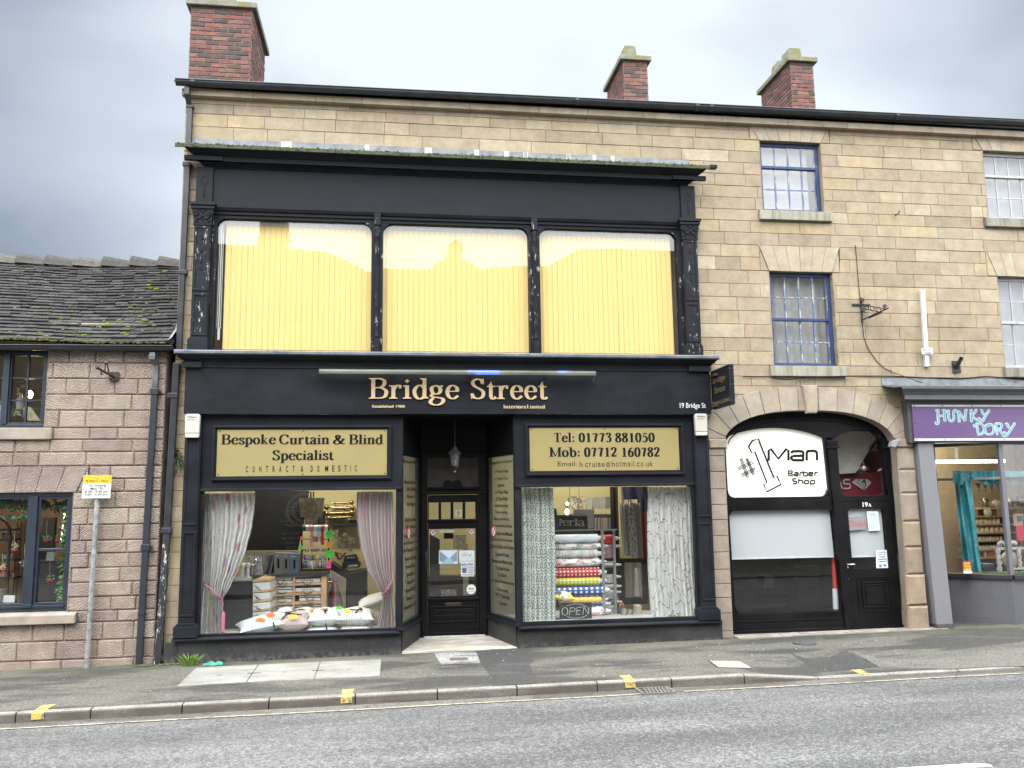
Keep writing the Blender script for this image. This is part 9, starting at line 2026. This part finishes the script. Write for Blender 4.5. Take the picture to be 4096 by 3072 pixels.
def leafp(bg,cs,s):
 def f(n,uv):
  c=n.mix(n.noise(uv,5,2),bg,tuple(min(1,x*1.06) for x in bg))
  for i,k in enumerate(cs): c=n.mix(n.mth('MULTIPLY',n.rng(n.wave(umap(n,uv,(1,1,1),(0,0,.5+i*1.1),(i*.3,i*.7,0)),s*2.2,6,2,1.5,'X'),.40,.60),n.rng(n.vor(umap(n,uv,(1,1.3,1),l=(i*3.1,i*1.7,0)),s),.46,.38)),c,k)
  return c
 return f
def trel(bg,ln_,s):
 def f(n,uv):
  a=n.wave(umap(n,uv,(1,1,1)),s,3.2,0,1.1,'X'); return n.mix(n.rng(n.mth('ABSOLUTE',n.mth('SUBTRACT',a,.5)),.06,.10),ln_,n.mix(n.rng(n.wave(umap(n,uv),s*.5,3,0,1.1,'X'),.4,.6),bg,tuple(x*.78 for x in bg)))
 return f
def tri(n,uv):
 c=(.70,.42,.03)
 for r in (0,1.047,-1.047): c=n.mix(n.rng(n.wave(umap(n,uv,(1,1,1),(0,0,r)),5.0,0,0,1,'X'),.955,.985),c,(.74,.58,.26))
 return c
FR=dict(blueleaf=cloth('blue_leaf_cloth',leafp((.58,.62,.62),[(.12,.20,.30),(.36,.48,.54)],5)),jungle=cloth('jungle_cloth',leafp((.62,.62,.58),[(.05,.14,.11),(.22,.14,.08),(.03,.05,.05)],6)),trellis=cloth('grey_trellis_cloth',trel((.52,.51,.49),(.17,.17,.17),3.4)),tropic=cloth('tropical_cloth',leafp((.66,.67,.66),[(.08,.20,.05),(.09,.08,.20),(.40,.06,.05)],6)),
 red=cloth('red_spot_cloth',dots((.36,.012,.02),(.65,.55,.5),17),.4),lime=cloth('lime_spot_cloth',dots((.36,.36,.02),(.66,.64,.40),17),.4),navy=cloth('navy_spot_cloth',dots((.012,.06,.24),(.66,.67,.67),12),.4),navy2=cloth('navy_small_spot_cloth',dots((.015,.04,.10),(.55,.55,.5),15),.5),yellow=cloth('yellow_triangle_cloth',tri,.4),bw=cloth('black_leaf_cloth',leafp((.55,.55,.55),[(.06,.06,.06),(.20,.20,.2)],7)))
FR['plainred']=plain('plain_red_cloth',(.42,.03,.025),.6); FR['dusty']=plain('dusty_pink_cloth',(.32,.215,.205),.7); FR['silver']=plain('silver_cloth',(.42,.43,.43),.35); FR['taupe']=plain('taupe_cloth',(.25,.235,.23),.6)
def froll(x0,x1,y0,y1,mat,label,Y=.50,core=True,hang=0):
 t=thing('fabric_roll',label,'fabric roll',F((x0+x1)/2,y1,Y),'rolls of fabric on the grey stand'); a,b=F(x0,y0,Y),F(x1,y1,Y); r=(a.z-b.z)/2; zc=(a.z+b.z)/2; yc=Y+.06; m=MB(); nx=16
 def f(u,w):
  an=2*math.pi*w; return (a.x+(b.x-a.x)*u,yc-r*math.cos(an),zc+r*math.sin(an),u*(b.x-a.x),w*r*6.283)
 m.grid(f,nx,24); m.add([(b.x,yc-r*math.cos(k*.2618),zc+r*math.sin(k*.2618)) for k in range(24)],[tuple(range(23,-1,-1))])
 if hang:
  z2=F(x0,y1+hang,Y).z; m.grid(lambda u,w:(a.x+(b.x-a.x)*u,yc-r-.004+.012*math.sin(u*9),zc+(z2-zc)*w,u*(b.x-a.x),w*.3),8,4)
 build(m,'cloth',mat,t)
 if core: m=MB(); m.lathe([(r*.55,0),(r*.55,.10)],(b.x-.02,yc,zc),'x',14); m.lathe([(r*.36,.101),(r*.36,.14)],(b.x-.02,yc,zc),'x',12); build(m,'core',plain('white_core',(.52,.51,.48),.6),t)
for x0,x1,y0,y1,k,lb_,h in ((480,932,568,648,'blueleaf','blue and white leaf patterned fabric roll, topmost on the front of the stand',0),(480,958,655,708,'jungle','dark jungle leaf fabric roll, second on the stand',0),(480,930,715,790,'trellis','grey trellis patterned fabric roll, third on the stand',0),(480,945,798,868,'tropic','white tropical leaf fabric roll, fourth on the stand',0),(480,945,885,980,'red','red fabric roll with white spots',0),(480,945,968,1060,'lime','lime green fabric roll with small pale spots',0),(480,975,1052,1152,'navy','navy fabric roll with large white spots',0),(560,960,1158,1218,'yellow','yellow fabric roll with a triangle pattern',0),(700,985,1205,1252,'navy2','dark navy fabric roll with small spots, lowest but one',0),(700,985,1255,1345,'tropic','white tropical leaf roll behind the OPEN sign',0)): froll(x0,x1,y0,y1,FR[k],lb_,.48,True,h)
for x0,x1,y0,y1,k,lb_,h in ((940,1075,570,640,'plainred','plain red roll at the right end of the stand',10),(985,1078,650,705,'dusty','dusty pink roll hanging open at the right of the stand',85),(985,1085,832,878,'bw','black and white leaf roll at the right of the stand',0),(985,1082,945,995,'silver','silver grey roll halfway down the right of the stand',30),(985,1090,1035,1082,'bw','pale patterned roll low on the right of the stand',0),(985,1085,1092,1140,'silver','silver grey roll hanging open low on the stand',40),(985,1092,1188,1226,'taupe','taupe roll near the foot of the stand',0),(985,1095,1235,1290,'silver','silver roll hanging to the floor at the foot of the stand',65)): froll(x0,x1,y0,y1,FR[k],lb_,.66,True,h)
C_YEL=cloth('white_yellow_leaf',lambda n,uv:n.mix(n.rng(n.noise(umap(n,uv,l=(1.3,.2,0)),5,2),.56,.60),n.mix(n.rng(n.noise(umap(n,uv,l=(3,1,0)),6,2),.58,.61),(.48,.48,.46),(.06,.07,.07)),(.60,.38,.04)))
cushion(F,600,1150,190,90,.22,C_YEL,'white cushion with black and yellow leaves above the OPEN sign',-.12)
cushion(F,560,1320,110,80,.24,C_IVORY,'pale cushion peeping out at the left of the OPEN sign')
op=thing('open_sign','black OPEN sign with letters of little white dots','sign',F(720,1365,.15)); m=MB(); m.prism(F.xz([(567,1212),(868,1207),(873,1362),(568,1370)],.15),.15,.18); build(m,'board',plain('black_board',(.014,.014,.016),.4),op,.004)
m=MB()
def dotl(pts,n_):
 tot=sum(math.hypot(b[0]-a[0],b[1]-a[1]) for a,b in zip(pts[:-1],pts[1:])); s=tot/n_; acc=0;
 for a,b in zip(pts[:-1],pts[1:]):
  l=math.hypot(b[0]-a[0],b[1]-a[1]); k=max(1,int(round(l/s)))
  for i in range(k): q=F(a[0]+(b[0]-a[0])*i/k,a[1]+(b[1]-a[1])*i/k,.148); m.ball(q,.0065,5)
dotl([(615+28*math.cos(t*.449),1293+36*math.sin(t*.449)) for t in range(15)],22); dotl([(657,1325),(668,1260),(700,1258),(715,1272),(705,1290),(665,1294)],16); dotl([(775,1252),(730,1256),(722,1322),(768,1318)],15); dotl([(728,1288),(765,1285)],5); dotl([(785,1318),(795,1250),(832,1310),(845,1248)],20)
dotl([(720+125*math.cos(t*.2094-2.3),1290+68*math.sin(t*.2094-2.3)) for t in range(17)],26); dotl([(720+125*math.cos(t*.2094+1.0),1290+68*math.sin(t*.2094+1.0)) for t in range(8)],12)
build(m,'dots',plain('white_leds',(.65,.65,.62),.4),op)
pe=thing('name_board','dark plum board lettered Perla standing on the roll stand','sign',Z3(480,920,.9)); m=MB(); m.prism(Z3.xz([(165,660),(785,655),(800,918),(170,925)],.9),.9,.93); build(m,'board',plain('plum_board',(.045,.032,.040),.5),pe)
m=MB();
for ch,a,b,y0,y1 in (('e',275,385,860,745),('r',400,500,862,745),('l',512,590,862,708),('a',598,720,865,745)):
 p,q=Z3(a,y0,.9),Z3(b,y1,.9); serif(m,ch,p.x,q.x,p.z,(q.z-p.z)/(.65 if ch!='l' else 1),.897,0,.12,.05)
p=Z3(160,865,.9); q=Z3(272,715,.9)
m.box(p.x+.03,p.x+.05,.8965,.8975,p.z,q.z); pen(m,crom([(p.x+.03,q.z),(q.x-.03,q.z-.01),(q.x,q.z-(q.z-p.z)*.28),(q.x-.03,q.z-(q.z-p.z)*.5),(p.x+.05,q.z-(q.z-p.z)*.55)],5),.8972,.02)
build(m,'letters',plain('grey_letters',(.40,.40,.40),.5),pe)
m=MB(); m.prism(Z3.xz([(500,515),(938,510),(918,915),(800,918),(785,660),(488,655)],.97),.97,.99); solo(m,'white_board',plain('gloss_white_board',(.55,.56,.56),.25),'glossy white board propped behind the plum name board','board')
m=MB(); m.prism(Z3.xz([(85,490),(130,495),(200,920),(85,925)],.7),.7,.8); solo(m,'dark_folder',plain('dark_folder_cover',(.03,.04,.045),.4),'dark folder leaning beside the fan patterned curtain','folder')
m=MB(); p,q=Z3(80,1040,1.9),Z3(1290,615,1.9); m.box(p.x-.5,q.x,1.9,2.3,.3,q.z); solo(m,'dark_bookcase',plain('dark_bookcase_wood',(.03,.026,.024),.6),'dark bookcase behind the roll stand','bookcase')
def stack(pts,Y,mat,label,nm='sample_card',cat='card',gp='sample cards on the bookcase'):
 m=MB(); m.prism(Z3.xz(pts,Y),Y,Y+.03); return solo(m,nm,mat,label,cat,gp)
C_ENG=cloth('engraved_card',lambda n,uv:n.mix(n.rng(n.noise(n.pos(),16,5,.75),.46,.56),(.16,.14,.10),(.62,.57,.42)))
stack([(455,240),(690,225),(688,495),(428,500)],1.9,C_ENG,'large engraved picture sample on the bookcase behind the white board')
stack([(698,375),(755,370),(745,495),(695,498)],1.88,plain('cream_card',(.52,.44,.30),.7),'narrow cream sample card beside the engraved one')
for i,(a,b,y0,c,nm) in enumerate(((765,885,270,(.36,.38,.32),'pale green grey sample book, leftmost of the upright row'),(890,1045,262,(.26,.25,.22),'wide brown grey sample book in the upright row'),(1050,1165,255,(.30,.31,.29),'grey sample book next to last in the upright row'),(1165,1270,248,(.17,.165,.15),'dark grey sample book at the right of the upright row'))): stack([(a,y0),(b,y0-4),(b,498),(a,500)],1.92,plain('sample_%d'%i,c,.7,0,.35,9),nm,'sample_book','book','sample books in an upright row')
m=MB(); rr=random.Random(6)
for i in range(16):
 a=950+i*21; m.col=rr.choice([(.10,.09,.08,1),(.25,.22,.18,1),(.36,.24,.15,1),(.15,.16,.18,1),(.30,.29,.27,1)]); m.prism(Z3.xz([(a,690+rr.uniform(-20,40)),(a+17,690),(a+17,930),(a,930)],1.86),1.86,1.9)
m.col=(1,1,1,1); o=solo(m,'book_row',M_CARD,'row of brown and grey books low in the dark bookcase','books')
for a,Y_ in ((405,1.3),(605,1.0)): m=MB(); m.tube([Z3(a+8,45,Y_),Z3(a-6,920,Y_)],.006,5); solo(m,'blind_cord',M_PVC,'thin white cord hanging %s of the white board'%('left' if a<500 else 'in front'),'cord')
sl_=thing('spot_stand','wire lamp stand with small glowing bulbs behind the plum name board','lamp',Z3(380,640,1.5)); m=MB(); m.tube([Z3(385,640,1.5),Z3(370,480,1.5),Z3(400,300,1.5),Z3(385,280,1.5),Z3(370,300,1.5)],.008,5); m.tube([Z3(370,480,1.5),Z3(300,405,1.5),Z3(345,395,1.5)],.006,5); m.tube([Z3(735,360,1.8),Z3(720,330,1.8),Z3(705,350,1.8)],.008,5); build(m,'wire',M_BLACKT,sl_)
m=MB(); m.ball(Z3(365,395,1.48),.028,8); m.ball(Z3(362,565,1.48),.038,8,(1,1,1.3)); build(m,'bulbs',emit('small_bulb',(1,.9,.7),5.0),sl_)
# dark hanging cloths and swatches
def drape(pts,Y,c,label,nm='hanging_cloth'):
 a,b=Z3(pts[0],45,Y),Z3(pts[1],pts[3],Y); top=Z3(pts[0],pts[2],Y).z; m=MB(); m.grid(lambda u,w:(a.x+(b.x-a.x)*u,Y+.02*math.sin(u*14),b.z+(top-b.z)*w),24,2,True,False); solo(m,nm,plain('drape_'+nm+str(pts[0]),c,.85),label,'cloth','dark cloths hanging in the right window')
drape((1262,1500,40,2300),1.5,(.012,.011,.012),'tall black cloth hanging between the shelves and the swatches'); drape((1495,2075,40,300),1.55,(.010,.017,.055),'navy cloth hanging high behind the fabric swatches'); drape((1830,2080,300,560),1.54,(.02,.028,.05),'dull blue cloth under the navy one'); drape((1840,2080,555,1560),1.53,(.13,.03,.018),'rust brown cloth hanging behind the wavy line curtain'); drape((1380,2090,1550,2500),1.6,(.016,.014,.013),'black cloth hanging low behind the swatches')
m=MB(); m.prism(Z3.xz([(1490,45),(1535,45),(1570,380),(1530,385)],1.3),1.3,1.33); solo(m,'hanger_strap',plain('pale_strap',(.35,.33,.27),.7),'pale strap from which the fabric swatches hang','strap')
rr=random.Random(3)
SW=[(1495,1560,385,1480,'trellis','pale edged fabric swatch at the left of the hanging bunch'),(1562,1612,390,1490,'taupe','plain taupe swatch second in the hanging bunch'),(1614,1668,385,1495,'bw','blue and red flecked swatch in the hanging bunch'),(1680,1735,300,1520,'jungle','swatch with a pink top in the middle of the hanging bunch'),(1737,1785,560,1545,'bw','brown leaf swatch in the hanging bunch'),(1787,1830,380,1540,'taupe','yellow brown swatch near the right of the hanging bunch'),(1832,1890,380,1545,'dusty','pale pinkish swatch at the right end of the hanging bunch')]
for a,b,y0,y1,k,lb_ in SW:
 p,q=Z3(a,y1,1.2),Z3(b,y0,1.2); sh_=Z3(a+35,y1,1.2).x-p.x; m=MB(); m.grid(lambda u,w:(p.x+(q.x-p.x)*u+sh_*(1-w),1.2+.02*math.sin(u*11),p.z+(q.z-p.z)*w,u*.25,w*1.3),10,6); solo(m,'fabric_swatch',FR[k],lb_,'swatch','fabric swatches hanging in a bunch')
m=MB(); m.grid(lambda u,w:(lambda q:(q.x,q.y,q.z))(F(1180+(160)*u+10*(1-w),1160-330*w,1.0+.025*math.sin(u*12))),20,6,True,False); solo(m,'apron',plain('taupe_linen',(.17,.15,.12),.9),'long taupe linen cloth hanging in the right window','cloth')
m=MB(); m.grid(lambda u,w:(lambda q:(q.x,q.y,q.z))(F(1270+(70)*u*(1.1-.3*w),1150-270*w,.95+.03*math.sin(u*9))),14,6,True,False); solo(m,'canvas_bag',plain('pale_canvas',(.33,.31,.28),.9),'pale canvas bag hanging in front of the taupe cloth','bag')
bk=thing('basket','dark bag with an orange handle on the window floor','bag',F(1180,1350,.6)); m=MB(); m.prism(F.xz([(1125,1242),(1195,1245),(1190,1352),(1125,1352)],.6),.6,.75); build(m,'bag_body',plain('dark_bag',(.05,.05,.05),.7),bk,.01); m=MB(); m.tube([F(1140,1245,.6),F(1148,1215,.6),F(1162,1215,.6),F(1170,1245,.6)],.012,6); build(m,'handle',plain('orange_strap',(.42,.14,.07),.6),bk)
m=MB(); m.grid(lambda u,w:(lambda q:(q.x,q.y,q.z))(F(1140+130*u+(15*w),1352-95*w*(1-.3*u),.45+.03*math.sin(u*16))),24,5,True,False); solo(m,'folded_cloth',plain('striped_grey_cloth',(.24,.24,.20),.85,0,.5,18),'crumpled grey green cloth on the floor of the right window','cloth')
m=MB(); m.prism(F.xz([(1292,1238),(1345,1236),(1345,1350),(1290,1350)],.55),.55,.7); solo(m,'cardboard_box',plain('beige_card',(.36,.31,.24),.7),'small beige box on the floor of the right window','box',None,.006)
m=MB(); m.tube([F(1420+60*math.cos(t*.4)-30,1342+9*math.sin(t*.4),.02) for t in range(15)],.006,5); m.tube([F(210+k*80,1385-k*2+4*math.sin(k*2.1),.0) for k in range(16)],.005,5); solo(m,'white_flex',_mats['white_flex'],'white flex lying along the sill of the right window','cable')
m=MB(); leafy(m,[F(1610,1335,.0),F(1660,1320,.0),F(1745,1330,.0)],random.Random(2),26,.05,[(.16,.24,.07),(.12,.20,.06)],.02,True); solo(m,'seedling',M_LEAF,'small green weed growing at the foot of the wavy line curtain','weed')
# ---- posters and stickers of the door and side panes
yd=YD+.012
t=card('street_poster','blue toned poster of an empty street on the shop door',[(360,875),(490,876),(489,970),(359,970)],H5,yd,plain('poster_sky',(.50,.60,.68),.5,0,.04),'poster')
m=MB(); m.prism(H5.xz([(364,880),(420,925),(420,960),(395,962),(364,950)],yd),yd-.002,yd-.0005); m.prism(H5.xz([(486,880),(440,925),(440,958),(486,952)],yd),yd-.002,yd-.0005); build(m,'houses',plain('poster_dark',(.18,.24,.31),.6),t); m=MB(); m.prism(H5.xz([(424,928),(436,928),(472,967),(375,967)],yd),yd-.0022,yd-.0006); build(m,'road_picture',plain('poster_road',(.26,.38,.52),.6),t)
t=card('white_notice','white card with a curly word and a web address on the shop door',[(500,877),(607,876),(607,961),(501,961)],H5,yd,plain('cool_white_card',(.52,.58,.58),.5,0,.04),'notice')
ctext(t,H5,yd,[('iliv',525,588,888,922)],plain('grey_ink',(.12,.12,.12),.5),-.012); ctext(t,H5,yd,[('See it. Love it. Live it.',508,600,930,937),('www.i-liv.co.uk',508,602,943,955)],_mats['grey_ink'],0,'small_lettering')
t=card('award_sticker','white sticker reading Belper British High Street Winner on the shop door',[(514,963),(607,962),(605,1057),(514,1058)],H5,yd-.001,_mats['white_notice'],'sticker')
ctext(t,H5,yd-.001,[('BELPER',518,603,966,982)],plain('navy_print',(.03,.06,.14),.5),.03); ctext(t,H5,yd-.001,[('THE ORIGINAL GREAT',519,603,984,991),('WINNER',518,603,1040,1054)],plain('maroon_print',(.24,.03,.04),.5),.02,'red_lettering'); ctext(t,H5,yd-.001,[('BRITISH',560,604,993,1004),('HIGH',560,604,1008,1020),('STREET',560,604,1024,1036)],_mats['navy_print'],.02,'high_street')
m=MB();
for k in range(5): m.prism(H5.xz([(520+k*7,996),(525+k*7,996),(525+k*7,1012),(518+k*7,1012)],yd),yd-.004,yd-.002)
m.prism(H5.xz([(522,1012),(552,1012),(552,1034),(522,1034)],yd),yd-.0035,yd-.002); build(m,'stall_picture',plain('sticker_blue',(.05,.10,.20),.5),t)
def disc(cr,a,b,r,Y,name,label,cat,mat,rim=None,rimw=.2,cross=False,grp=None,ring=None):
 q=cr(a,b,Y); R=r*cr.k/270*(12.4+Y)/12.4; t=thing(name,label,cat,q,grp); m=MB(); m.prism([(q.x+R*math.cos(k*.2618),q.z+R*math.sin(k*.2618)) for k in range(24)],Y-.0015,Y); build(m,'disc',mat,t)
 if rim: m=MB(); m.tube([(q.x+R*.86*math.cos(k*.2618),Y-.002,q.z+R*.86*math.sin(k*.2618)) for k in range(24)],R*rimw*.5,5,True); m.tube([(q.x-R*.6,Y-.0035,q.z+R*.6),(q.x+R*.6,Y-.0035,q.z-R*.6)],R*.08,5); build(m,'red_ring',rim,t)
 if cross: m=MB(); m.tube([(q.x-R*.5,Y-.003,q.z-R*.45),(q.x+R*.5,Y-.003,q.z+R*.5)],R*.10,5); m.tube([(q.x-R*.1,Y-.003,q.z+R*.5),(q.x+R*.3,Y-.003,q.z-R*.4)],R*.08,5); build(m,'mark',M_BLACKT,t)
 return t,q,R
M_SRED=plain('sticker_red',(.36,.05,.06),.5); GS='round no smoking stickers on the glass'
disc(H5,318,752,22,yd,'round_sticker','round no smoking sticker at the left of the shop door glass','sticker',_mats['white_notice'],M_SRED,.26,True,GS); disc(H5,588,746,22,yd,'round_sticker','round no smoking sticker at the right of the shop door glass','sticker',_mats['white_notice'],M_SRED,.26,True,GS)
for side,a,b in (('left',150,757),('right',745,742)):
 A_,B_=(LA,LB) if side=='left' else (RA,RB); k=.36 if side=='left' else .78; p=A_+(B_-A_)*k; d=(B_-A_).normalized(); z=H5(a,b,p.y).z; nn=Vector((d.y,-d.x,0))*(1 if side=='left' else -1)
 t=thing('round_sticker',f'faint round no smoking sticker on the lettered {side} side pane','sticker',(p.x,p.y,z),GS); ax=(nn,Vector((d.x,d.y,0)),Vector((0,0,1)))
 m=MB(); m.lathe([(.001,.007),(.085,.007)],(p.x,p.y,z),ax,20,False); build(m,'disc',_mats['white_notice'],t); m=MB(); c0=Vector((p.x,p.y,z))+nn*.009
 m.tube([c0+Vector((d.x,d.y,0))*.075*math.cos(k_*.3142)+Vector((0,0,.075*math.sin(k_*.3142))) for k_ in range(20)],.009,5,True); m.tube([c0+Vector((d.x,d.y,0))*-.05+Vector((0,0,.05)),c0+Vector((d.x,d.y,0))*.05+Vector((0,0,-.05))],.007,5); build(m,'red_ring',M_SRED,t)
t,q,R=disc(H5,585,1148,32,yd,'round_label','round white sticker with a gold emblem low on the shop door','sticker',_mats['white_notice']); m=MB(); m.prism(H5.xz([(562,1138),(608,1138),(604,1150),(566,1150)],yd),yd-.003,yd-.002); build(m,'emblem',plain('olive_gold',(.36,.30,.08),.5),t); ctext(t,H5,yd-.001,[('REAL REVIEWS',563,608,1160,1168)],_mats['grey_ink'],.01)
t=card('small_tile_card','small white card with a figure in the upper door panes',[(473,593),(518,593),(518,638),(473,638)],H5,yd,_mats['cream_plastic'],'card'); m=MB();
for yy,r in ((606,6),(615,8),(625,7)): qq=H5(495,yy,yd); R=r*H5.k/250; m.tube([(qq.x+R*math.cos(k*.628),yd-.003,qq.z+R*.7*math.sin(k*.628)) for k in range(10)],.0035,5,True)
build(m,'figure',plain('brown_line',(.20,.12,.05),.6),t)
for a0,a1,b0,b1,lb_ in ((365,393,728,750,'small white card at the top left of the door glass'),(402,466,726,748,'wider white card at the top of the door glass')): card('pane_card',lb_,[(a0,b0),(a1,b0),(a1,b1),(a0,b1)],H5,yd,plain('dull_white_card',(.32,.31,.27),.6),'card')
# seen through the door
m=MB(); m.prism(H5.xz([(468,768),(550,768),(545,865),(465,865)],2.0),2.0,2.2); solo(m,'stone_plaque',plain('beige_carving',(.30,.27,.19),.8,0,.4,16,.4),'carved beige plaque seen through the shop door','plaque')
m=MB(); m.prism(H5.xz([(395,755),(460,755),(460,795),(395,795)],2.1),2.1,2.15); solo(m,'dark_screen',M_BLACKT,'small dark screen seen through the top of the door glass','screen')
m=MB(); m.prism(H5.xz([(295,760),(365,800),(365,1200),(295,1200)],1.6),1.6,1.7); solo(m,'dark_rail',plain('dark_garments',(.025,.024,.023),.8),'dark hanging cloths just inside the shop door on the left','cloth')
ct=thing('shop_counter','dark shop counter with a carved front seen through the door','counter',H5(450,1200,1.9)); m=MB(); m.prism(H5.xz([(290,1055),(625,1055),(625,1250),(290,1250)],1.9),1.9,2.2); build(m,'body',plain('counter_brown',(.05,.04,.03),.5),ct); m=MB(); m.prism(H5.xz([(375,1152),(482,1150),(482,1192),(375,1195)],1.88),1.88,1.9); build(m,'panel',plain('carved_panel',(.26,.23,.17),.7,0,.7,30),ct)
m=MB(); m.prism(H5.xz([(365,1000),(450,1000),(448,1014),(365,1016)],1.85),1.85,1.95); solo(m,'button_tray',plain('cream_buttons',(.50,.44,.30),.6),'strip of cream buttons on the counter seen through the door','tray')
m=MB(); m.prism(H5.xz([(530,830),(560,830),(570,1200),(530,1200)],1.7),1.7,1.75); solo(m,'bubble_wrap_roll',plain('pale_plastic',(.30,.28,.24),.4),'pale plastic wrapped roll standing inside the shop door','roll')
